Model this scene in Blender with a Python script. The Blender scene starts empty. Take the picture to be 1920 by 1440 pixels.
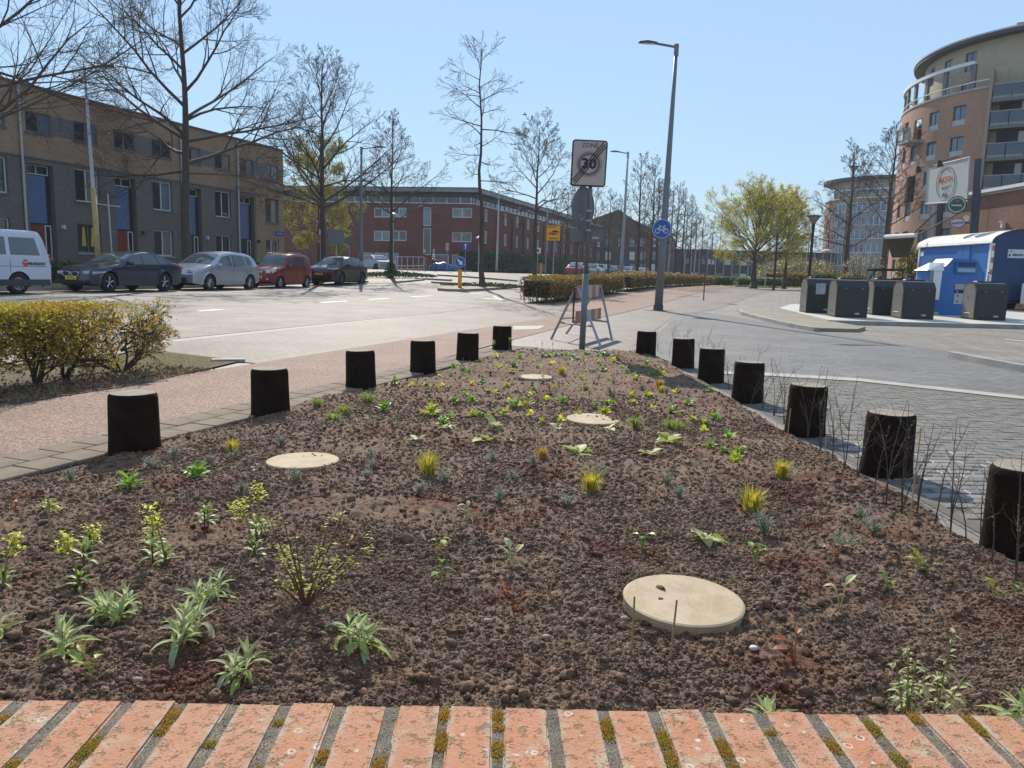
import bpy, bmesh, math, random
import numpy as np
from mathutils import Vector, Matrix, Euler, Quaternion
PI = math.pi
SC = bpy.context.scene
COL = SC.collection
rnd = random.Random(7)
# ------------------------------------------------------------------ camera
F = 1440.0; PITCH = math.atan(208/1440); ROLL = math.radians(1.55); CH = 1.28
cp, sp = math.cos(PITCH), math.sin(PITCH); cr, sr = math.cos(ROLL), math.sin(ROLL)
FW = Vector((0, cp, -sp)); _r0 = Vector((1, 0, 0)); _u0 = Vector((0, sp, cp))
RT = cr*_r0 + sr*_u0; UP = -sr*_r0 + cr*_u0
cam = bpy.data.cameras.new('camera'); camo = bpy.data.objects.new('camera', cam); COL.objects.link(camo)
camo.matrix_world = Matrix(((RT.x, UP.x, -FW.x, 0), (RT.y, UP.y, -FW.y, 0), (RT.z, UP.z, -FW.z, CH), (0, 0, 0, 1)))
cam.sensor_width = 36; cam.lens = 36*F/1920; cam.clip_start = .05; cam.clip_end = 3000
SC.camera = camo
# ------------------------------------------------------------------ sky, sun, exposure
SUN_AZ = math.radians(-11.0); SUN_EL = math.radians(36)
W = bpy.data.worlds.new('World'); SC.world = W; W.use_nodes = True
nt = W.node_tree
sky = nt.nodes.new('ShaderNodeTexSky'); sky.sky_type = 'NISHITA'; sky.sun_disc = False
sky.sun_elevation = SUN_EL; sky.sun_rotation = SUN_AZ; sky.air_density = 1.6; sky.dust_density = 0; sky.ozone_density = 5.0; sky.altitude = 0
bg = nt.nodes['Background']; skm = nt.nodes.new('ShaderNodeMix'); skm.data_type = 'RGBA'; skm.inputs[0].default_value = .56      # thin bright spring haze, same all round
tm = nt.nodes.new('ShaderNodeVectorMath'); tm.operation = 'MULTIPLY'; tm.inputs[1].default_value = (.82, 1., 1.25); nt.links.new(sky.outputs[0], tm.inputs[0]); nt.links.new(tm.outputs[0], skm.inputs[6]); skm.inputs[7].default_value = (6.3, 8.2, 10.4, 1)
nt.links.new(skm.outputs[2], bg.inputs[0]); bg.inputs[1].default_value = .083
sl = bpy.data.lights.new('sun', 'SUN'); sl.energy = 5.0; sl.angle = math.radians(.5); sl.color = (1, .91, .79)
so = bpy.data.objects.new('sun', sl); COL.objects.link(so)
SD = Vector((math.sin(SUN_AZ)*math.cos(SUN_EL), math.cos(SUN_AZ)*math.cos(SUN_EL), math.sin(SUN_EL)))
so.rotation_euler = SD.to_track_quat('Z', 'Y').to_euler(); so.location = SD*60
SC.view_settings.view_transform = 'Standard'; SC.view_settings.look = 'None'; SC.view_settings.exposure = 0.25
SC.view_settings.gamma = 1; SC.view_settings.use_curve_mapping = False
SC.render.engine = 'CYCLES'
SC.cycles.max_bounces = 6; SC.cycles.transparent_max_bounces = 12; SC.cycles.diffuse_bounces = 3
# ------------------------------------------------------------------ place: ground height, street axes
def sm(a, b, x):
    k = min(1., max(0., (x-a)/(b-a))); return k*k*(3-2*k)
SA = math.radians(19.4); U = (math.sin(SA), math.cos(SA))      # along the street; t grows to the left of it
STREET_ROT = math.atan2(U[1], U[0])
def st(x, y): return x*U[0]+y*U[1], -x*U[1]+y*U[0]
def xy(s, t): return s*U[0]-t*U[1], s*U[1]+t*U[0]
def H(x, y):
    s, t = st(x, y)
    return .2*sm(5, 16, t) + .45*sm(22, 60, s) + .6*sm(33, 60, s)*sm(12, 24, t)
def ray(px, py): return FW + RT*((px-960)/F) - UP*((py-720)/F)
def proj(p):
    d = Vector(p)-Vector((0, 0, CH)); z = d.dot(FW); return 960+F*d.dot(RT)/z, 720-F*d.dot(UP)/z
def gp(px, py, dz=0):
    d = ray(px, py); z = 0.
    for i in range(50):
        k = (z+dz-CH)/d.z; z = .5*z+.5*H(k*d.x, k*d.y)
    return Vector((k*d.x, k*d.y, z+dz))
def pt(px, py, dep):
    d = ray(px, py); return Vector((0, 0, CH)) + d*(dep/d.y)
def gd(px, dep, py=515):          # ground point at a depth, seen at column px
    z = 0
    for i in range(4):
        p = pt(px, py, dep); z = H(p.x, p.y); py = proj((p.x, p.y, z))[1]
    return Vector((p.x, p.y, z))
def s_at(px, t, z):
    lo, hi = 1., 500.
    for i in range(50):
        m = (lo+hi)/2; x, y = xy(m, t)
        if proj((x, y, z))[0] < px: lo = m
        else: hi = m
    return m
# ------------------------------------------------------------------ mesh and object helpers
class MB:
    def __init__(s): s.v = []; s.f = []; s.mi = []; s.uv = None; s.cur = 0
    def add(s, vs, fs):
        o = len(s.v); s.v.extend([tuple(p) for p in vs]); s.f.extend([tuple(i+o for i in f) for f in fs]); s.mi.extend([s.cur]*len(fs)); return s
    def box(s, c, d, rot=0, tilt=None):
        x, y, z = d[0]/2, d[1]/2, d[2]/2
        vs = [Vector((a*x, b*y, e*z)) for a, b, e in ((-1,-1,-1),(1,-1,-1),(1,1,-1),(-1,1,-1),(-1,-1,1),(1,-1,1),(1,1,1),(-1,1,1))]
        if tilt: vs = [tilt @ v for v in vs]
        if rot: R = Matrix.Rotation(rot, 3, 'Z'); vs = [R @ v for v in vs]
        c = Vector(c)
        return s.add([v+c for v in vs], [(3,2,1,0),(4,5,6,7),(0,1,5,4),(1,2,6,5),(2,3,7,6),(3,0,4,7)])
    def bbox(s, c, d, b=.01, rot=0):         # box with bevelled edges
        bm = bmesh.new(); bmesh.ops.create_cube(bm, size=1)
        for v in bm.verts: v.co = Vector((v.co.x*d[0], v.co.y*d[1], v.co.z*d[2]))
        bmesh.ops.bevel(bm, geom=list(bm.edges), offset=b, segments=1, affect='EDGES')
        R = Matrix.Rotation(rot, 3, 'Z'); c = Vector(c)
        bm.verts.ensure_lookup_table()
        s.add([R @ v.co + c for v in bm.verts], [[v.index for v in f.verts] for f in bm.faces]); bm.free(); return s
    def quad(s, a, b, c, d): return s.add([a, b, c, d], [(0,1,2,3)])
    def tube(s, pts, rad, n=6, cap=True):
        pts = [Vector(p) for p in pts]
        if not hasattr(rad, '__len__'): rad = [rad]*len(pts)
        o = len(s.v); m = len(pts); ref = None
        for i, p in enumerate(pts):
            t = (pts[min(i+1, m-1)]-pts[max(i-1, 0)])
            if t.length < 1e-9: t = Vector((0, 0, 1))
            t.normalize()
            if ref is None: ref = Vector((1, 0, 0)) if abs(t.x) < .7 else Vector((0, 1, 0))
            a = t.cross(ref)
            if a.length < 1e-6: a = t.cross(Vector((0, 1, 0)))
            a.normalize(); b = t.cross(a); ref = -b.cross(t).cross(t) if False else ref
            for k in range(n):
                an = 2*PI*k/n; q = p+(a*math.cos(an)+b*math.sin(an))*rad[i]; s.v.append((q.x, q.y, q.z))
        for i in range(m-1):
            for k in range(n):
                k2 = (k+1) % n; s.f.append((o+i*n+k, o+i*n+k2, o+(i+1)*n+k2, o+(i+1)*n+k)); s.mi.append(s.cur)
        if cap and n > 3:
            s.f.append(tuple(o+k for k in range(n))[::-1]); s.f.append(tuple(o+(m-1)*n+k for k in range(n))); s.mi += [s.cur]*2
        return s
    def lathe(s, prof, n=24, c=(0, 0, 0), axis='Z', cap=True):     # prof = [(r, z)]
        vs = []; m = len(prof)
        for r, z in prof:
            for k in range(n):
                a = 2*PI*k/n; x, y = r*math.cos(a), r*math.sin(a)
                p = (x, y, z) if axis == 'Z' else ((x, z, y) if axis == 'Y' else (z, x, y))
                vs.append((p[0]+c[0], p[1]+c[1], p[2]+c[2]))
        fs = [(i*n+k, i*n+(k+1) % n, (i+1)*n+(k+1) % n, (i+1)*n+k) for i in range(m-1) for k in range(n)]
        if cap and prof[0][0] > 1e-5: fs.append(tuple(range(n))[::-1])
        if cap and prof[-1][0] > 1e-5: fs.append(tuple((m-1)*n+k for k in range(n)))
        return s.add(vs, fs)
    def prism(s, poly, z0, z1):
        n = len(poly)
        s.add([(p[0], p[1], z0) for p in poly]+[(p[0], p[1], z1) for p in poly],
              [tuple(range(n))[::-1], tuple(range(n, 2*n))]+[(i, (i+1) % n, n+(i+1) % n, n+i) for i in range(n)]); return s
    def plate(s, o, r, u, poly, th):        # polygon (2D) in plane (o; r, u), extruded backwards by th
        o, r, u = Vector(o), Vector(r), Vector(u); n = r.cross(u); k = len(poly)
        a = [o+r*p[0]+u*p[1] for p in poly]; b = [q-n*th for q in a]
        s.add(a+b, [tuple(range(k)), tuple(range(k, 2*k))[::-1]]+[((i+1) % k, i, k+i, k+(i+1) % k) for i in range(k)]); return s
    def data(s, name):
        me = bpy.data.meshes.new(name); me.from_pydata(s.v, [], s.f); 
        if s.uv is not None:
            uvl = me.uv_layers.new(name='UVMap'); li = np.empty(len(me.loops), dtype=np.int32); me.loops.foreach_get('vertex_index', li)
            arr = np.array(s.uv, dtype=np.float32)[li]; uvl.data.foreach_set('uv', arr.ravel())
        if any(s.mi): me.polygons.foreach_set('material_index', s.mi)
        me.update(); return me
    def build(s, name, mat, parent=None, world=False, smooth=False, loc=None, rot=None):
        me = s.data(name)
        for m in (mat if isinstance(mat, (list, tuple)) else [mat]): me.materials.append(m)
        if smooth: me.polygons.foreach_set('use_smooth', [True]*len(me.polygons))
        if parent is not None and world:
            L = WORLDLOC[parent.name]; me.transform(Matrix.Translation(-L))
        o = bpy.data.objects.new(name, me); COL.objects.link(o)
        if parent is not None: o.parent = parent
        if loc is not None: o.location = loc
        if rot is not None: o.rotation_euler = (0, 0, rot)
        return o
WORLDLOC = {}
USED = set()
def tag(o, label=None, cat=None, group=None, kind=None):
    if label: o['label'] = label
    if cat: o['category'] = cat
    if group: o['group'] = group
    if kind: o['kind'] = kind
    return o
def thing(name, label, cat, loc=(0, 0, 0), rotz=0, group=None):
    o = bpy.data.objects.new(name, None); COL.objects.link(o); o.location = loc; o.rotation_euler = (0, 0, rotz)
    o.empty_display_size = .2; WORLDLOC[o.name] = Vector(loc)
    return tag(o, label, cat, group)
def nest(o, parent_obj):               # world-built sub-part: same origin as its parent's thing
    pass
def sub(mb, name, mat, parent, thing_, smooth=False):      # sub-part built in world coordinates of thing_
    me = mb.data(name); me.materials.append(mat); me.transform(Matrix.Translation(-WORLDLOC[thing_.name]))
    if smooth: me.polygons.foreach_set('use_smooth', [True]*len(me.polygons))
    o = bpy.data.objects.new(name, me); COL.objects.link(o); o.parent = parent; return o
def copy_tree(o, parent=None):
    c = o.copy(); COL.objects.link(c); c.parent = parent
    for ch in list(o.children): copy_tree(ch, c)
    return c
def inst(name, me, parent, mtx):
    o = bpy.data.objects.new(name, me); COL.objects.link(o)
    if parent is not None: o.parent = parent
    o.matrix_local = mtx; return o
FONTCACHE = {}
def text(s_, size, mat, origin, right, up, parent, thing_=None, name='lettering', off=.004, sx=1., align='CENTER', ext=.0006, bold=0.):
    cu = bpy.data.curves.new('t', 'FONT'); cu.body = s_; cu.size = size; cu.align_x = align; cu.align_y = 'CENTER'; cu.extrude = ext; cu.resolution_u = 2; cu.offset = bold
    ob = bpy.data.objects.new('t', cu); COL.objects.link(ob)
    dg = bpy.context.evaluated_depsgraph_get(); me = bpy.data.meshes.new_from_object(ob.evaluated_get(dg))
    bpy.data.objects.remove(ob); bpy.data.curves.remove(cu)
    r = Vector(right).normalized(); u = Vector(up).normalized(); n = r.cross(u).normalized(); o = Vector(origin)+n*off
    M_ = Matrix(((r.x*sx, u.x, n.x, o.x), (r.y*sx, u.y, n.y, o.y), (r.z*sx, u.z, n.z, o.z), (0, 0, 0, 1)))
    me.transform(M_)
    if thing_ is not None: me.transform(Matrix.Translation(-WORLDLOC[thing_.name]))
    me.materials.clear(); me.materials.append(mat); me.name = name
    ob = bpy.data.objects.new(name, me); COL.objects.link(ob); ob.parent = parent
    return ob
# ------------------------------------------------------------------ materials
def M(name, col, rough=.7, metal=0., var=.12, scale=6., bump=0., bscale=80., col2=None, spec=.5, fine=0., fscale=300., trans=0., coord='Object', coat=0., stretch=None):
    m = bpy.data.materials.new(name); m.use_nodes = True; N = m.node_tree.nodes; L = m.node_tree.links
    b = N['Principled BSDF']; b.inputs['Roughness'].default_value = rough; b.inputs['Metallic'].default_value = metal
    b.inputs['Specular IOR Level'].default_value = spec; b.inputs['Coat Weight'].default_value = coat; b.inputs['Coat Roughness'].default_value = .05
    tc = N.new('ShaderNodeTexCoord'); src = tc.outputs[coord]
    if stretch:
        mp = N.new('ShaderNodeMapping'); mp.inputs['Scale'].default_value = stretch; L.new(src, mp.inputs[0]); src = mp.outputs[0]
    no = N.new('ShaderNodeTexNoise'); no.inputs['Scale'].default_value = scale; no.inputs['Detail'].default_value = 5; L.new(src, no.inputs['Vector'])
    rp = N.new('ShaderNodeMapRange'); rp.inputs[1].default_value = .3; rp.inputs[2].default_value = .7; L.new(no.outputs[0], rp.inputs[0])
    mx = N.new('ShaderNodeMix'); mx.data_type = 'RGBA'; L.new(rp.outputs[0], mx.inputs[0])
    c2 = col2 if col2 else tuple(c*(1-var) for c in col); c1 = col if col2 else tuple(min(1, c*(1+var)) for c in col)
    mx.inputs[6].default_value = (*c1, 1); mx.inputs[7].default_value = (*c2, 1); out = mx.outputs[2]
    if fine > 0:
        n2 = N.new('ShaderNodeTexNoise'); n2.inputs['Scale'].default_value = fscale; n2.inputs['Detail'].default_value = 2; L.new(src, n2.inputs['Vector'])
        r2 = N.new('ShaderNodeMapRange'); r2.inputs[1].default_value = .35; r2.inputs[2].default_value = .65; r2.inputs[3].default_value = 1-fine; r2.inputs[4].default_value = 1+fine; L.new(n2.outputs[0], r2.inputs[0])
        m2 = N.new('ShaderNodeVectorMath'); m2.operation = 'SCALE'; L.new(out, m2.inputs[0]); L.new(r2.outputs[0], m2.inputs['Scale']); out = m2.outputs[0]
    L.new(out, b.inputs['Base Color'])
    if bump > 0:
        n3 = N.new('ShaderNodeTexNoise'); n3.inputs['Scale'].default_value = bscale; n3.inputs['Detail'].default_value = 4; L.new(src, n3.inputs['Vector'])
        bp = N.new('ShaderNodeBump'); bp.inputs['Strength'].default_value = min(1, bump); bp.inputs['Distance'].default_value = min(.01, .30/bscale); L.new(n3.outputs[0], bp.inputs['Height']); L.new(bp.outputs[0], b.inputs['Normal'])
    if trans > 0:
        o_ = N['Material Output']; tr = N.new('ShaderNodeBsdfTranslucent'); L.new(out, tr.inputs[0])
        ms = N.new('ShaderNodeMixShader'); ms.inputs[0].default_value = trans; L.new(b.outputs[0], ms.inputs[1]); L.new(tr.outputs[0], ms.inputs[2]); L.new(ms.outputs[0], o_.inputs[0])
    return m
def MBrick(name, c1, c2, mortar, bw=.21, bh=.0625, ms=.01, rough=.85, bump=.5, coord='UV', stain=.25, offset=.5, sc=1.):
    m = bpy.data.materials.new(name); m.use_nodes = True; N = m.node_tree.nodes; L = m.node_tree.links; b = N['Principled BSDF']; b.inputs['Roughness'].default_value = rough; b.inputs['Specular IOR Level'].default_value = .25
    tc = N.new('ShaderNodeTexCoord'); br = N.new('ShaderNodeTexBrick'); br.inputs['Scale'].default_value = sc; br.offset = offset
    for k, v in (('Color1', (*c1, 1)), ('Color2', (*c2, 1)), ('Mortar', (*mortar, 1))): br.inputs[k].default_value = v
    br.inputs['Mortar Size'].default_value = ms; br.inputs['Brick Width'].default_value = bw; br.inputs['Row Height'].default_value = bh; br.inputs['Mortar Smooth'].default_value = .2
    L.new(tc.outputs[coord], br.inputs['Vector'])
    no = N.new('ShaderNodeTexNoise'); no.inputs['Scale'].default_value = .7; no.inputs['Detail'].default_value = 6; L.new(tc.outputs[coord], no.inputs['Vector'])
    r2 = N.new('ShaderNodeMapRange'); r2.inputs[1].default_value = .3; r2.inputs[2].default_value = .7; r2.inputs[3].default_value = 1-stain; r2.inputs[4].default_value = 1+stain; L.new(no.outputs[0], r2.inputs[0])
    n4 = N.new('ShaderNodeTexNoise'); n4.inputs['Scale'].default_value = 9; n4.inputs['Detail'].default_value = 4; L.new(tc.outputs[coord], n4.inputs['Vector'])
    r4 = N.new('ShaderNodeMapRange'); r4.inputs[1].default_value = .3; r4.inputs[2].default_value = .7; r4.inputs[3].default_value = .85; r4.inputs[4].default_value = 1.15; L.new(n4.outputs[0], r4.inputs[0])
    mm = N.new('ShaderNodeMath'); mm.operation = 'MULTIPLY'; L.new(r2.outputs[0], mm.inputs[0]); L.new(r4.outputs[0], mm.inputs[1])
    m2 = N.new('ShaderNodeVectorMath'); m2.operation = 'SCALE'; L.new(br.outputs['Color'], m2.inputs[0]); L.new(mm.outputs[0], m2.inputs['Scale']); L.new(m2.outputs[0], b.inputs['Base Color'])
    bp = N.new('ShaderNodeBump'); bp.inputs['Strength'].default_value = bump; bp.inputs['Distance'].default_value = .008; bp.invert = True; L.new(br.outputs['Fac'], bp.inputs['Height']); L.new(bp.outputs[0], b.inputs['Normal'])
    return m
def MGlass(name, col=(.03, .036, .045), rough=.04, spec=.9):
    m = M(name, col, rough, var=.3, scale=.8, spec=spec); return m
def MGravel(name, cols, vs=90., rough=.6, bump=.6, big=.1, spec=.5):     # aggregate surface: grains of several colours
    m = bpy.data.materials.new(name); m.use_nodes = True; N = m.node_tree.nodes; L = m.node_tree.links; b = N['Principled BSDF']; b.inputs['Roughness'].default_value = rough; b.inputs['Specular IOR Level'].default_value = spec
    tc = N.new('ShaderNodeTexCoord'); vo = N.new('ShaderNodeTexVoronoi'); vo.inputs['Scale'].default_value = vs; L.new(tc.outputs['Object'], vo.inputs['Vector'])
    sx = N.new('ShaderNodeSeparateColor'); L.new(vo.outputs['Color'], sx.inputs[0])
    cr_ = N.new('ShaderNodeValToRGB'); cr_.color_ramp.interpolation = 'CONSTANT'; L.new(sx.outputs[0], cr_.inputs[0])
    el = cr_.color_ramp.elements
    while len(el) < len(cols): el.new(.5)
    for i, (p, c) in enumerate(cols): el[i].position = p; el[i].color = (*c, 1)
    no = N.new('ShaderNodeTexNoise'); no.inputs['Scale'].default_value = .9; no.inputs['Detail'].default_value = 7; no.inputs['Roughness'].default_value = .6; L.new(tc.outputs['Object'], no.inputs['Vector'])
    r2 = N.new('ShaderNodeMapRange'); r2.inputs[1].default_value = .3; r2.inputs[2].default_value = .7; r2.inputs[3].default_value = 1-big; r2.inputs[4].default_value = 1+big; L.new(no.outputs[0], r2.inputs[0])
    m2 = N.new('ShaderNodeVectorMath'); m2.operation = 'SCALE'; L.new(cr_.outputs[0], m2.inputs[0]); L.new(r2.outputs[0], m2.inputs['Scale']); L.new(m2.outputs[0], b.inputs['Base Color'])
    bp = N.new('ShaderNodeBump'); bp.inputs['Strength'].default_value = bump; bp.inputs['Distance'].default_value = .0022; bp.invert = True; L.new(vo.outputs['Distance'], bp.inputs['Height']); L.new(bp.outputs[0], b.inputs['Normal'])
    return m
MT = {}
MT['red_path'] = MGravel('red_asphalt', [(0, (.25,.155,.12)), (.3, (.32,.215,.165)), (.55, (.19,.125,.10)), (.75, (.36,.28,.225)), (.9, (.14,.11,.095))], 75, .85, .8, .14, .2)
MT['asphalt'] = MGravel('road_asphalt', [(0, (.19,.175,.15)), (.35, (.25,.23,.20)), (.6, (.145,.135,.12)), (.85, (.33,.30,.26))], 70, .78, .5, .24, .3)
MT['lot'] = MGravel('grey_aggregate', [(0, (.14,.145,.155)), (.35, (.22,.225,.235)), (.6, (.10,.10,.11)), (.82, (.36,.36,.36))], 70, .6, .7, .1)
MT['paver_uv'] = MBrick('clinker_paving', (.185,.16,.13), (.145,.125,.10), (.08,.07,.06), .21, .105, .006, .7, .6, 'UV', .2)
MT['plaza'] = MBrick('plaza_paving', (.245,.22,.19), (.20,.18,.155), (.12,.11,.095), .30, .30, .006, .65, .4, 'UV', .18, .5)
MT['plaza2'] = MBrick('pavement_rows', (.225,.19,.165), (.175,.15,.13), (.085,.075,.065), .42, .105, .007, .65, .6, 'UV', .16, .5)
MT['tile'] = M('concrete_tile', (.21,.165,.125), .9, spec=.2, var=.18, scale=5, fine=.25, fscale=160, bump=.5, bscale=120)
MT['clinker'] = M('grey_clinker', (.175,.165,.15), .8, spec=.2, var=.25, scale=7, fine=.5, fscale=170, bump=.7, bscale=140)
MT['kerb'] = M('kerb_concrete', (.30,.29,.27), .8, var=.2, scale=3, fine=.2, fscale=90, bump=.4)
MT['gutter'] = M('pale_gutter_concrete', (.36,.34,.30), .8, var=.15, scale=4, fine=.2, fscale=90, bump=.3)
MT['slab'] = M('pale_concrete_slab', (.46,.44,.40), .75, var=.12, scale=3, fine=.1)
MT['lot'] = MBrick('lot_clinkers', (.20,.195,.19), (.15,.147,.143), (.08,.078,.072), .21, .102, .006, .75, .7, 'UV', .16)
MT['white'] = M('road_paint', (.75,.74,.70), .6, var=.12, scale=9)
MT['grass'] = M('grass_ground', (.14,.15,.05), .9, var=.3, scale=9, col2=(.24,.20,.09), fine=.3, fscale=90, bump=.6)
MT['blade'] = M('grass_blade', (.20,.19,.05), .6, var=.3, scale=14, col2=(.33,.27,.09), trans=.5)
MT['bollard'] = M('weathered_bollard', (.021,.013,.009), .95, spec=.1, var=.35, scale=9, fine=.4, fscale=140, bump=.9, bscale=110)
MT['bollard_top'] = M('bollard_top', (.24,.21,.165), .9, var=.25, scale=14, fine=.2, fscale=120, bump=.6)
MT['steel'] = M('galvanised_steel', (.30,.31,.33), .5, .55, var=.12, scale=12)
MT['pole'] = M('grey_painted_pole', (.16,.17,.19), .45, .2, var=.1, scale=5)
MT['polelight'] = M('light_grey_pole', (.42,.43,.44), .5, .1, var=.1, scale=5)
MT['poletan'] = M('ochre_pole_foot', (.42,.30,.14), .6, var=.15, scale=6)
MT['black'] = M('black_metal', (.015,.015,.018), .45, var=.2)
MT['dark'] = M('dark_grey_metal', (.05,.052,.06), .5, var=.15)
MT['bark'] = M('bark', (.075,.058,.045), .9, var=.3, scale=14, bump=.8, bscale=40, stretch=(1, 1, .25))
MT['twig'] = M('twig_bark', (.085,.062,.048), .8, var=.25, scale=20)
MT['frame_w'] = M('white_window_frame', (.62,.62,.60), .5, var=.06)
MT['frame_g'] = M('grey_window_frame', (.13,.13,.14), .5, var=.1)
MT['glass'] = MGlass('window_glass')
MT['glass_c'] = MGlass('curtained_glass', (.20,.20,.20), .12, .6)
MT['glass_sky'] = MGlass('pale_blue_glass', (.10,.16,.23), .06, 1.)
MT['ochre'] = MBrick('ochre_brick', (.36,.245,.165), (.30,.205,.14), (.28,.22,.165), stain=.12, ms=.008, bump=.3)
MT['grbrick'] = MBrick('grey_brown_brick', (.19,.17,.155), (.16,.145,.132), (.15,.14,.13), stain=.1, ms=.008, bump=.3)
MT['bluepanel'] = M('blue_panel', (.095,.155,.30), .55, var=.06, scale=2)
MT['redbrick'] = MBrick('dark_red_brick', (.21,.065,.052), (.16,.052,.044), (.16,.10,.085), stain=.15, ms=.01, bump=.3)
MT['brownbrick'] = MBrick('brown_brick', (.16,.085,.068), (.12,.066,.054), (.12,.085,.075), stain=.15, ms=.01, bump=.3)
MT['salmon'] = MBrick('salmon_brick', (.42,.24,.165), (.36,.20,.14), (.36,.27,.21), stain=.1, ms=.008, bump=.3)
MT['beige'] = M('beige_plaster', (.42,.36,.27), .85, var=.06, scale=1.2)
MT['roofdark'] = M('dark_roof_edge', (.055,.058,.06), .6, var=.1)
MT['fascia'] = M('grey_fascia', (.23,.24,.26), .5, var=.05)
MT['darkclad'] = M('dark_cladding', (.03,.033,.045), .7, var=.2, scale=.7)
MT['concrete'] = M('concrete', (.38,.37,.35), .8, var=.12, scale=2)
MT['whitepaint'] = M('white_paint', (.72,.72,.70), .5, var=.05)
MT['bluepaint'] = M('blue_paint', (.03,.14,.42), .45, var=.10, scale=3)
MT['blueshade'] = M('shaded_blue_paint', (.012,.042,.12), .55, var=.12, scale=3)  # darker copy of the trailer blue, its end-wall shade put into the colour
MT['roofwhite'] = M('cream_roof_sheet', (.62,.60,.53), .6, var=.08, scale=2)
MT['binside'] = M('sunlit_bin_flank', (.15,.142,.125), .5, .1, var=.18, scale=3, stretch=(1, 1, .4))  # paler than the bin panels: sunlight on the flanks put into the colour
MT['bin'] = M('charcoal_bin_panel', (.021,.023,.026), .55, var=.15, scale=4)
MT['plate'] = M('yellow_number_plate', (.75,.50,.03), .5, var=.03)
MT['inkblack'] = M('black_print', (.015,.015,.015), .6, var=.05)
MT['inkwhite'] = M('white_print', (.75,.75,.75), .6, var=.03)
MT['signwhite'] = M('white_sign_face', (.47,.38,.345), .5, var=.05)
MT['signblue'] = M('blue_sign_face', (.015,.08,.36), .45, var=.05)
MT['signblack'] = M('sign_black', (.01,.012,.016), .5, var=.05)
MT['signred'] = M('sign_red', (.55,.05,.03), .5, var=.05)
MT['signgreyred'] = M('faded_sign_ring', (.17,.12,.125), .5, var=.06)
MT['signyellow'] = M('yellow_sign_face', (.85,.42,.02), .5, var=.05)
MT['signback'] = M('grey_sign_back', (.15,.155,.165), .55, .2, var=.12, scale=4)
MT['orange'] = M('orange_bollard', (.75,.33,.02), .5, var=.1)
MT['stone'] = M('pale_round_slab', (.48,.385,.265), .85, var=.1, scale=12, fine=.12, fscale=180, bump=.4, bscale=160, col2=(.37,.28,.175))
MT['bamboo'] = M('bamboo', (.40,.25,.13), .6, var=.15, scale=30)
MT['tyre'] = M('tyre_rubber', (.02,.02,.021), .85, var=.15)
MT['rim'] = M('alloy_rim', (.55,.56,.58), .35, .7, var=.05)
MT['carglass'] = MGlass('car_glass', (.07,.085,.10), .05, 1.)
MT['lampglass'] = MGlass('headlight_glass', (.45,.48,.50), .1, 1.)
MT['chrome'] = M('chrome', (.7,.7,.72), .15, .95, var=.03)
MT['skin'] = M('skin', (.45,.28,.20), .6, var=.08)
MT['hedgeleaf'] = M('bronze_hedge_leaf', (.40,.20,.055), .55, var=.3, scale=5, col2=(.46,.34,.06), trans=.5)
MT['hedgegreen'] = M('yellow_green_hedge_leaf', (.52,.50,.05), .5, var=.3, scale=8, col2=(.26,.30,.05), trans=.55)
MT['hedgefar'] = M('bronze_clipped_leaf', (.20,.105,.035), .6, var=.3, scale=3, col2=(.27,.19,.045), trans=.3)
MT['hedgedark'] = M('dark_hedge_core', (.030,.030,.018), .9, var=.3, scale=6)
MT['leafspring'] = M('spring_leaf', (.48,.50,.06), .5, var=.25, scale=2, col2=(.62,.52,.035), trans=.55)
MT['boxgreen'] = M('box_leaf', (.12,.19,.03), .5, var=.3, scale=6, trans=.35)
MT['ivy'] = M('ivy_leaf', (.05,.085,.02), .35, var=.35, scale=9, trans=.2)
def paint(name, col, rough=.28, metal=.3): return M(name, col, rough, metal, var=.03, scale=2, coat=.8)
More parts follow.
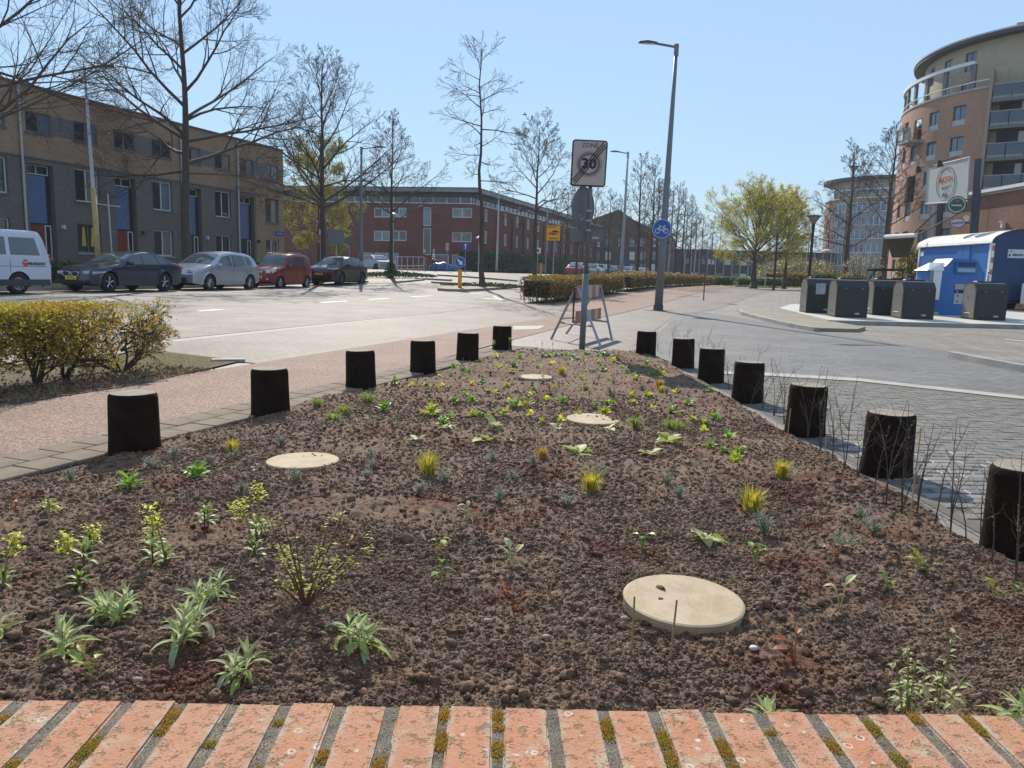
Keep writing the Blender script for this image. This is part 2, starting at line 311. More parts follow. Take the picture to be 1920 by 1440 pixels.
# ================================================================== ground
def ground_grid(s0, s1, ds, t0, t1, dt, off, name, mat, kind='structure', poly=None):
    ns, nt_ = int(round((s1-s0)/ds))+1, int(round((t1-t0)/dt))+1
    mb = MB(); mb.uv = []
    for i in range(ns):
        for j in range(nt_):
            s, t = s0+(s1-s0)*i/(ns-1), t0+(t1-t0)*j/(nt_-1); x, y = xy(s, t)
            mb.v.append((x, y, H(x, y)+off)); mb.uv.append((s, t))
    mb.f = [(i*nt_+j, (i+1)*nt_+j, (i+1)*nt_+j+1, i*nt_+j+1)[::-1] for i in range(ns-1) for j in range(nt_-1)]; mb.mi = [0]*len(mb.f)
    o = mb.build(name, mat); o['kind'] = kind; return o
def sheet(name, poly, off, mat, step=.5, frame='xy', kind='structure', curb=0., parent=None):
    """polygon (x, y) laid on the terrain, `off` above it; curb > 0 adds a vertical edge of that height"""
    bm = bmesh.new(); vs = [bm.verts.new((p[0], p[1], 0)) for p in poly]; bm.faces.new(vs)
    xs = [p[0] for p in poly]; ys = [p[1] for p in poly]
    ss = [st(*p[:2])[0] for p in poly]; ts = [st(*p[:2])[1] for p in poly]
    if step:
        for k in range(int(math.floor(min(ss)/step)), int(math.ceil(max(ss)/step))+1):
            bmesh.ops.bisect_plane(bm, geom=bm.verts[:]+bm.edges[:]+bm.faces[:], plane_co=(U[0]*k*step, U[1]*k*step, 0), plane_no=(U[0], U[1], 0))
        for k in range(int(math.floor(min(ts)/step)), int(math.ceil(max(ts)/step))+1):
            bmesh.ops.bisect_plane(bm, geom=bm.verts[:]+bm.edges[:]+bm.faces[:], plane_co=(-U[1]*k*step, U[0]*k*step, 0), plane_no=(-U[1], U[0], 0))
    bm.normal_update()
    for f in bm.faces:
        if f.normal.z < 0: f.normal_flip()
    if curb:
        be = [e for e in bm.edges if e.is_boundary]
        r = bmesh.ops.extrude_edge_only(bm, edges=be); low = set(v for v in r['geom'] if isinstance(v, bmesh.types.BMVert))
    else: low = set()
    for v in bm.verts:
        v.co.z = H(v.co.x, v.co.y) + (off-curb if v in low else off)
    me = bpy.data.meshes.new(name); bm.normal_update(); bmesh.ops.recalc_face_normals(bm, faces=bm.faces[:]); 
    bm.to_mesh(me); bm.free()
    uvl = me.uv_layers.new(name='UVMap')
    for l in me.loops:
        c = me.vertices[l.vertex_index].co; uvl.data[l.index].uv = (c.x, c.y) if frame == 'xy' else st(c.x, c.y)
    me.materials.append(mat); o = bpy.data.objects.new(name, me); COL.objects.link(o)
    if parent: o.parent = parent
    if kind: o['kind'] = kind
    return o
def P(*st_): return [xy(s, t) for s, t in st_]
# far skirt to the horizon, then the local terrain
mb = MB(); mb.uv = []
def far_h(s, t):
    x, y = xy(s, t); return H(x, y)
g = ground_grid(-14, 150, 1, -40, 44, 1, 0, 'ground', MT['plaza'])
mb = MB(); R0 = 2500
cs = [(-14, -40), (150, -40), (150, 44), (-14, 44)]; outer = [(-300, -700), (1000, -700), (1000, 700), (-300, 700)]
vv = [(*xy(*c), (.0 if c[0] < 0 else .45)-.02) for c in cs]; vo_ = [(*xy(*c), (.0 if c[0] < 0 else .45)-.02) for c in outer]
vv = [(p[0], p[1], z) for p, z in zip(vv, (-.05, .40, .40, -.05))]; vo_ = [(p[0], p[1], z) for p, z in zip(vo_, (-.05, .40, .40, -.05))]
mb.add(vv+vo_, [(0, 4, 5, 1), (1, 5, 6, 2), (2, 6, 7, 3), (3, 7, 4, 0)])
mb.build('ground_far', M('far_ground', (.16,.155,.13), .9, var=.2, scale=.05))['kind'] = 'structure'
sheet('road', P((-14, 8.95), (20, 9.5), (29, 10.2), (60, 13.0), (150, 13.0), (150, 22.6), (-14, 22.6)), .006, MT['asphalt'], 1.0)
sheet('parking_bay', P((-14, 22.6), (39.5, 22.6), (39.5, 25.0), (-14, 25.0)), .010, MT['paver_uv'], 1., 'st')
sheet('clinker_strip', P((8.3, 6.45), (17, 6.5), (24, 6.4), (29.3, 8.6), (29, 10.1), (20, 9.42), (8.3, 8.98)), .012, MT['paver_uv'], .5, 'st')
sheet('cycle_path', P((-8, 4.62), (9.0, 4.64), (14, 4.9), (22, 5.3), (60, 5.2), (140, 5.2), (140, 8.3), (29, 8.5), (24, 6.4), (17, 6.5), (-8, 6.4)), .016, MT['red_path'], .5)
sheet('verge', P((-8, 6.4), (6.2, 6.3), (8.35, 6.75), (8.5, 8.4), (-8, 8.9)), .022, M('verge_soil', (.07,.047,.030), .95, var=.3, scale=6, col2=(.11,.085,.045), fine=.4, bump=.8), .5)
sheet('pavement_clinkers', P((12.6, 2.1), (12.6, 4.5), (14, 4.93), (22, 5.28), (60, 5.18), (120, 5.18), (120, 1.0), (62, 1.0), (44, 2.0), (31, 2.6), (26.6, 3.5), (14.0, 2.6)), .008, MT['plaza2'], 1., 'xy')
# grey aggregate lot right of the bed, widening to the right
lot = [(2.42, 1.2), (2.42, 10.3), (2.2, 13.4), (5.6, 26.4), (6.9, 28.2), (7.4, 26.9), (7.75, 22.0), (7.7, 19.75), (8.0, 18.3), (8.4, 15.2), (8.3, 11.9), (9.0, 9.0), (12, 4.0), (12, 1.2)]
sheet('grey_lot', lot, .004, MT['lot'], .5)
sheet('gutter_band', [(2.6, 10.62), (3.5, 10.55), (4.6, 10.22), (6.0, 8.95), (9.5, 5.6), (9.5, 5.25), (5.9, 8.62), (4.5, 9.9), (3.45, 10.2), (2.6, 10.3)], .012, MT['gutter'], .5)
sheet('clinker_lot', [(2.45, 1.2), (2.45, 10.2), (3.4, 10.15), (4.5, 9.85), (5.85, 8.6), (9.2, 5.1), (9.2, 1.2)], .008, M('sand_joint', (.115,.105,.09), .95, var=.2, scale=5, fine=.4), .5)
# worn sandy strip beside the bed
# kerbs on the right
def ribbon(name, pts, w, off, mat, h):
    L_, R_ = [], []
    for i, p in enumerate(pts):
        a = Vector(pts[max(i-1, 0)]); b = Vector(pts[min(i+1, len(pts)-1)]); d = (b-a).normalized(); n = Vector((-d.y, d.x))
        L_.append(Vector(p)+n*w/2); R_.append(Vector(p)-n*w/2)
    return sheet(name, [tuple(p) for p in L_]+[tuple(p) for p in R_[::-1]], off, mat, 0, curb=h)
ribbon('kerb', [(8.6, 29.5), (8.1, 27.3), (7.85, 24), (7.72, 21.5), (7.75, 19.7)], .14, .11, MT['kerb'], .11)
ribbon('kerb', [(7.79, 13.6), (7.75, 12.4), (7.76, 11.5), (7.9, 9.5)], .14, .11, MT['kerb'], .11)
ribbon('kerb', [xy(s, 25.07) for s in range(-14, 39)], .14, .13, MT['kerb'], .13)
sheet('raised_sand', [(7.83, 19.8), (8.9, 19.9), (9.6, 21.0), (9.6, 23.4), (10.2, 26.5), (8.7, 29.4), (8.2, 27.3), (7.93, 24), (7.8, 21.5)], .09, M('sandy_paving', (.23,.205,.155), .9, var=.2, scale=2, fine=.3), .5, curb=.09)
# bin platform: pale slabs with a kerb
plat = [(9.55, 23.3), (24.0, 23.3), (24.0, 34.0), (12.2, 34.0), (10.5, 30.6)]
sheet('bin_platform', plat, .12, MT['slab'], 1., curb=.12)
ribbon('kerb', [(9.48, 23.22), (24.0, 23.22)], .13, .125, MT['kerb'], .125)
# far pavement along the terrace
sheet('pavement', P((-14, 25.16), (39.5, 25.16), (43.5, 30.9), (43.5, 31.5), (-14, 31.5)), .14, MT['tile'], 1., curb=.14)
sheet('grass_verge', P((-14, 25.6), (24, 25.6), (24, 28.2), (-14, 28.2)), .155, MT['grass'], 1.)
sheet('grass_verge', P((38.5, 25.2), (44, 25.6), (47, 28.5), (42, 29.5)), .05, MT['grass'], 1.)
# side street rising to the crest, in pale clinkers
sheet('side_street', P((39.5, 16.0), (39.5, 25.1), (43.5, 30.5), (52, 42), (80, 42), (80, 26), (62, 22.6), (47, 16.5)), .012, MT['paver_uv'], 1., 'st')
# traffic island with kerb
isl = P((34.2, 15.5), (34.6, 14.8), (36.5, 14.5), (45, 14.5), (47, 15.3), (45, 16.6), (36, 16.6), (34.6, 16.2))
sheet('traffic_island', isl, .13, M('island_paving', (.30,.255,.19), .9, var=.15, scale=3, fine=.2), 1., curb=.13)
for a in (((49, 17.2), (49.4, 17.2), (49.4, 23), (49, 23)), ((44.5, 20.0), (44.9, 20.0), (44.9, 22.4), (44.5, 22.4)), ((40.3, 21.4), (43.8, 21.4), (43.8, 21.65), (40.3, 21.65)), ((41.6, 17.9), (41.9, 17.9), (41.9, 19.9), (41.6, 19.9)), ((52, 10.6), (66, 10.6), (66, 10.9), (52, 10.9)), ((39.4, 23.0), (39.7, 23.0), (39.7, 25.0), (39.4, 25.0))):
    sheet('kerb', P(*a), .12, MT['kerb'], 1., curb=.12)
# paint on the road
def paintbar(a, b, w):
    a, b = Vector(a), Vector(b); d = (b-a).normalized(); n = Vector((-d.y, d.x))*w/2
    sheet('road_marking', [tuple(a-n), tuple(b-n), tuple(b+n), tuple(a+n)], .011, MT['white'], 0)
for (x0, y0), (x1, y1) in (((372, 584), (418, 581)), ((600, 568), (650, 565)), ((690, 562), (730, 560)), ((770, 557), (810, 555)), ((880, 551), (905, 550)), ((925, 556), (940, 563)), ((905, 561), (935, 560))):
    a, b = gp(x0, y0), gp(x1, y1); paintbar(a.xy, b.xy, .12)
a, b = gp(1885, 637), gp(1960, 645); paintbar(a.xy, b.xy, .12)
a = gp(1035, 612.5); b = gp(965, 617)
sheet('crossing_stone', [gp(962, 620).xy[:], gp(1010, 619).xy[:], gp(1022, 612).xy[:], gp(962, 613).xy[:]], .022, MT['gutter'], 0)
# ------------------------------------------------------------------ edge tiles of the bed (left) : parts of the path edging
edge = sheet('bed_edging', P((-2, 4.0), (12.75, 4.0), (12.75, 4.66), (-2, 4.62)), .010, M('joint_sand', (.12,.105,.085), .95, var=.2), .5)
tb = MB(); tb.bbox((0, 0, .015), (.243, .243, .03), .006); tme = tb.data('tile'); tme.materials.append(MT['tile'])
r2 = random.Random(3)
for i in range(52):
    for j in range(2):
        s = -.6+.25*i+(.125 if j else 0); t = 4.245+.25*j
        if s > 12.3: continue
        x, y = xy(s, t); z = H(x, y)
        M_ = Matrix.Translation((x, y, z+.008+r2.uniform(0, .004))) @ Matrix.Rotation(STREET_ROT+r2.uniform(-.01, .01), 4, 'Z') @ Matrix.Rotation(r2.uniform(-.008, .008), 4, 'X')
        inst('tile', tme, edge, M_)
# ------------------------------------------------------------------ clinkers of the lot: nearest 300 singly, the rest joined
lotg = [o for o in COL.objects if o.name.startswith('clinker_lot')][0]
bb = MB(); bb.bbox((0, 0, .012), (.205, .094, .024), .006); bme = bb.data('clinker'); bme.materials.append(MT['clinker'])
bme2 = bb.data('clinker'); bme2.materials.append(M('clinker_dark', (.125,.12,.115), .6, var=.25, scale=7, fine=.5, fscale=170, bump=.7, bscale=140))
bme3 = bb.data('clinker'); bme3.materials.append(M('clinker_brown', (.21,.19,.17), .6, var=.25, scale=7, fine=.5, fscale=170, bump=.7, bscale=140))
cells = []
for j in range(0, 66):
    y = 3.1+.102*j
    for i in range(0, 34):
        x = 2.62+.213*i+(.106 if j % 2 else 0)
        lim = 10.1 if x < 3.4 else (10.1-(x-3.4)*.35 if x < 4.5 else (9.75-(x-4.5)*.95 if x < 5.9 else 8.35-(x-5.9)*1.06))
        if y < lim-.1 and x < .70*y+3.0: cells.append((x, y))
cells.sort(key=lambda c: c[0]**2+c[1]**2)
big = MB()
for k, (x, y) in enumerate(cells):
    z = -.012+r2.uniform(0, .005); ry = r2.uniform(-.02, .02)
    if k < 300: inst('clinker', r2.choice((bme, bme, bme2, bme3)), lotg, Matrix.Translation((x, y, z)) @ Matrix.Rotation(ry, 4, 'Z') @ Matrix.Rotation(r2.uniform(-.012, .012), 4, 'Y'))
    else: big.box((x, y, z+.012), (.203, .093, .024), ry)
o = big.build('clinkers_beyond', MT['clinker'], lotg); o['kind'] = 'stuff'
# ================================================================== bed soil
def vnoise(x, y, seed=0):
    xi = np.floor(x).astype(np.int64); yi = np.floor(y).astype(np.int64); xf = x-xi; yf = y-yi
    def h(a, b):
        n = (a*374761393+b*668265263+seed*982451653) & 0xffffffff; n = ((n ^ (n >> 13))*1274126177) & 0xffffffff; return ((n ^ (n >> 16)) & 0xffff)/65535.
    u = xf*xf*(3-2*xf); v = yf*yf*(3-2*yf)
    return (h(xi, yi)*(1-u)+h(xi+1, yi)*u)*(1-v)+(h(xi, yi+1)*(1-u)+h(xi+1, yi+1)*u)*v
def worley(x, y, seed=0):
    xi = np.floor(x).astype(np.int64); yi = np.floor(y).astype(np.int64); best = np.full(x.shape, 9.)
    for dx in (-1, 0, 1):
        for dy in (-1, 0, 1):
            a, b = xi+dx, yi+dy
            n = (a*374761393+b*668265263+seed*982451653) & 0xffffffff; n = ((n ^ (n >> 13))*1274126177) & 0xffffffff
            px = a+((n >> 3) & 1023)/1023.; py = b+((n >> 14) & 1023)/1023.
            best = np.minimum(best, (x-px)**2+(y-py)**2)
    return np.sqrt(best)
def soil_h(x, y):
    x = np.asarray(x, float); y = np.asarray(y, float)
    z = .030+.040*(vnoise(x*1.1, y*1.1, 1)-.5)+.034*(vnoise(x*3.7, y*3.7, 2)-.5)+.030*(vnoise(x*9, y*9, 3)-.5)
    z += .016*np.maximum(0, .62-worley(x*16, y*16, 4))*(.4+vnoise(x*5, y*5, 9)) + .012*np.maximum(0, .62-worley(x*34, y*34, 5))*(.3+1.2*vnoise(x*3, y*3, 15)) + .010*(vnoise(x*24, y*24, 6)-.5)+.007*(vnoise(x*68, y*68, 7)-.5)+.005*np.abs(vnoise(x*120, y*120, 8)-.5)
    s = x*U[0]+y*U[1]; t = -x*U[1]+y*U[0]
    nz = .16*(vnoise(s*2.3, t*2.3, 31)-.5)+.08*(vnoise(s*7, t*7, 32)-.5)
    e = np.minimum(np.minimum((4.16+nz-t)/.16, (2.36+nz*.6-x)/.18), (12.95-y)/.3); e = np.clip(e, 0, 1)
    return (z+.014)*e+.010-.03*(e <= 0)
def soil_z(x, y): return float(soil_h(np.array([x]), np.array([y]))[0])
NR, NC = 500, 800
ys = np.concatenate([np.linspace(1.12, 2.0, 40, endpoint=False), 1/np.linspace(1/2.0, 1/12.95, NR-40)])
V = []
for y in ys:
    xl = max((.332*y-4.30)/.943, -(.80*y+1.6)); xr = min(2.46, .80*y+1.6)
    V.append(np.stack([np.linspace(xl, xr, NC), np.full(NC, y)], 1))
V = np.concatenate(V); Z = soil_h(V[:, 0], V[:, 1]); V = np.column_stack([V, Z]).astype(np.float32)
idx = np.arange(NR*NC).reshape(NR, NC); Q = np.stack([idx[:-1, :-1], idx[:-1, 1:], idx[1:, 1:], idx[1:, :-1]], -1).reshape(-1, 4)
me = bpy.data.meshes.new('soil'); me.vertices.add(len(V)); me.vertices.foreach_set('co', V.ravel()); me.loops.add(Q.size); me.loops.foreach_set('vertex_index', Q.ravel().astype(np.int32))
me.polygons.add(len(Q)); me.polygons.foreach_set('loop_start', np.arange(0, Q.size, 4, dtype=np.int32)); me.polygons.foreach_set('loop_total', np.full(len(Q), 4, dtype=np.int32)); me.update(); me.validate()
def MSoil():
    m = bpy.data.materials.new('garden_soil'); m.use_nodes = True; N = m.node_tree.nodes; L = m.node_tree.links; b = N['Principled BSDF']; b.inputs['Roughness'].default_value = .92; b.inputs['Specular IOR Level'].default_value = .25
    tc = N.new('ShaderNodeNewGeometry')
    def noise(sc, de=5, ro=.6):
        n = N.new('ShaderNodeTexNoise'); n.inputs['Scale'].default_value = sc; n.inputs['Detail'].default_value = de; n.inputs['Roughness'].default_value = ro; L.new(tc.outputs['Position'], n.inputs['Vector']); return n.outputs[0]
    def ramp(src, a, b_):
        r = N.new('ShaderNodeMapRange'); r.inputs[1].default_value = a; r.inputs[2].default_value = b_; L.new(src, r.inputs[0]); return r.outputs[0]
    def mix(f, a, c):
        x = N.new('ShaderNodeMix'); x.data_type = 'RGBA'; L.new(f, x.inputs[0])
        for i, q in ((6, a), (7, c)):
            if isinstance(q, tuple): x.inputs[i].default_value = (*q, 1)
            else: L.new(q, x.inputs[i])
        return x.outputs[2]
    base = mix(ramp(noise(22), .35, .65), (.082,.050,.033), (.20,.128,.086))
    base = mix(ramp(noise(140, 3), .52, .72), base, (.36,.255,.17))
    pe = N.new('ShaderNodeMath'); pe.operation = 'MULTIPLY'; L.new(ramp(noise(1.7, 4, .65), .53, .62), pe.inputs[0]); pe.inputs[1].default_value = .75
    base = mix(pe.outputs[0], base, (.12,.045,.026))
    L.new(base, b.inputs['Base Color'])
    n3 = noise(260, 4); bp = N.new('ShaderNodeBump'); bp.inputs['Strength'].default_value = 1.; bp.inputs['Distance'].default_value = .003; L.new(n3, bp.inputs['Height']); L.new(bp.outputs[0], b.inputs['Normal'])
    return m
MT['soil'] = MSoil(); me.materials.append(MT['soil'])
me.polygons.foreach_set('use_smooth', [True]*len(me.polygons))
at1 = me.attributes.new('dens', 'FLOAT', 'POINT'); yy = V[:, 1]; patch = np.clip(1.9*vnoise(V[:, 0]*2.1, yy*2.1, 41)-.15, .12, 1.5)
lumpy = np.clip((yy-1.75)/.1, 0, 1)*np.clip((8.5-yy)/2, 0, 1)*patch*(V[:, 2] > .012)
at1.data.foreach_set('value', (42000/np.maximum(yy, 1.9)**1.75*lumpy).astype(np.float32))
at2 = me.attributes.new('siz', 'FLOAT', 'POINT'); at2.data.foreach_set('value', (np.clip(.75+.16*yy, 1, 1.8)*(.7+.6*vnoise(V[:, 0]*3.3, yy*3.3, 42))).astype(np.float32))
so_ = bpy.data.objects.new('bed_soil', me); COL.objects.link(so_); so_['kind'] = 'structure'
# clods lying on it
def ico(sub):
    bm = bmesh.new(); bmesh.ops.create_icosphere(bm, subdivisions=sub, radius=1); v = np.array([q.co[:] for q in bm.verts]); f = np.array([[q.index for q in g_.verts] for g_ in bm.faces]); bm.free(); return v, f
rg = np.random.RandomState(5)
def clods(n, sub, ymin, ymax, rmin, rmax):
    v0, f0 = ico(sub); yv = 1/rg.uniform(1/ymax, 1/ymin, n); xl = np.maximum((.332*yv-4.0)/.943, -(.78*yv+.3)); xr = np.minimum(2.3, .78*yv+.3); xv = xl+(xr-xl)*rg.rand(n)
    r = rmin+(rmax-rmin)*rg.rand(n)**3; r = r*(.7+.5*vnoise(xv*2.5, yv*2.5, 12)); z = soil_h(xv, yv)
    var = [v0*(1+.30*rg.randn(len(v0), 1)).clip(.45, 1.5) for _ in range(14)]
    VV = np.empty((n, len(v0), 3), np.float32)
    for i in range(n):
        a = rg.rand()*6.28; c, s = math.cos(a), math.sin(a); w = var[rg.randint(14)]*np.array([rg.uniform(.7, 1.2), rg.uniform(.7, 1.2), rg.uniform(.55, .95)])*r[i]
        VV[i, :, 0] = w[:, 0]*c-w[:, 1]*s+xv[i]; VV[i, :, 1] = w[:, 0]*s+w[:, 1]*c+yv[i]; VV[i, :, 2] = w[:, 2]+z[i]+r[i]*.25
    FF = (f0[None]+(np.arange(n)*len(v0))[:, None, None]).reshape(-1, 3); return VV.reshape(-1, 3), FF
A = clods(2600, 2, 1.9, 4.2, .005, .017); B_ = clods(12000, 1, 4.0, 12.7, .005, .017)
D2 = clods(500, 2, 1.9, 4.6, .014, .024); V = np.concatenate([A[0], B_[0], D2[0]]); Fc = np.concatenate([A[1], B_[1]+len(A[0]), D2[1]+len(A[0])+len(B_[0])]).astype(np.int32)
me = bpy.data.meshes.new('clods'); me.vertices.add(len(V)); me.vertices.foreach_set('co', V.ravel().astype(np.float32)); me.loops.add(Fc.size); me.loops.foreach_set('vertex_index', Fc.ravel())
me.polygons.add(len(Fc)); me.polygons.foreach_set('loop_start', np.arange(0, Fc.size, 3, dtype=np.int32)); me.polygons.foreach_set('loop_total', np.full(len(Fc), 3, dtype=np.int32)); me.update()
me.materials.append(MT['soil']); me.polygons.foreach_set('use_smooth', [True]*len(me.polygons)); oc = bpy.data.objects.new('soil_clods', me); COL.objects.link(oc)
tag(oc, 'loose dark brown soil clods scattered all over the planting bed', 'soil clods', kind='stuff')
# fine crumbs: geometry-node instances of one irregular crumb, random size and turn
gt = bpy.data.node_groups.new('soil_crumbs', 'GeometryNodeTree'); gt.interface.new_socket('Geometry', in_out='INPUT', socket_type='NodeSocketGeometry'); gt.interface.new_socket('Geometry', in_out='OUTPUT', socket_type='NodeSocketGeometry')
gn = gt.nodes; gl = gt.links; gi = gn.new('NodeGroupInput'); go = gn.new('NodeGroupOutput'); dp = gn.new('GeometryNodeDistributePointsOnFaces'); gl.new(gi.outputs[0], dp.inputs['Mesh'])
def nattr(nm): a = gn.new('GeometryNodeInputNamedAttribute'); a.data_type = 'FLOAT'; a.inputs['Name'].default_value = nm; return a.outputs['Attribute']
gl.new(nattr('dens'), dp.inputs['Density']); ic = gn.new('GeometryNodeMeshIcoSphere'); ic.inputs['Radius'].default_value = .0043; ic.inputs['Subdivisions'].default_value = 2
spn = gn.new('GeometryNodeSetPosition'); gl.new(ic.outputs['Mesh'], spn.inputs['Geometry']); nz_ = gn.new('ShaderNodeTexNoise'); nz_.inputs['Scale'].default_value = 190; nz_.inputs['Detail'].default_value = 3
vm = gn.new('ShaderNodeVectorMath'); vm.operation = 'SUBTRACT'; vm.inputs[1].default_value = (.5, .5, .5); gl.new(nz_.outputs['Color'], vm.inputs[0]); vs_ = gn.new('ShaderNodeVectorMath'); vs_.operation = 'SCALE'; vs_.inputs['Scale'].default_value = .0078; gl.new(vm.outputs[0], vs_.inputs[0]); gl.new(vs_.outputs[0], spn.inputs['Offset'])
smt = gn.new('GeometryNodeSetMaterial'); smt.inputs['Material'].default_value = MT['soil']; gl.new(spn.outputs[0], smt.inputs[0])
ip = gn.new('GeometryNodeInstanceOnPoints'); gl.new(dp.outputs['Points'], ip.inputs['Points']); gl.new(smt.outputs[0], ip.inputs['Instance'])
rv = gn.new('FunctionNodeRandomValue'); rv.data_type = 'FLOAT_VECTOR'; rv.inputs[0].default_value = (0, 0, 0); rv.inputs[1].default_value = (6.28, 6.28, 6.28); gl.new(rv.outputs[0], ip.inputs['Rotation'])
rs = gn.new('FunctionNodeRandomValue'); rs.data_type = 'FLOAT'; rs.inputs[2].default_value = 0; rs.inputs[3].default_value = 1; rs.inputs['Seed'].default_value = 5; pw = gn.new('ShaderNodeMath'); pw.operation = 'POWER'; gl.new(rs.outputs[1], pw.inputs[0]); pw.inputs[1].default_value = 2.2
mr = gn.new('ShaderNodeMath'); mr.operation = 'MULTIPLY_ADD'; gl.new(pw.outputs[0], mr.inputs[0]); mr.inputs[1].default_value = 1.5; mr.inputs[2].default_value = .45; mm_ = gn.new('ShaderNodeMath'); mm_.operation = 'MULTIPLY'; gl.new(mr.outputs[0], mm_.inputs[0]); gl.new(nattr('siz'), mm_.inputs[1]); gl.new(mm_.outputs[0], ip.inputs['Scale'])
gl.new(ip.outputs[0], go.inputs[0]); oc2 = bpy.data.objects.new('soil_crumbs', so_.data); COL.objects.link(oc2); oc2.modifiers.new('crumbs', 'NODES').node_group = gt
tag(oc2, 'fine crumbly earth covering the nearer half of the planting bed', 'soil crumbs', kind='stuff')
# ================================================================== brick wall in the foreground
def MWall():
    m = bpy.data.materials.new('worn_orange_brick'); m.use_nodes = True; N = m.node_tree.nodes; L = m.node_tree.links; b = N['Principled BSDF']; b.inputs['Roughness'].default_value = .85; b.inputs['Specular IOR Level'].default_value = .3
    tc = N.new('ShaderNodeTexCoord'); oi = N.new('ShaderNodeObjectInfo'); ad = N.new('ShaderNodeVectorMath'); ad.operation = 'ADD'; L.new(tc.outputs['Object'], ad.inputs[0]); L.new(oi.outputs['Location'], ad.inputs[1]); src = ad.outputs[0]
    def noise(sc, de=5, ro=.6):
        n = N.new('ShaderNodeTexNoise'); n.inputs['Scale'].default_value = sc; n.inputs['Detail'].default_value = de; n.inputs['Roughness'].default_value = ro; L.new(src, n.inputs['Vector']); return n.outputs[0]
    def ramp(s_, a, b_):
        r = N.new('ShaderNodeMapRange'); r.inputs[1].default_value = a; r.inputs[2].default_value = b_; L.new(s_, r.inputs[0]); return r.outputs[0]
    def mix(f, a, c):
        x = N.new('ShaderNodeMix'); x.data_type = 'RGBA'; L.new(f, x.inputs[0])
        for i, q in ((6, a), (7, c)):
            if isinstance(q, tuple): x.inputs[i].default_value = (*q, 1)
            else: L.new(q, x.inputs[i])
        return x.outputs[2]
    base = mix(ramp(noise(11, 6), .35, .65), (.42,.185,.10), (.46,.245,.155))
    rr = mix(oi.outputs['Random'], (.46,.19,.095), (.40,.235,.16)); mxx = N.new('ShaderNodeMix'); mxx.data_type = 'RGBA'; mxx.inputs[0].default_value = .35; L.new(base, mxx.inputs[6]); L.new(rr, mxx.inputs[7]); base = mxx.outputs[2]
    base = mix(ramp(noise(16, 5), .55, .66), base, (.42,.31,.21))
    base = mix(ramp(noise(55, 4, .7), .57, .63), base, (.27,.17,.10))
    base = mix(ramp(noise(95, 3, .6), .62, .66), base, (.26,.15,.05))
    base = mix(ramp(noise(32, 5, .55), .68, .71), base, (.56,.52,.46))
    sxyz = N.new('ShaderNodeSeparateXYZ'); L.new(tc.outputs['Object'], sxyz.inputs[0]); ab = N.new('ShaderNodeMath'); ab.operation = 'ABSOLUTE'; L.new(sxyz.outputs[0], ab.inputs[0])
    ed = N.new('ShaderNodeMath'); ed.operation = 'MULTIPLY'; L.new(ramp(ab.outputs[0], .019, .031), ed.inputs[0]); L.new(ramp(noise(28, 5), .38, .58), ed.inputs[1]); base = mix(ed.outputs[0], base, (.40,.335,.26))
    v2 = N.new('ShaderNodeTexVoronoi'); v2.inputs['Scale'].default_value = 150; L.new(src, v2.inputs['Vector']); pg = N.new('ShaderNodeMath'); pg.operation = 'MULTIPLY'; L.new(ramp(v2.outputs['Distance'], .42, .25), pg.inputs[0]); L.new(ramp(noise(34, 3), .50, .60), pg.inputs[1]); base = mix(pg.outputs[0], base, (.23,.12,.06))
    # lichen rings
    vo = N.new('ShaderNodeTexVoronoi'); vo.inputs['Scale'].default_value = 26; L.new(src, vo.inputs['Vector'])
    rc = N.new('ShaderNodeValToRGB'); e = rc.color_ramp.elements; e[0].position = .0; e[0].color = (.0, .0, .0, 1); e[1].position = .10; e[1].color = (0, 0, 0, 1)
    for p_, c_ in ((.12, .8), (.15, .8), (.18, 0)): q = e.new(p_); q.color = (c_, c_, c_, 1)
    nd = N.new('ShaderNodeMath'); nd.operation = 'ADD'; ng = N.new('ShaderNodeMath'); ng.operation = 'MULTIPLY'; ng.inputs[1].default_value = .12; L.new(noise(60, 3), ng.inputs[0]); L.new(vo.outputs['Distance'], nd.inputs[0]); L.new(ng.outputs[0], nd.inputs[1])
    ns = N.new('ShaderNodeMath'); ns.operation = 'SUBTRACT'; L.new(nd.outputs[0], ns.inputs[0]); ns.inputs[1].default_value = .06; L.new(ns.outputs[0], rc.inputs[0])
    gate = N.new('ShaderNodeMath'); gate.operation = 'MULTIPLY'; L.new(ramp(noise(9, 2), .45, .55), gate.inputs[0]); L.new(rc.outputs[0], gate.inputs[1])
    base = mix(gate.outputs[0], base, (.60,.57,.50))
    L.new(base, b.inputs['Base Color'])
    hb = N.new('ShaderNodeMath'); hb.operation = 'SUBTRACT'; L.new(noise(200, 4), hb.inputs[0]); pit = ramp(noise(55, 4, .7), .57, .63); L.new(pit, hb.inputs[1])
    bp = N.new('ShaderNodeBump'); bp.inputs['Strength'].default_value = .8; bp.inputs['Distance'].default_value = .0025; L.new(hb.outputs[0], bp.inputs['Height']); L.new(bp.outputs[0], b.inputs['Normal'])
    return m
MT['wallbrick'] = MWall()
MT['mortar'] = M('weathered_mortar', (.185,.155,.115), .95, var=.35, scale=45, fine=.6, fscale=350, bump=.6, bscale=250, col2=(.075,.065,.05))
MT['moss'] = M('orange_green_moss', (.50,.25,.045), .9, var=.3, scale=60, col2=(.28,.27,.07), fine=.3, fscale=400, trans=.5)
ZW = .623; YW = 1.093
wall = thing('brick_wall', 'low garden wall of worn orange-pink bricks on edge with mossy joints, in front of the bed', 'brick wall', (0, 1.0, 0)); 
mb = MB(); mb.box((0, YW-.107, (ZW-.003)/2), (6.6, .208, ZW-.003)); mb.build('mortar_bed', MT['mortar'], wall, world=True)
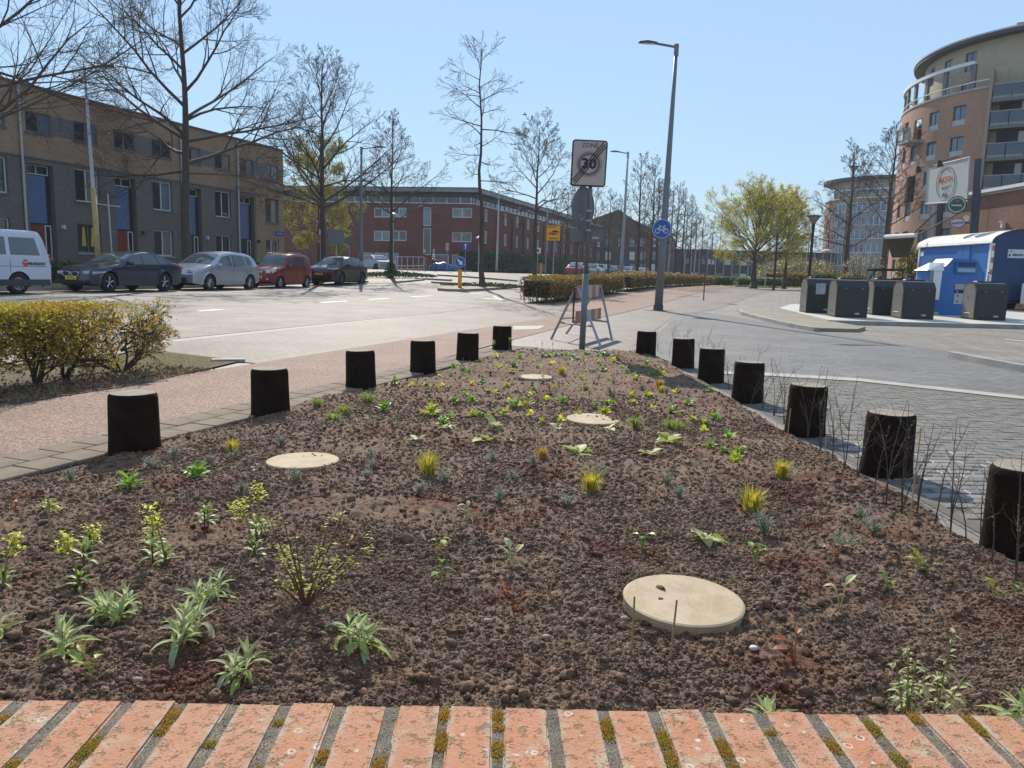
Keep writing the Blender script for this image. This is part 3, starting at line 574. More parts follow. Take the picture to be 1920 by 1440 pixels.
def wallbrick(seed):
    rr = random.Random(seed); bm = bmesh.new(); bmesh.ops.create_cube(bm, size=1)
    for v in bm.verts: v.co = Vector((v.co.x*.0650, v.co.y*.212, v.co.z*.1))
    bmesh.ops.bevel(bm, geom=list(bm.edges), offset=.003, segments=2, affect='EDGES')
    bmesh.ops.subdivide_edges(bm, edges=[e for e in bm.edges if e.calc_length() > .04], cuts=5)
    for v in bm.verts: v.co += Vector((rr.uniform(-1, 1), rr.uniform(-1, 1), rr.uniform(-1, 1)))*.0007
    me = bpy.data.meshes.new('brick'); bm.to_mesh(me); bm.free(); me.materials.append(MT['wallbrick']); return me
wb = [wallbrick(i) for i in range(5)]
for i in range(-41, 41):
    x = .080*i+.034+rnd.uniform(-.0015, .0015)
    inst('brick', wb[i % 5], wall, Matrix.Translation((x, YW-.106-1.0+rnd.uniform(-.0025, .0025), ZW-.05+rnd.uniform(-.0015, .001))) @ Matrix.Rotation(rnd.uniform(-.012, .012), 4, 'Z') @ Matrix.Rotation(rnd.uniform(-.008, .008), 4, 'Y'))
# joint grit + moss cushions of tiny blades in the joints
gr = MB(); ms = MB(); r3 = random.Random(11)
vi, fi = ico(1); vi = [Vector(v) for v in vi]; fi = [tuple(f) for f in fi]
for i in range(-14, 15):
    jx = .080*i-.006
    for k in range(26):
        r = r3.uniform(.0006, .0018); c = Vector((jx+r3.uniform(-.0075, .0075), YW-r3.uniform(0, .2), ZW-.0035)); gr.add([v*r*r3.uniform(.8, 1.3)+c for v in vi], fi)
    for q in range(r3.choice((1, 2, 3, 3, 4, 5))):
        cy = YW-r3.uniform(.012, .19); ln = r3.uniform(.006, .026)
        for k in range(int(ln*26000)):
            x = jx+r3.gauss(0, .005); x = min(jx+.009, max(jx-.009, x)); y = cy+r3.gauss(0, ln*.5); h = r3.uniform(.002, .0065); a = r3.uniform(0, 6.28); w = .0011
            b0 = Vector((x, y, ZW-.004)); tip = b0+Vector((r3.gauss(0, .002), r3.gauss(0, .002), h)); dx = Vector((math.cos(a)*w, math.sin(a)*w, 0)); ms.add([b0-dx, b0+dx, tip], [(0, 1, 2)])
o = gr.build('joint_grit', MT['mortar'], wall, world=True); o['kind'] = 'stuff'
o = ms.build('moss', MT['moss'], wall, world=True); o['kind'] = 'stuff'
wall.rotation_euler = (0, 0, .019)
# ================================================================== round slabs, bollards
def soil_pos(px, py):
    p = gp(px, py); z = soil_z(p.x, p.y); d = ray(px, py); k = (z-CH)/d.z; return Vector((k*d.x, k*d.y, soil_z(k*d.x, k*d.y)))
LM = []           # landmarks for the labels: (phrase, position)
def disc(px, py, r, label, phrase, tilt=0.):
    p = soil_pos(px, py); bm = bmesh.new(); bmesh.ops.create_cone(bm, cap_ends=True, segments=56, radius1=r*.985, radius2=r, depth=.042)
    top = [f for f in bm.faces if f.normal.z > .9]
    r = bmesh.ops.inset_region(bm, faces=top, thickness=.008, depth=.004)
    me = bpy.data.meshes.new('round_slab'); bm.to_mesh(me); bm.free(); me.materials.append(MT['stone'])
    o = bpy.data.objects.new('round_slab', me); COL.objects.link(o); o.location = (p.x, p.y, soil_z(p.x, p.y)-(.004 if py > 1000 else -.004 if py < 720 else .008)); o.rotation_euler = (tilt, tilt*.6, 0)
    tag(o, label, 'stone slab', 'round pale slabs laid in the soil'); LM.append((phrase, p))
disc(1280, 1139, .222, 'largest-looking pale tan round slab in the foreground soil, behind the two bamboo sticks', 'foreground round slab', .02)
disc(568, 867, .225, 'pale tan round slab on the left side of the bed, in front of the second left bollard', 'left round slab', -.015)
disc(1112, 790, .225, 'pale tan round slab in the middle of the bed, right of centre', 'middle round slab', .015)
disc(1003, 711, .2, 'small-looking pale round slab farthest back in the soil bed', 'farthest round slab')
bme_ = []
for k in range(3):
    rr = random.Random(k); mb = MB(); prof = [(.164, -.05), (.165, .0), (.158, .12), (.153, .385), (.149, .412), (.138, .424)]
    n = 40; vs = []
    for r, z in prof:
        for a in range(n): q = r*(1+rr.uniform(-.006, .006)); vs.append((q*math.cos(2*PI*a/n), q*math.sin(2*PI*a/n), z+rr.uniform(-.002, .002)))
    mb.add(vs, [(i*n+a, i*n+(a+1) % n, (i+1)*n+(a+1) % n, (i+1)*n+a) for i in range(len(prof)-1) for a in range(n)])
    shaft = mb.data('shaft'); shaft.materials.append(MT['bollard']); shaft.polygons.foreach_set('use_smooth', [True]*len(shaft.polygons))
    mb = MB(); mb.lathe([(.139, .422), (.137, .426), (.001, .423)], 40); cap = mb.data('top_face'); cap.materials.append(MT['bollard_top']); bme_.append((shaft, cap))
ordn = ['nearest', 'second nearest', 'third nearest', 'fourth nearest', 'fifth nearest', 'farthest']
LB = [(254, 857), (508, 785), (677, 732), (793, 703), (876, 680), (941, 660)]
RB = [(1908, 1040), (1660, 893), (1508, 817), (1400, 755), (1332, 718), (1280, 690), (1210, 671)]
def bollard(px, py, label, phrase, k, grp, dy=.05):
    p = gp(px, py); p.x += dy*p.x/p.y; p.y += dy
    t_ = thing('short_bollard', label, 'bollard', (p.x, p.y, H(p.x, p.y)), k*1.3, grp)
    for nm, me in (('shaft', bme_[k % 3][0]), ('top_face', bme_[k % 3][1])): inst(nm, me, t_, Matrix.Translation((0, 0, 0)))
    t_.rotation_euler = (rnd.uniform(-.02, .02), rnd.uniform(-.02, .02), k*1.3); LM.append((phrase, p)); return p
for k, (a, b) in enumerate(LB): bollard(a, b, f'{ordn[k]} short dark bollard of the left row, on tiles by the red path', f'{ordn[k]} left bollard', k, 'bollards along the cycle path')
nm = ['cut-off brown', 'nearest whole', 'second whole', 'third', 'fourth', 'fifth', 'farthest']
tx = ['cut by the right picture edge', 'of the right row, behind the tall bare twigs', 'of the right row, pale-topped, third in line', 'of the right row, dark rounded top, fourth in line', 'of the right row, fifth from the front', 'of the right row, second from the back', 'of the right row, farthest back near the barricade']
RBP = []
for k, (a, b) in enumerate(RB): RBP.append(bollard(a, b, f'short dark round bollard {tx[k]}', ['cut-off right bollard', 'nearest whole right bollard', 'pale-topped right bollard', 'dark-topped right bollard', 'fifth right bollard', 'sixth right bollard', 'farthest right bollard'][k], k+1, 'bollards along the grey lot'))
# ================================================================== plants of the bed
def mleaf(n=5, w=.22, fold=.25, curl=.5, tipw=.0, pet=.0, name='leaf', mat=None, wavy=0.):
    """a leaf of length 1 along +X, curling"""
    mb = MB(); vs = []; x = z = 0.; an = .0; st_ = 1./n; rr = random.Random(int(w*1000+curl*77))
    for i in range(n+1):
        f = i/n; ww = w*math.sin(PI*min(1, max(.04, (f-pet)/(1-pet)))**.8)*.5 if f > pet else .02
        if i == n: ww = tipw+.004
        q = wavy*rr.uniform(-1, 1)
        vs += [(x, -ww, z+fold*ww+q), (x, 0, z), (x, ww, z+fold*ww-q)]
        x += st_*math.cos(an); z += st_*math.sin(an); an -= curl/n*(1+f)
    fs = []
    for i in range(n): o = i*3; fs += [(o, o+1, o+4, o+3), (o+1, o+2, o+5, o+4)]
    mb.add(vs, fs); me = mb.data(name); 
    if mat: me.materials.append(mat)
    me.polygons.foreach_set('use_smooth', [True]*len(me.polygons)); return me
def leafmtx(base, az, el, ln, roll=0.): return Matrix.Translation(base) @ Matrix.Rotation(az, 4, 'Z') @ Matrix.Rotation(-el, 4, 'Y') @ Matrix.Rotation(roll, 4, 'X') @ Matrix.Diagonal((ln, ln, ln, 1))
def addleaf(mb, me, mtx):
    mb.add([mtx @ v.co for v in me.vertices], [tuple(p.vertices) for p in me.polygons])
PM = {}
PM['felt'] = M('felted_silver_leaf', (.52,.56,.36), .85, var=.12, scale=20, trans=.45, col2=(.42,.50,.26))
PM['felt2'] = M('fresh_silver_leaf', (.48,.58,.20), .8, var=.12, scale=20, trans=.5)
PM['euph'] = M('euphorbia_leaf', (.27,.36,.09), .5, var=.25, scale=20, trans=.4)
PM['euphf'] = M('lime_bract', (.70,.72,.05), .5, var=.15, scale=30, trans=.5)
PM['stem'] = M('green_stem', (.22,.22,.08), .6, var=.2)
PM['lav'] = M('grey_green_needle', (.28,.31,.22), .7, var=.25, scale=30, trans=.25)
PM['lush'] = M('bright_green_leaf', (.22,.40,.05), .45, var=.25, scale=20, trans=.45)
PM['lime'] = M('yellow_green_leaf', (.46,.50,.06), .5, var=.2, scale=20, trans=.5)
PM['straw'] = M('yellow_grass_blade', (.50,.44,.06), .6, var=.2, scale=30, trans=.45)
PM['strawo'] = M('orange_grass_blade', (.50,.33,.09), .6, var=.2, scale=30, trans=.4)
PM['green'] = M('green_grass_blade', (.27,.32,.07), .6, var=.2, scale=30, trans=.45)
PM['pale'] = M('pale_broad_leaf', (.50,.54,.27), .6, var=.2, scale=20, trans=.4)
PM['red'] = M('reddish_leaf', (.38,.12,.04), .5, var=.25, scale=20, trans=.4)
PM['woody'] = M('reddish_twig', (.14,.065,.045), .7, var=.2)
PM['dry'] = M('dry_stalk', (.34,.26,.17), .8, var=.2)
PM['vari'] = M('white_green_leaf', (.42,.46,.32), .6, var=.2, scale=30, trans=.35)
L_FELT = [mleaf(6, .185, .7, c, 0, .12, 'leaf', PM['felt'] if k % 3 else PM['felt2'], .006) for k, c in enumerate((.5, 1.0, 1.9, 2.7, 1.5, .2))]
L_EUPH = [mleaf(4, .22, .2, c, 0, 0, 'leaf', PM['euph']) for c in (.2, .7, 1.2)]
L_BROAD = [mleaf(5, .62, .3, c, 0, .15, 'leaf', m_, .012) for c, m_ in ((.6, PM['pale']), (1.3, PM['lime']), (.2, PM['pale']), (1.8, PM['pale']))]
L_N = mleaf(2, .10, 0, .2); L_M = mleaf(3, .34, .25, .7); L_R = mleaf(3, .6, .3, .6, 0, .1)
KINDS = {}
def lambs_ear(p, R_, g, n=16, up=1.):
    for c in range(g):
        off = Vector((0, 0, 0)) if c == 0 else Vector((R_.uniform(-.07, .07), R_.uniform(-.05, .05), 0)); h = R_.uniform(.02, .06)*up
        for k in range(n):
            f = k/n; az = k*2.4+R_.uniform(-.3, .3); el = .05+1.35*f+R_.uniform(-.2, .2); ln = R_.uniform(.085, .125)*(1.05-.45*f)*up
            me = L_FELT[R_.choice((0, 1, 2, 3) if f < .5 else (0, 1, 5, 5))]
            inst('leaf', me, p, leafmtx(off+Vector((0, 0, .01+h*f)), az, el, ln, R_.uniform(-.4, .4)))
def euphorbia(p, R_, h=.2, lean=0., fl=True, rosettes=1):
    az0 = R_.uniform(0, 6.28); tip = Vector((lean, R_.uniform(-.01, .01), h))
    if fl:
        mb = MB(); pts = [Vector((0, 0, 0)), Vector((lean*.25, 0, h*.4)), Vector((lean*.6, 0, h*.75)), tip]; mb.tube(pts, [.0035, .003, .0025, .002], 5)
        for k in range(10): q = tip+Vector((0, 0, -.045+.005*k)); mb.tube([q-Vector((0, 0, .012)), q+Vector((R_.uniform(-.02, .02), R_.uniform(-.02, .02), .008))], .0012, 4)
        mb.build('stem', PM['stem'], p)
        mb = MB()
        for k in range(60):
            q = tip+Vector((R_.gauss(0, .012), R_.gauss(0, .012), R_.uniform(-.045, .016))); addleaf(mb, L_R, leafmtx(q, R_.uniform(0, 6.28), R_.uniform(-.2, 1.), R_.uniform(.010, .018)))
        mb.build('flower_head', PM['euphf'], p)
    for c in range(rosettes):
        off = Vector((0, 0, 0)) if c == 0 else Vector((R_.uniform(-.05, .06), R_.uniform(-.05, .05), 0)); hh = .05 if c else .03+.02*(not fl)
        mb = MB(); mb.tube([off, off+Vector((0, 0, hh+.02))], .003, 5); mb.build('stem', PM['woody'], p)
        for k in range(16): f = k/16; inst('leaf', L_EUPH[R_.randrange(3)], p, leafmtx(off+Vector((0, 0, hh*.5+hh*f)), az0+k*2.4, .1+1.1*f, R_.uniform(.045, .062)*(1-.3*f)))
def tuft_mb(R_, n, h, spread, w=.0022, droop=.5):
    mb = MB()
    for k in range(n):
        a = R_.uniform(0, 6.28); r = abs(R_.gauss(0, spread*.25)); b0 = Vector((r*math.cos(a), r*math.sin(a), 0)); l = h*R_.uniform(.5, 1.1); out = Vector((math.cos(a), math.sin(a), 0))*R_.uniform(.1, 1)*spread
        pr = Vector((-math.sin(a), math.cos(a), 0))*w
        q = [b0, b0+out*.35+Vector((0, 0, l*.6)), b0+out+Vector((0, 0, l*(1-droop*R_.random()*.5)))]
        mb.add([q[0]-pr, q[0]+pr, q[1]+pr*.8, q[1]-pr*.8, q[2]], [(0, 1, 2, 3), (3, 2, 4)])
    return mb
def lav_mb(R_, h=.05, stems=12):
    mb = MB()
    for s_ in range(stems):
        a = R_.uniform(0, 6.28); e = R_.uniform(.7, 1.5); d = Vector((math.cos(a)*math.cos(e), math.sin(a)*math.cos(e), math.sin(e))); l = h*R_.uniform(.6, 1.1)
        mb.tube([Vector((0, 0, 0)), d*l], .0012, 3)
        for k in range(14): addleaf(mb, L_N, leafmtx(d*l*(.25+.75*k/14), R_.uniform(0, 6.28), R_.uniform(.1, 1.2), .020))
    return mb
def clump_mb(R_, n=22, ln=.05, me=None, up=.9, h=.02):
    mb = MB()
    for k in range(n): f = k/n; addleaf(mb, me or L_M, leafmtx(Vector((R_.uniform(-.01, .01), R_.uniform(-.01, .01), h*f)), k*2.4+R_.uniform(-.3, .3), R_.uniform(.1, .5)+up*f, ln*R_.uniform(.7, 1.15), R_.uniform(-.5, .5)))
    return mb
def seed_mb(R_, n=3, h=.05, ln=.03):
    mb = MB()
    for k in range(n):
        a = R_.uniform(0, 6.28); q = Vector((math.cos(a)*.012, math.sin(a)*.012, h*R_.uniform(.5, 1))); mb.tube([Vector((0, 0, 0)), q*.5+Vector((.003, 0, .004)), q], .0012, 4); addleaf(mb, L_R, leafmtx(q, a+R_.uniform(-.5, .5), R_.uniform(-.2, 1.), ln*R_.uniform(.7, 1.1)))
    return mb
REG = []          # (object, noun phrase with its kind, category, group, position)
def reg(o, noun, cat, grp, p): o['category'] = cat; REG.append((o, noun, cat, grp, Vector(p))); return o
def place_e(name, px, py): p = soil_pos(px, py); return thing(name, None, None, (p.x, p.y, p.z-.004), rnd.uniform(0, 6.28)), p
i = 0
for px, py, g, n, up, noun in ((205, 1160, 5, 13, 1., 'widest furry silver-green clump'), (118, 1228, 2, 13, 1.05, 'upright furry silver plant'), (345, 1198, 4, 12, 1.05, 'spreading furry silver plant'),
     (393, 1128, 3, 13, .95, 'compact furry silver plant'), (462, 1262, 1, 16, 1.05, 'single furry silver rosette'), (655, 1205, 4, 12, 1.05, 'furry silver plant with side shoot'),
     (-2, 1190, 2, 12, 1.05, 'furry silver plant cut by left picture edge'), (1438, 1352, 2, 14, .9, 'furry green rosette at the brick wall'), (1912, 1352, 2, 14, 1.15, 'furry silver plant at the right end of the wall')):
    i += 1; e, p = place_e('lambs_ear_plant', px, py); e.scale = (1.0,)*3; lambs_ear(e, random.Random(i), max(g, 2), n, up); reg(e, noun, 'plant', 'furry silver-leaved plants', p)
    if i < 8: LM.append((noun, p))
for px, py, h, lean, fl, ro in ((158, 1062, .06, 0, False, 1), (150, 1098, .15, -.035, True, 1), (170, 1040, .07, .01, True, 1), (312, 1062, .17, -.04, True, 2), (288, 1030, .08, 0, True, 1), (478, 1052, .17, -.04, True, 1), (490, 1005, .17, -.01, True, 2), (8, 1105, .14, .03, True, 1), (390, 985, .05, 0, False, 2), (92, 955, .04, 0, True, 1)):
    i += 1; e, p = place_e('spurge_plant', px, py); euphorbia(e, random.Random(i), h, lean, fl, ro)
    e.rotation_euler = (0, 0, 0); e.scale = (1.35,)*3; reg(e, 'spurge with lime flower head' if fl else 'leafy spurge without flowers', 'plant', 'spurge plants with lime flower heads', p)
for px, py, n, s_ in ((1088, 850, 10, 1.1), (1250, 832, 9, 1.15), (1212, 845, 7, .8), (1145, 808, 8, .7), (838, 803, 8, .65), (780, 822, 6, .75), (910, 832, 5, .95), (930, 800, 6, .9), (955, 818, 5, .6), (1046, 806, 6, .65), (1325, 1018, 8, .95)):
    i += 1; e, p = place_e('broad_leaved_plant', px, py); R_ = random.Random(i*3)
    for k in range(n): inst('leaf', L_BROAD[R_.randrange(4)], e, leafmtx(Vector((R_.uniform(-.02, .02), R_.uniform(-.02, .02), .008)), k*2.4+R_.uniform(-.4, .4), R_.uniform(.05, .9), R_.uniform(.09, .14)*s_, R_.uniform(-.4, .4)))
    reg(e, 'low broad-leaved pale plant', 'plant', 'broad-leaved pale plants', p)
def small(name, lst, maker, mat, noun, cat, grp):
    global i
    for q in lst:
        i += 1; px, py = q[:2]; sc = q[2] if len(q) > 2 else 1.; p = soil_pos(px, py); R_ = random.Random(i*7)
        m_ = mat if not isinstance(mat, (list, tuple)) else mat[i % len(mat)]
        o = maker(R_).build(name, m_, smooth=False, loc=(p.x, p.y, p.z-.003), rot=R_.uniform(0, 6.28)); sc *= 1.5 if name in ('leafy_seedling', 'lavender_plant') else 1.35; o.scale = (sc, sc, sc)
        reg(o, noun, cat, grp, p)
small('lavender_plant', [(327, 858), (283, 878), (452, 918), (555, 905), (527, 832), (695, 862), (697, 880), (687, 905), (785, 930, 1.1), (835, 903, 1.1), (922, 864), (937, 930, 1.2), (962, 900), (1000, 880), (1062, 942), (1128, 890), (1250, 900), (1275, 935), (1432, 1002, 1.5), (1614, 973), (1636, 1003, 1.2), (1585, 1032, 1.2), (440, 862, .8), (135, 908, 1.1), (390, 868, .8), (865, 697), (905, 708), (1150, 718), (1145, 745, 1.2), (1205, 728), (1250, 740), (1270, 728, .9), (880, 700, .9), (645, 745, .7), (1180, 690, .8), (1018, 722, 1.1), (973, 712, 1.1)],
      lambda R_: lav_mb(R_, .05, 13), PM['lav'], 'small grey-green needle tuft', 'plant', 'small grey-green needle-leaved tufts')
small('grass_tuft', [(803, 886, 1.35), (1016, 862, .9), (1108, 916, 1.25), (1410, 952, 1.35), (1465, 893, 1.1), (437, 845, 1.), (1237, 722, 1.1), (1240, 735, .9), (1053, 698, 1.1), (985, 765, .7)],
      lambda R_: tuft_mb(R_, 150, .085, .05), (PM['straw'], PM['straw'], PM['straw'], PM['straw'], PM['strawo']), 'fine yellow grass tuft', 'grass tuft', 'yellow ornamental grass tufts')
small('grass_tuft', [(1190, 800, 1.), (1255, 810, 1.1), (1278, 802, 1.), (690, 755, 1.2), (625, 788, 1.1), (596, 765, 1.), (645, 775, 1), (1352, 705, .8), (1098, 735, .8)],
      lambda R_: tuft_mb(R_, 110, .085, .07, droop=1.2), PM['green'], 'arching green grass tuft', 'grass tuft', 'green ornamental grass tufts')
small('leafy_seedling', [(370, 888, 1.25), (240, 918, 1.25), (808, 780, 1.3), (853, 752, 1.1), (722, 770, 1.2), (885, 752, 1.), (887, 782, 1.), (965, 768, 1.2), (990, 757, 1.), (1055, 760, 1.1), (945, 779, .9), (738, 726, 1.), (800, 722, .9), (830, 800, 1.1), (1130, 772, 1.1), (1260, 775, 1.), (1365, 825, 1.), (1385, 850, .9), (1380, 862, .8), (1330, 840, .9), (1340, 787, 1.), (1225, 705, .9), (1090, 706, .8), (1175, 700, .9), (870, 695, .8), (900, 680, .8), (935, 692, .9), (965, 690, 1.), (850, 690, .9), (975, 672, .9), (998, 678, .8), (820, 692, .7), (1130, 695, .9), (1290, 760, .9), (1375, 870, .7), (1240, 690, .8)],
      lambda R_: clump_mb(R_, 22, .052), (PM['lush'], PM['lime'], PM['euph'], PM['lush']), 'small clump of fresh green leaves', 'plant', 'small fresh green clumps')
R4 = random.Random(99)
small('pale_seedling', [(1008+R4.uniform(-3, 3)+11*k, 668+R4.uniform(-2, 3), R4.uniform(.8, 1.1)) for k in range(14)], lambda R_: clump_mb(R_, 16, .05, L_R, .5), (PM['vari'], PM['vari'], PM['lush']), 'whitish seedling at the far bed edge', 'plant', 'whitish seedlings along the far edge')
small('lime_seedling', [(1095, 680), (1120, 684), (1150, 677), (1212, 680, 1.2), (1010, 690), (1035, 683), (1068, 676), (1165, 690), (930, 672), (1330, 735), (960, 700, .9), (885, 725, .9), (905, 715, .9), (1040, 730, .8), (1025, 745, .8), (870, 740, .8), (1190, 712, .8), (1218, 748, .8), (740, 705, .8), (765, 712, .8), (715, 718, .8), (845, 706, .8), (950, 725, .8), (930, 735, .8), (1280, 775, .8), (1300, 790, .8), (1320, 805, .9), (1355, 845, .8)]+[(R4.uniform(770, 1330), R4.uniform(690, 800), R4.uniform(.6, .95)) for _ in range(44)],
      lambda R_: clump_mb(R_, 14, .042, L_R), (PM['lime'], PM['euphf'], PM['lush']), 'tiny lime-green seedling', 'plant', 'tiny lime seedlings')
small('sprout', [(962, 1065, 1.6), (825, 1088, 1.3), (963, 1140, 1.4), (822, 1040, 1.2), (1205, 1022, 1.4), (880, 982, 1.4), (1413, 1055, 1.6), (1568, 1045, 1.3), (1725, 1062, 1.3), (1665, 1112), (1573, 1155, 1.4), (1895, 1112), (1490, 1252, 1.5), (170, 1270, 1.1), (1740, 1070, .9), (445, 960, .9), (480, 880, .8), (30, 965, 1.1), (1860, 1130, .9)],
      lambda R_: seed_mb(R_), (PM['lush'], PM['red'], PM['lime'], PM['lush'], PM['pale']), 'single sprout with few leaves', 'plant', 'lone sprouts on bare soil')
# multi-stemmed shrub in the left foreground
e, p = place_e('young_shrub', 572, 1140); e.scale = (1.4, 1.3, 1.22); e.rotation_euler = (0, 0, 0); R_ = random.Random(5); tw = MB(); lf = MB()
D = p.y
for (dx, dz) in ((-.16, .34), (-.10, .36), (-.05, .40), (-.02, .33), (.03, .30), (.07, .36), (.13, .42), (.15, .30), (.21, .33), (.19, .22), (-.13, .20), (.05, .18), (-.07, .16), (.10, .14)):
    dx *= .82; dz *= .74; dy = R_.uniform(-.05, .12); pts = [Vector((0, 0, 0)), Vector((dx*.3, dy*.3, dz*.35)), Vector((dx*.7, dy*.7, dz*.7)), Vector((dx, dy, dz))]; tw.tube(pts, [.0032, .0026, .002, .0012], 5)
    for k in range(R_.choice((14, 20, 26))):
        f = R_.uniform(.15, 1)**.6; q = pts[0].lerp(pts[3], f) if f > .9 else (pts[1].lerp(pts[2], (f-.3)/.6) if f > .35 else pts[0].lerp(pts[1], f/.35)); addleaf(lf, L_M, leafmtx(q, R_.uniform(0, 6.28), R_.uniform(-.3, 1), R_.uniform(.012, .026)))
tw.build('stems', PM['woody'], e); lf.build('leaves', PM['lime'], e)
e['label'] = 'open many-stemmed young shrub with reddish twigs and small green leaves, left foreground'; e['category'] = 'shrub'; LM.append(('many-stemmed young shrub', p))
# lanky stems bottom right
for px, py, hs in ((1700, 1345, ((-.03, .15), (0, .19), (.02, .16), (.05, .14), (.01, .10))), (1748, 1350, ((.04, .22), (.09, .13), (.015, .12)))):
    e, p = place_e('lanky_plant', px, py); e.scale = (1.2,)*3; e.rotation_euler = (0, 0, 0); R_ = random.Random(px); tw = MB(); lf = MB()
    for dx, dz in hs:
        pts = [Vector((dx*.2, 0, 0)), Vector((dx*.5, .01, dz*.5)), Vector((dx, .02, dz))]; tw.tube(pts, [.0028, .0022, .0015], 5)
        for k in range(14): f = R_.uniform(.35, 1); addleaf(lf, L_M, leafmtx(pts[0].lerp(pts[2], f), R_.uniform(0, 6.28), R_.uniform(-.7, .6), R_.uniform(.02, .036)))
    tw.build('stem', PM['stem'], e); lf.build('leaves', PM['pale'], e); reg(e, 'lanky plant with drooping leaves', 'plant', 'lanky plants by the wall', p)
# tall pale flowers at the far edge
for px, py, top in ((1016, 668, 640), (1036, 668, 643), (925, 665, 630), (955, 662, 632)):
    e, p = place_e('flowering_spurge', px, py); e.rotation_euler = (0, 0, 0); euphorbia(e, random.Random(px), .22, .0, True, 1); reg(e, 'tall thin yellow-flowered spurge', 'plant', 'tall thin spurges at the back', p)
# dead stubs
for px, py in ((820, 1300), (1085, 1265), (905, 1010), (1040, 765), (745, 940)):
    e = MB(); R_ = random.Random(px)
    for k in range(5): a = R_.uniform(0, 6.28); e.tube([Vector((0, 0, 0)), Vector((math.cos(a)*.012, math.sin(a)*.012, .03)), Vector((math.cos(a)*.03, math.sin(a)*.03, R_.uniform(.05, .075)))], [.002, .0014, .0008], 4)
    p = soil_pos(px, py); o = e.build('dry_twig_tuft', PM['woody'], loc=(p.x, p.y, p.z-.004)); reg(o, 'tuft of thin dry leafless twigs', 'twigs', 'dry twig tufts in the soil', p)
# bamboo sticks
for px, py, h, ln in ((1184, 1228, .195, .0), (1257, 1230, .205, .01), (1212, 968, .14, .02), (1173, 1000, .09, .03), (1120, 992, .06, 0), (1327, 890, .1, .01), (1520, 900, .08, .01), (1734, 1018, .13, .0), (1030, 1128, .10, .01), (96, 1010, .20, -.005), (163, 985, .17, -.03), (256, 1010, .15, .015), (288, 945, .14, -.01), (357, 960, .13, -.01), (487, 820, .1, -.004), (472, 800, .09, .0), (1700, 1022, .56, .01), (1553, 893, .10, .01), (1500, 855, .09, 0), (1538, 940, .07, 0), (880, 690, .13, 0), (868, 688, .12, 0), (925, 700, .14, 0), (1408, 755, .28, -.01), (1475, 830, .25, .01), (1540, 905, .30, .008)):
    e = MB(); p = soil_pos(px, py); e.tube([Vector((0, 0, -.01)), Vector((ln*.5, 0, h*.5)), Vector((ln, 0, h))], .0034, 6); e.tube([Vector((ln*.48, 0, h*.48)), Vector((ln*.52, 0, h*.52))], .0042, 6)
    o = e.build('bamboo_stick', MT['bamboo'], loc=(p.x, p.y, p.z)); reg(o, 'thin bamboo stick' if h < .2 else 'tall bamboo stick', 'stick', 'bamboo marker sticks in the soil', p)
# bare whips of the young hedge along the right edge
whips = [(1210, 660), (1233, 662), (1255, 672), (1268, 680), (1285, 690), (1300, 697), (1318, 705), (1333, 715), (1348, 722), (1365, 735), (1385, 748), (1408, 762), (1428, 772), (1450, 785), (1470, 800), (1492, 812), (1515, 828), (1538, 850), (1560, 865), (1583, 885), (1608, 905), (1640, 930), (1662, 945), (1690, 965), (1718, 975), (1752, 985), (1782, 1003), (1812, 1022), (1838, 1035), (1860, 1055), (1905, 1095)]
for k, (px, py) in enumerate(whips):
    R_ = random.Random(k*13+2); e = MB(); n_ = R_.choice((1, 2, 3, 3)); bud = MB(); p = soil_pos(px, py)
    for q in range(n_):
        lx, ly = R_.uniform(-.14, .16), R_.uniform(-.1, .1); h = R_.uniform(.34, .64); pts = [Vector((0, 0, -.01))]
        for f in (.25, .5, .75, 1.): pts.append(Vector((lx*f*f+R_.uniform(-.01, .01), ly*f, h*f)))
        e.tube(pts, [.0038, .0031, .0025, .0019, .001], 5)
        for b in range(5):
            f = R_.uniform(.3, .9); b0 = Vector((lx*f*f, ly*f, h*f)); a = R_.uniform(0, 6.28); ll = R_.uniform(.05, .14); e.tube([b0, b0+Vector((math.cos(a)*ll*.6, math.sin(a)*ll*.6, ll*.5)), b0+Vector((math.cos(a)*ll*.8, math.sin(a)*ll*.8, ll))], [.0016, .0012, .0006], 4)
        for b in range(16): f = R_.uniform(.2, 1); addleaf(bud, L_M, leafmtx(Vector((lx*f*f, ly*f, h*f)), R_.uniform(0, 6.28), .8, .009))
    w_ = thing('bare_whip', None, None, (p.x, p.y, p.z-.004)); e.build('stems', MT['twig'], w_); bud.build('buds', PM['pale'], w_); reg(w_, 'bare whip-like hedge sapling', 'sapling', 'bare hedge saplings along the right edge of the bed', p)
# pebbles and scraps
vi2, fi2 = ico(2)
for px, py, r in ((1025, 1200, .013), (1413, 1222, .012), (890, 1080, .012), (915, 1172, .014), (258, 1285, .012), (765, 1030, .010), (1170, 1172, .012), (460, 1205, .011)):
    p = soil_pos(px, py); e = MB(); rr = random.Random(px); e.add([Vector((v[0]*1.3, v[1], v[2]*.75))*r*(1+rr.uniform(-.12, .12)) for v in vi2], [tuple(f) for f in fi2]); o = e.build('pebble', M('pebble', (.30,.22,.17) if px != 1413 else (.6,.58,.55), .8, var=.2, scale=60), smooth=True, loc=(p.x, p.y, p.z+r*.7)); reg(o, 'rounded pebble' if px != 1413 else 'white stone chip', 'stone', 'pebbles lying on the soil', p)
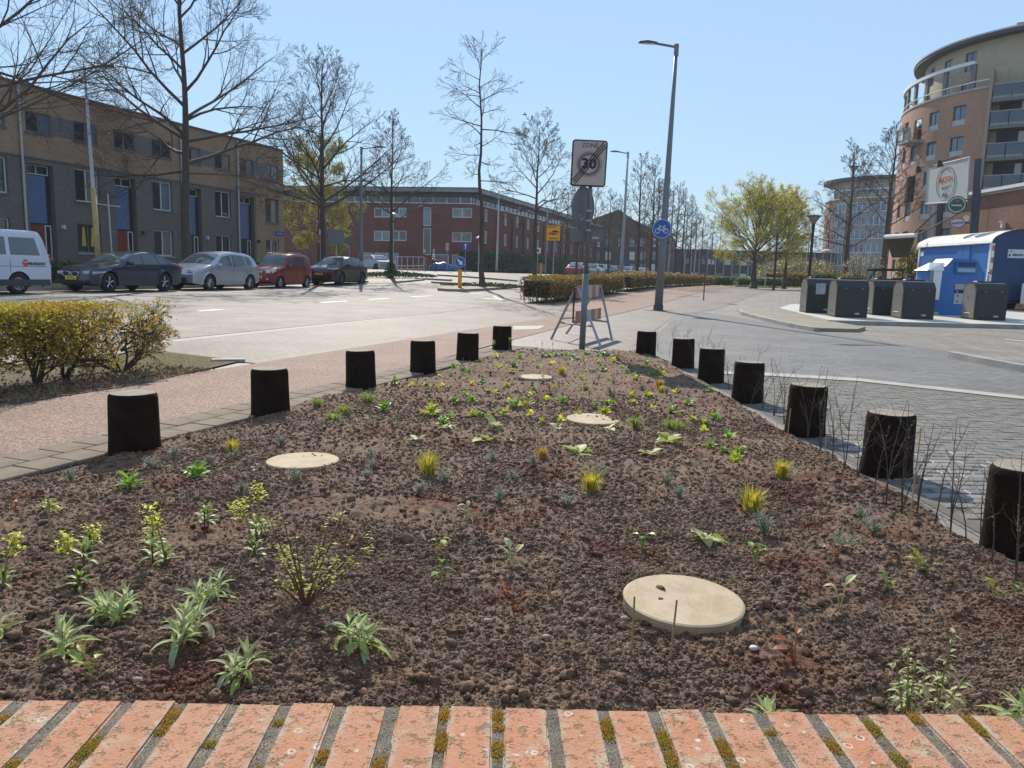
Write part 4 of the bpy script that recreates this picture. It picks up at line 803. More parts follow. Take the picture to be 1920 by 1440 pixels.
# labels: each plant by its nearest landmark, the side of it, and its rank there
def label_registered():
    LMP = [(n, (p.x, p.y)) for n, p in LM]; grp = {}
    for o, noun, cat, g_, p in REG:
        cand = sorted(((p.x-q[0])**2+(p.y-q[1])**2, n, q) for n, q in LMP if n != noun); d2, n, q = cand[0]
        dx, dy = p.x-q[0], p.y-q[1]; side = ('right of' if dx > 0 else 'left of') if abs(dx) > abs(dy) else ('behind' if dy > 0 else 'in front of')
        grp.setdefault((noun, n, side), []).append((d2, o, g_))
    words = ['', 'second ', 'third ', 'fourth ', 'fifth ', 'sixth ', 'seventh ', 'eighth ', 'ninth ', 'tenth ', 'eleventh ', 'twelfth ', 'thirteenth ', 'fourteenth ', 'fifteenth ', 'sixteenth ', 'seventeenth ', 'eighteenth ', 'nineteenth ', 'twentieth ', 'twenty-first ', 'twenty-second ']+[f'{k}th ' for k in range(23, 60)]
    for (noun, n, side), l in grp.items():
        l.sort(key=lambda a: a[0])
        for k, (d2, o, g_) in enumerate(l):
            o['label'] = f'{noun}, {side} {n}' if len(l) == 1 else (f'{noun}, {words[k]}closest {side} {n}')
            o['group'] = g_
label_registered()
# ================================================================== vehicles
def lerp_prof(pts, x):
    if x <= pts[0][0]: return pts[0][1]
    for (a, b), (c, d) in zip(pts, pts[1:]):
        if x <= c: return b+(d-b)*(x-a)/(c-a)
    return pts[-1][1]
def car(label, cat, group, s0, tn, sx, L, Wd, Hh, top, belt, wx, wr, mat, ws, side, glassmat=None, tumble=.2, taper=(.17, .10), plate=True, text_plate=None, grille=None, spokes=5, rimr=.68, head=(.05, .5, .62, .76), hz=1., rear_t=.9, extra=None, name='parked_car', rimm=None, lamp2=True):
    """local frame: x from the nose backwards, y towards the kerb, z up; near flank at y = -Wd/2"""
    x0, y0 = xy(s0, tn+Wd/2); z0 = H(x0, y0)+.01
    T_ = thing(name, label, cat, (x0, y0, z0), STREET_ROT, group); T_.scale = (sx, 1, hz)
    bz = .24; WR = wr+.055
    def topz(x):
        v = [lerp_prof(top, min(L, max(0, x+d))) for d in (-.06, -.03, 0, .03, .06)]; return sum(v)/5
    def botz(x):
        z = bz+.06*max(0, 1-x/.35)+.1*max(0, 1-(L-x)/.4)
        for w in wx:
            if abs(x-w) < WR: z = max(z, wr+math.sqrt(WR*WR-(x-w)**2))
        return z
    def wid(x, z):
        f = 1.
        if x < .9: f -= taper[0]*((.9-x)/.9)**2.2
        if x > L-.8: f -= taper[1]*((x-(L-.8))/.8)**2.2
        w = Wd/2*f; tz = topz(x)
        if z < belt: w *= 1-.05*max(0, (belt-.18-z)/belt)**1.2
        else: w *= 1-tumble*((z-belt)/(Hh-belt))
        r = .07; d = tz-z
        if d < r: w -= r*.8*(1-math.sqrt(max(0, 1-((r-d)/r)**2)))
        for q in wx:                                           # flared arches
            rr = math.hypot(x-q, z-wr)
            if rr < WR+.09: w += .018*(1-max(0, rr-WR)/.09)
        return w
    xs = sorted(set([0, .02, .05]+[L*k/64 for k in range(65)]+[w+WR*math.cos(PI*k/14) for w in wx for k in range(15)]+[L-.05, L-.02]))
    xs = [x for x in xs if 0 <= x <= L]; K = 12; mb = MB(); n = len(xs)
    for sgn in (-1, 1):
        o = len(mb.v)
        for x in xs:
            b, t = botz(x), topz(x)
            for k in range(K+1):
                f = k/K; f = 1-(1-f)**1.3; z = b+(t-b)*f; mb.v.append((x, sgn*wid(x, z), z))
        for i in range(n-1):
            for k in range(K):
                q = (o+i*(K+1)+k, o+(i+1)*(K+1)+k, o+(i+1)*(K+1)+k+1, o+i*(K+1)+k+1); mb.f.append(q if sgn < 0 else q[::-1]); mb.mi.append(0)
    J = 8; o = len(mb.v)                                       # roof / bonnet strip
    for x in xs:
        t = topz(x); w = wid(x, t)
        for j in range(J+1): y = -w+2*w*j/J; mb.v.append((x, y, t+.035*(1-(y/w)**2)))
    for i in range(n-1):
        for j in range(J): mb.f.append((o+i*(J+1)+j, o+(i+1)*(J+1)+j, o+(i+1)*(J+1)+j+1, o+i*(J+1)+j+1)); mb.mi.append(0)
    for x, flip in ((0, 1), (L, 0)):                            # nose and tail
        o = len(mb.v); b, t = botz(x), topz(x)
        for k in range(K+1):
            f = 1-(1-k/K)**1.3; z = b+(t-b)*f; w = wid(x, z)
            for j in range(J+1): y = -w+2*w*j/J; bul = .10*(1-(y/w)**2)*(-1 if x == 0 else .6); mb.v.append((x+bul*min(1, (t-z)/.05+.2), y, z+(.035*(1-(y/w)**2) if k == K else 0)))
        for k in range(K):
            for j in range(J):
                q = (o+k*(J+1)+j, o+k*(J+1)+j+1, o+(k+1)*(J+1)+j+1, o+(k+1)*(J+1)+j); mb.f.append(q[::-1] if flip else q); mb.mi.append(0)
    body = mb.build('body', mat, T_, smooth=True)
    mb = MB(); mb.box((L/2, 0, .36), (L-.3, Wd*.80, .30)); 
    mb.build('underbody', MT['black'], T_)
    def flank(quad, nm, m_, off=.006, nu=6, nv=4, both=True, par=None):
        for sgn in ((-1, 1) if both else (-1,)):
            mb = MB(); (ax, az), (bx, b_z), (cx, cz), (dx, dz) = quad
            for u in range(nu+1):
                for v in range(nv+1):
                    fu, fv = u/nu, v/nv; x = (ax*(1-fu)+bx*fu)*(1-fv)+(dx*(1-fu)+cx*fu)*fv; z = (az*(1-fu)+b_z*fu)*(1-fv)+(dz*(1-fu)+cz*fu)*fv; mb.v.append((x, sgn*(wid(x, z)+off), z))
            for u in range(nu):
                for v in range(nv):
                    q = (u*(nv+1)+v, (u+1)*(nv+1)+v, (u+1)*(nv+1)+v+1, u*(nv+1)+v+1); mb.f.append(q if sgn < 0 else q[::-1]); mb.mi.append(0)
            mb.build(nm, m_, par or T_, smooth=True)
    def onTop(xa, xb, fr, nm, m_, off=.008, fr2=None):
        mb = MB(); nu = 8
        for u in range(nu+1):
            x = xa+(xb-xa)*u/nu; t = topz(x); w = wid(x, t); q_ = fr+(fr2-fr)*u/nu if fr2 else fr
            for j in range(J+1): y = (-w+2*w*j/J)*q_; mb.v.append((x, y, t+.035*(1-(y/w)**2)+off))
        for u in range(nu):
            for j in range(J): mb.f.append((u*(J+1)+j, (u+1)*(J+1)+j, (u+1)*(J+1)+j+1, u*(J+1)+j+1)); mb.mi.append(0)
        return mb.build(nm, m_, T_, smooth=True)
    gm = glassmat or MT['carglass']
    if ws: onTop(ws[0], ws[1], .93, 'windscreen', gm, .008, .90)
    for q in side: flank(q, 'side_window', gm)
    for w in wx:
        for sgn in (-1, 1):
            yy = sgn*(Wd/2-.115); wh = MB(); R_ = wr
            wh.lathe([(R_*.62, -.1), (R_*.9, -.105), (R_, -.08), (R_, .08), (R_*.9, .105), (R_*.62, .1)], 32, (0, 0, 0), 'Y', False); 
            wheel = wh.build('wheel', MT['tyre'], T_, smooth=True, loc=(w, yy, wr))
            rm = MB(); rr = R_*rimr; fy = -.075*(-sgn)*-1
            fy = sgn*.085
            rm.lathe([(rr, fy*.5), (rr, fy), (rr*.93, fy), (rr*.90, fy*.6)], 32, (0, 0, 0), 'Y', False); rm.lathe([(.001, fy*.92), (rr*.2, fy*.9), (rr*.22, fy*.5)], 14, (0, 0, 0), 'Y')
            for k in range(spokes):
                for d_ in ((-.12, .12) if spokes <= 6 else (0,)):
                    a = 2*PI*k/spokes+.3; p0 = Vector((math.cos(a)*rr*.15, fy*.82, math.sin(a)*rr*.15)); p1 = Vector((math.cos(a+d_)*rr*.93, fy*.82, math.sin(a+d_)*rr*.93)); rm.tube([p0, p1], [rr*.055, rr*.07], 4)
            rm.build('rim', rimm or MT['rim'], wheel, smooth=False)
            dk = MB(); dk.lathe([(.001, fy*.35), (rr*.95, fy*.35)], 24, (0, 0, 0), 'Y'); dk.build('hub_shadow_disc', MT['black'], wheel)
    if head:
        xa, xb, za, zb = head
        if lamp2:
            flank(((xa, za), (xb, (za+zb)/2+.02), (xb, zb), (xa, zb-.02)), 'headlight', MT['lampglass'], .012, 5, 3)
        for sgn in (-1, 1):
            mb = MB(); w = wid(.0, (za+zb)/2); mb.bbox((.015, sgn*(w-.10), (za+zb)/2-.01), (.12, .24, (zb-za)*.85), .02); mb.build('headlight', MT['lampglass'], T_)
    if rear_t:
        for sgn in (-1, 1):
            mb = MB(); mb.bbox((L-.02, sgn*(wid(L, rear_t)-.06), rear_t), (.12, .16, .22), .02); mb.build('tail_light', MT['signred'], T_)
    if plate:
        mb = MB(); mb.box((-.115, 0, plate), (.02, .50, .115)); pl = mb.build('number_plate', MT['plate'], T_)
        if text_plate: text(text_plate, .10, MT['inkblack'], (-.128, 0, plate), (0, -1, 0), (0, 0, 1), pl, None, 'plate_lettering', .002)
    for y in ([-Wd/2+.30, Wd/2-.30] if False else ()): pass
    for (xd) in [q[0][0] for q in side[1:]] if side else ():
        if head is None: break
        flank(((xd-.03, .32), (xd-.018, .32), (xd-.018, belt-.02), (xd-.03, belt-.02)), 'door_seam', MT['black'], .003, 1, 8)
    if side:
        xm = side[0][0][0]+.12
        for sgn in (-1, 1):
            mb = MB(); mb.bbox((xm, sgn*(Wd/2+.07), belt+.06), (.14, .20, .13), .03); mb.tube([(xm+.03, sgn*(Wd/2-.10), belt-.0), (xm+.03, sgn*(Wd/2+.05), belt+.03)], .03, 6); mb.build('wing_mirror', mat, T_)
    if extra: extra(T_, wid, topz, flank, onTop, L, Wd)
    return T_
def handles(T_, wid, xs_, z, m_):
    for x in xs_:
        for sgn in (-1, 1): mb = MB(); mb.bbox((x, sgn*(wid(x, z)+.015), z), (.17, .03, .03), .006); mb.build('door_handle', m_, T_)
GRP = 'vehicles parked along the terrace'
TN = 22.75
def sw(px): return s_at(px, TN, .4)
# --- dark blue-grey saloon
a, b = sw(208), sw(311); sc = (b-a)/2.81
p_sed = paint('dark_blue_grey_paint', (.030,.045,.085), .22, .5)
top = [(0, .62), (.06, .72), (.35, .80), (.9, .90), (1.38, .98), (1.75, 1.16), (2.15, 1.33), (2.6, 1.395), (3.0, 1.40), (3.45, 1.34), (3.9, 1.16), (4.15, 1.06), (4.4, 1.03), (4.58, .98), (4.63, .84)]
side = [((1.62, .97), (2.42, .97), (2.36, 1.33), (2.02, 1.27)), ((2.50, .97), (3.28, .98), (3.10, 1.32), (2.44, 1.335)), ((3.34, .985), (3.78, 1.03), (3.52, 1.22), (3.17, 1.30))]
def ex_sed(T_, wid, topz, flank, onTop, L, Wd):
    for sgn in (-1, 1):
        mb = MB(); mb.bbox((-.085, sgn*.20, .60), (.06, .32, .15), .04); g_ = mb.build('kidney_grille', MT['black'], T_)
        mb = MB(); pts = [Vector((-.12, sgn*.20+.17*math.cos(t_), .60+.085*math.sin(t_))) for t_ in [2*PI*k/20 for k in range(21)]]; mb.tube(pts, .012, 5, False); mb.build('grille_rim', MT['chrome'], g_)
    mb = MB(); mb.bbox((-.075, 0, .34), (.08, 1.0, .12), .02); mb.bbox((-.03, -.68, .36), (.08, .22, .13), .02); mb.bbox((-.03, .68, .36), (.08, .22, .13), .02); mb.build('air_intake', MT['black'], T_)
    handles(T_, wid, (2.28, 3.12), .86, p_sed)
    flank(((.95, .70), (3.9, .80), (3.9, .812), (.95, .712)), 'side_crease', MT['dark'], .004, 20, 1)
SED = car('dark blue-grey saloon car parked between the white van and the silver hatchback', 'car', GRP, a-.80*sc, TN, sc, 4.63, 1.81, 1.43, top, .96, (.80, 3.61), .335, p_sed, (1.42, 2.15), side, plate=.47, text_plate='NP-370-J', spokes=5, rimr=.74, head=(.10, .62, .60, .71), rear_t=.84, extra=ex_sed, hz=1.05)
# --- silver people carrier
a, b = sw(395), sw(470); sc = (b-a)/2.70
p_mpv = paint('silver_paint', (.42,.46,.55), .25, .6)
top = [(0, .66), (.05, .78), (.3, .90), (.75, 1.00), (1.0, 1.07), (1.4, 1.30), (1.8, 1.50), (2.2, 1.60), (2.8, 1.63), (3.5, 1.58), (3.9, 1.48), (4.1, 1.25), (4.25, 1.02), (4.34, .8)]
side = [((1.30, 1.02), (2.35, 1.02), (2.30, 1.50), (1.78, 1.42)), ((2.43, 1.02), (3.30, 1.04), (3.20, 1.49), (2.38, 1.52)), ((3.38, 1.06), (3.78, 1.10), (3.62, 1.42), (3.28, 1.48))]
def ex_mpv(T_, wid, topz, flank, onTop, L, Wd):
    mb = MB(); mb.bbox((-.085, 0, .42), (.08, 1.0, .22), .03); mb.build('grille', MT['black'], T_); handles(T_, wid, (2.2, 3.15), .92, p_mpv)
    flank(((1.0, .34), (3.1, .34), (3.1, .352), (1.0, .352)), 'sill_strip', MT['dark'], .004, 12, 1)
MPV = car('silver people carrier parked between the dark saloon and the small red car', 'car', GRP, a-.88*sc, TN, sc, 4.34, 1.84, 1.64, top, 1.0, (.88, 3.58), .325, p_mpv, (1.03, 1.80), side, plate=.56, text_plate='43', spokes=12, rimr=.72, head=(.08, .66, .72, .88), rear_t=1.0, extra=ex_mpv)
# --- small red tall car
a, b = sw(527), sw(577); sc = (b-a)/2.36
p_red = paint('dark_red_paint', (.22,.018,.016), .3, .2)
top = [(0, .70), (.05, .82), (.3, .90), (.8, .98), (1.0, 1.05), (1.28, 1.38), (1.5, 1.56), (2.0, 1.63), (2.9, 1.62), (3.2, 1.56), (3.38, 1.30), (3.48, .95), (3.5, .8)]
side = [((1.16, 1.02), (1.86, 1.02), (1.84, 1.48), (1.40, 1.46)), ((1.96, 1.02), (2.62, 1.02), (2.60, 1.49), (1.94, 1.50)), ((2.72, 1.04), (3.12, 1.06), (3.02, 1.46), (2.70, 1.48))]
def ex_red(T_, wid, topz, flank, onTop, L, Wd):
    mb = MB(); mb.bbox((-.085, 0, .74), (.06, .62, .14), .02); g_ = mb.build('grille', MT['black'], T_); mb = MB()
    for k in range(3): mb.box((-.12, 0, .70+.04*k), (.012, .60, .012))
    mb.build('grille_bar', MT['chrome'], g_)
    for sgn in (-1, 1): mb = MB(); mb.tube([(1.5, sgn*.58, 1.62), (1.6, sgn*.58, 1.69), (2.8, sgn*.58, 1.69), (3.0, sgn*.58, 1.62)], .016, 6); mb.build('roof_rail', MT['chrome'], T_)
    handles(T_, wid, (1.75, 2.52), .90, p_red)
    for sgn in (-1, 1): mb = MB(); mb.lathe([(.001, -.03), (.055, -.03), (.06, 0)], 14, (-.06, sgn*.52, .42), 'X'); mb.build('fog_lamp', MT['lampglass'], T_)
RED = car('small tall dark red car with roof rails, behind the silver people carrier', 'car', GRP, a-.62*sc, TN, sc, 3.5, 1.62, 1.64, top, 1.0, (.62, 2.98), .28, p_red, (.98, 1.48), side, plate=.52, text_plate='HD-SS-43', spokes=6, rimr=.66, head=(.05, .32, .68, .88), rear_t=1.0, tumble=.12, extra=ex_red)
# --- dark crossover
a, b = sw(642), sw(681); sc = (b-a)/2.64
p_chr = paint('dark_violet_grey_paint', (.045,.042,.060), .2, .6)
top = [(0, .72), (.05, .86), (.35, .96), (1.0, 1.06), (1.4, 1.26), (1.85, 1.46), (2.3, 1.55), (2.8, 1.54), (3.3, 1.46), (3.8, 1.28), (4.1, 1.16), (4.25, 1.14), (4.36, .95)]
side = [((1.5, 1.08), (2.30, 1.10), (2.24, 1.45), (1.85, 1.40)), ((2.38, 1.10), (3.15, 1.17), (3.0, 1.42), (2.32, 1.46))]
def ex_chr(T_, wid, topz, flank, onTop, L, Wd):
    mb = MB(); mb.bbox((-.085, 0, .48), (.08, 1.1, .2), .03); mb.build('grille', MT['black'], T_)
    mb = MB(); mb.bbox((4.28, 0, 1.22), (.3, 1.2, .03), .01); mb.build('roof_spoiler', p_chr, T_)
    handles(T_, wid, (2.15,), .98, p_chr)
CHR = car('dark grey crossover with sun glinting on its bonnet, last of the parked row', 'car', GRP, a-.95*sc, TN, sc, 4.36, 1.80, 1.56, top, 1.04, (.95, 3.59), .35, p_chr, (1.02, 1.85), side, plate=.60, text_plate='HF-830-B', spokes=5, rimr=.68, head=(.1, .62, .84, .94), rear_t=.98, extra=ex_chr, rimm=M('dark_alloy', (.2,.2,.22), .4, .6))
# --- white van (rear end in view)
vw = sw(33)
p_van = paint('white_van_paint', (.55,.60,.70), .35, .0)
top = [(0, .85), (.05, 1.0), (.4, 1.15), (.8, 1.25), (1.1, 1.5), (1.6, 1.86), (2.0, 1.95), (3.5, 1.98), (4.5, 1.98), (4.64, 1.90), (4.74, 1.5), (4.84, 1.2), (4.89, .8)]
side = [((1.35, 1.22), (2.1, 1.22), (2.1, 1.75), (1.70, 1.72)), ((2.25, 1.22), (3.35, 1.22), (3.35, 1.76), (2.25, 1.76)), ((3.48, 1.22), (4.50, 1.22), (4.36, 1.76), (3.48, 1.76))]
def ex_van(T_, wid, topz, flank, onTop, L, Wd):
    flank(((.2, .26), (4.85, .26), (4.85, .46), (.2, .46)), 'bumper_strip', MT['dark'], .012, 20, 2)
    mb = MB()
    for k in range(24):
        a0, a1 = 2*PI*k/24, 2*PI*(k+1)/24; c_ = Vector((3.96, -wid(3.9, .98)-.012, .98)); mb.add([c_, c_+Vector((math.cos(a0), 0, math.sin(a0)))*.105, c_+Vector((math.cos(a1), 0, math.sin(a1)))*.105], [(0, 1, 2)])
    lg = mb.build('round_logo', MT['signred'], T_); mb = MB(); mb.plate((3.96, -wid(3.9, .98)-.016, .99), (1, 0, 0), (0, 0, 1), [(-.10, -.01), (-.05, .02), (0, -.015), (.05, .02), (.10, -.01), (.05, .045), (0, .01), (-.05, .045)], .002); mb.build('logo_wave', MT['inkwhite'], lg)
    text('MUNCKHOF', .125, MT['inkblack'], (4.36, -wid(4.2, .98)-.010, .95), (1, -.0, 0), (0, 0, 1), T_, None, 'van_lettering', .006, .82, bold=.004)
    flank(((2.1, .86), (4.7, .86), (4.7, .875), (2.1, .875)), 'side_groove', MT['frame_g'], .003, 12, 1)
VAN = car('white passenger van with red round logo and dark lettering, at the left edge', 'van', GRP, vw-3.72, TN-.1, 1., 4.89, 1.90, 1.99, top, 1.12, (.72, 3.72), .33, p_van, (.85, 1.62), side, plate=.5, spokes=14, rimr=.60, head=(.05, .5, .75, .95), tumble=.10, taper=(.12, .05), rear_t=1.15, extra=ex_van, name='passenger_van')
# --- distant row of cars beyond the middle hedge: simple hulls of real size
far_prof = [(0, .6), (.1, .8), (.9, .92), (1.4, 1.2), (1.9, 1.42), (3.2, 1.45), (3.8, 1.3), (4.2, .95), (4.3, .7)]
def far_car(px, dep, mat, label, yaw=0., k=0):
    p = gd(px, dep); T_ = thing('distant_car', label, 'car', (p.x, p.y, p.z), STREET_ROT+yaw, 'cars parked far down the street'); mb = MB(); w = .88
    pr = [(x-2.15, z) for x, z in far_prof]; low = [(2.15, .25), (-2.15, .25)]
    poly = pr+low; n = len(poly)
    for y, q in ((-w, 1), (w, 1)): mb.v += [(a_, y*(.82 if b_ > 1 else 1), b_) for a_, b_ in poly]
    mb.f = [tuple(range(n))[::-1], tuple(range(n, 2*n))]+[(i_, (i_+1) % n, n+(i_+1) % n, n+i_) for i_ in range(n)]; mb.mi = [0]*len(mb.f); mb.build('body', mat, T_)
    mb = MB(); mb.box((-1.02, 0, 1.17), (.75, 1.38, .03), tilt=Matrix.Rotation(-.52, 3, 'Y')); mb.build('windscreen', MT['glass_sky'], T_)
    for sg in (-1, 1): mb = MB(); mb.box((.35, sg*.80, 1.16), (2.1, .03, .32)); mb.build('side_window', MT['carglass'], T_)
    for wx_ in (-1.35, 1.35):
        for sg in (-1, 1): mb = MB(); mb.lathe([(.001, -.1), (.31, -.1), (.31, .1), (.001, .1)], 14, (wx_, sg*.82, .31), 'Y'); mb.build('wheel', MT['tyre'], T_)
cols = [paint('far_paint_'+n, c) for n, c in (('maroon', (.25,.04,.05)), ('silver', (.45,.47,.5)), ('blue', (.05,.08,.16)), ('grey', (.2,.22,.25)), ('white', (.6,.62,.65)))]
for (px, dep, c, lab) in ((1082, 88, 0, 'distant maroon car seen left of the striped barricade above the hedge'), (1112, 92, 1, 'distant silver car just right of the round sign post'), (1128, 97, 3, 'distant grey car, second right of the round sign post'), (1148, 101, 2, 'distant dark blue car, left of the second street lamp'), (1176, 108, 1, 'distant silver car, right of the second street lamp'), (1200, 114, 4, 'distant pale car between the two dark trunks beyond the hedge'), (1222, 122, 3, 'distant grey car farthest along, left of the large lamp post')):
    far_car(px, dep, cols[c], lab, yaw=-.0)
far_car(704, 76, cols[3], 'small grey car parked beyond the dark crossover, left of the third street tree', yaw=1.1)
# ================================================================== street furniture
def lamp(px, py_base, dep, h, arm, side_, label, grp, lean=0., r0=.085, foot=None, mat=None, name='street_lamp', t=None):
    p = gd(px, dep, py_base); T_ = thing(name, label, 'street lamp', (p.x, p.y, p.z), 0, grp); m_ = mat or MT['pole']
    tp = Vector((lean*h, 0, h)); mb = MB(); mb.tube([Vector((0, 0, 0)), tp*.25, tp*.6, tp], [r0*1.15, r0, r0*.72, r0*.45], 12); mb.build('pole', m_, T_, smooth=True)
    mb = MB(); mb.tube([(0, 0, 0), (0, 0, .22)], r0*1.35, 12); mb.build('pole_foot', MT['dark'], T_)
    d = Vector((side_, -.12, 0)).normalized(); mb = MB(); mb.tube([tp+Vector((0, 0, -.05)), tp+d*arm+Vector((0, 0, .04))], r0*.32, 8); mb.tube([tp-Vector((0, 0, .35)), tp+Vector((0, 0, .05))], r0*.62, 8); mb.build('arm', m_, T_)
    mb = MB(); hx = tp+d*(arm+.18); ang = math.atan2(d.y, d.x)
    R_ = Matrix.Rotation(ang, 3, 'Z'); pr = [(-.34, -.02, .05), (-.30, .06, .06), (.05, .08, .12), (.32, .04, .09), (.36, 0, .06)]
    vs = []
    for x, zt, w in pr:
        for y, z in ((-w, 0), (w, 0), (w*.8, zt), (-w*.8, zt)): vs.append(hx+R_ @ Vector((x, y, z+.02)))
    fs = [(i_*4+k, (i_+1)*4+k, (i_+1)*4+(k+1) % 4, i_*4+(k+1) % 4) for i_ in range(4) for k in range(4)]+[(3, 2, 1, 0), (16, 17, 18, 19)]; mb.add(vs, fs); mb.build('lamp_head', MT['dark'], T_)
    mb = MB(); mb.box(hx+Vector((0, 0, .008)), (.4, .14, .02), ang); mb.build('lamp_lens', MT['frame_w'], T_)
    return T_
G1 = 'tall street lamps'
BIG = lamp(1234, 583, 28.6, 9.35, .85, -1, 'tallest grey street lamp in front of the hedge, carrying the blue bicycle sign', G1, .016, .135)
lamp(1163, 520, 55, 9.2, .75, -1, 'second tall street lamp, rising right of the zone sign', G1, .012, .125, mat=MT['steel'])
lamp(1252, 515, 76, 8.9, 1.0, -1, 'third tall street lamp, just right of the bicycle sign post', G1, .01, .12, mat=MT['steel'])
lamp(1281, 520, 100, 8.6, 1.0, -1, 'fourth tall street lamp down the street among bare trees', G1, .01, .12, mat=MT['steel'])
lamp(1300, 520, 122, 9.0, 1.0, -1, 'farthest tall street lamp down the street', G1, .01, .12, mat=MT['steel'])
LL = lamp(188, 545, 30.5, 8.35, .75, 1, 'street lamp with an ochre foot behind the dark saloon, in front of the terrace', G1, -.022, .09, mat=MT['polelight'])
mb = MB(); mb.tube([(-.0, 0, .3), (-.085, 0, 3.9)], [.108, .09], 12); mb.build('ochre_sleeve', MT['poletan'], LL, smooth=True)
lamp(677, 540, 45, 7.6, .9, 1, 'street lamp in front of the dark red brick building, behind the crossover', G1, .004, .12, mat=MT['pole'])
lamp(931, 514, 72, 7.4, .7, 1, 'pale street lamp in front of the corner of the red brick building', G1, .007, .10, mat=MT['polelight'])
def post_top(px, dep, h, label, kind, grp, r=.045, py=520, mat=None, hs=1.):
    p = gd(px, dep, py); T_ = thing('post_top_lamp', label, 'lamp', (p.x, p.y, p.z), 0, grp); mb = MB(); mb.tube([(0, 0, 0), (0, 0, h*.35), (0, 0, h)], [r*1.2, r, r*.8], 10); mb.build('post', mat or MT['polelight'], T_)
    if kind == 'bowl':
        mb = MB(); mb.lathe([(.02, h+.32), (.30*hs, h+.18), (.33*hs, h+.13), (.32*hs, h+.11)], 20); mb.build('cap', MT['frame_w'], T_, smooth=True); mb = MB(); mb.lathe([(.07, h), (.17*hs, h+.06), (.22*hs, h+.12)], 20); mb.build('bowl', MT['lampglass'], T_, smooth=True)
    else:
        mb = MB(); mb.lathe([(.46*hs, h+.50*hs), (.48*hs, h+.53*hs), (.30*hs, h+.57*hs), (.01, h+.58*hs)], 24); mb.build('cap', MT['black'], T_); mb = MB(); mb.lathe([(.08, h+.04), (.43*hs, h+.50*hs)], 24); mb.build('shade_cone', M('smoky_lamp_shade', (.22,.17,.15), .3, var=.1), T_, smooth=True); mb = MB(); mb.tube([(0, 0, h-.3), (0, 0, h+.08)], .10*hs, 10); mb.build('collar', MT['black'], T_)
    return T_
post_top(897, 72, 3.0, 'small post-top lamp with a white cap left of the slender tree', 'bowl', 'small post-top lamps', py=512)
post_top(737, 51.5, 3.9, 'small post-top lamp with a white cap behind the third street tree', 'bowl', 'small post-top lamps', py=526)
post_top(1514, 44, 4.1, 'black plaza lamp with a wide cone shade, left behind the bins', 'cone', 'black cone-shaded plaza lamps', .085, 545, MT['black'], .9)
post_top(1450, 62, 4.35, 'black plaza lamp with a cone shade in front of the spring tree', 'cone', 'black cone-shaded plaza lamps', .085, 541, MT['black'], .85)
post_top(1582, 105, 15.3, 'dark funnel-shaped lamp standing above the far curved building roof', 'cone', 'black cone-shaded plaza lamps', .1, 530, MT['black'], 1.3)
post_top(1545, 75, 3.6, 'pale lamp with a wide cap in front of the far curved building', 'bowl', 'small post-top lamps', .05, 530, MT['pole'], 1.5)
post_top(1434, 80, 3.6, 'pale lamp right of the spring tree trunk', 'bowl', 'small post-top lamps', .05, 530, MT['polelight'])
# zone sign post --------------------------------------------------
p = gp(1091, 657); ZB = Vector((p.x, p.y, 0))
T_ = thing('zone_sign_post', 'zone 30 end sign on a grey post with the backs of two more signs', 'traffic sign', ZB)
def up_(z, ln=.030): return ZB+Vector((ln*.0+z*.012, 0, z))
mb = MB(); mb.tube([ZB, up_(1.3)], .052, 12); mb.build('pole_sleeve', MT['pole'], T_, world=True, smooth=True)
mb = MB(); mb.tube([up_(1.25), up_(3.45)], .034, 10); mb.build('pole', MT['signback'], T_, world=True, smooth=True)
DZ = ZB.y
def scr(px, py, dep=None): return pt(px, py, dep or DZ-.06)
A_, B2_, D_ = scr(1075, 262), scr(1139, 265), scr(1073, 347); r_ = (B2_-A_).normalized(); u_ = (A_-D_); hgt = u_.length; wid_ = (B2_-A_).length; u_ = (u_-r_*u_.dot(r_)).normalized(); cen = (A_+B2_)/2-u_*hgt/2
def rrect(w, h, r, n=5): 
    out = []
    for cx, cy, a0 in ((w/2-r, h/2-r, 0), (-w/2+r, h/2-r, PI/2), (-w/2+r, -h/2+r, PI), (w/2-r, -h/2+r, 1.5*PI)): out += [(cx+r*math.cos(a0+PI/2*k/n), cy+r*math.sin(a0+PI/2*k/n)) for k in range(n+1)]
    return out
nrm = r_.cross(u_)
mb = MB(); mb.plate(cen, r_, u_, rrect(wid_+.02, hgt+.02, .05), .05); zs = mb.build('zone_sign', MT['signblack'], T_, world=True)
def zsub(poly, off, m_, nm):
    mb = MB(); mb.plate(cen+nrm*off, r_, u_, poly, .002); return sub(mb, nm, m_, zs, T_)
zsub(rrect(wid_-.025, hgt-.025, .03), .004, MT['signwhite'], 'sign_face')
def annulus(c, ro, ri, off, m_, nm, par=zs, th=T_, r_=r_, u_=u_, org=cen, n=40):
    mb = MB(); nr = r_.cross(u_); o = org+nr*off+r_*c[0]+u_*c[1]
    for k in range(n):
        a0, a1 = 2*PI*k/n, 2*PI*(k+1)/n; f = lambda R_, a: o+r_*R_*math.cos(a)+u_*R_*math.sin(a)
        if ri > 0: mb.add([f(ri, a0), f(ro, a0), f(ro, a1), f(ri, a1)], [(0, 1, 2, 3)])
        else: mb.add([o, f(ro, a0), f(ro, a1)], [(0, 1, 2)])
    return sub(mb, nm, m_, par, th)
w2 = wid_/2; h2 = hgt/2
annulus((0, -.02*hgt), w2*.74, w2*.72, .008, MT['signgreyred'], 'ring_outline'); annulus((0, -.02*hgt), w2*.67, w2*.50, .008, MT['signgreyred'], 'speed_ring')
text('ZONE', .105, M('faded_zone_lettering', (.07,.055,.06), .6), cen+u_*h2*.78, r_, u_, zs, T_, 'zone_lettering', .008, .95)
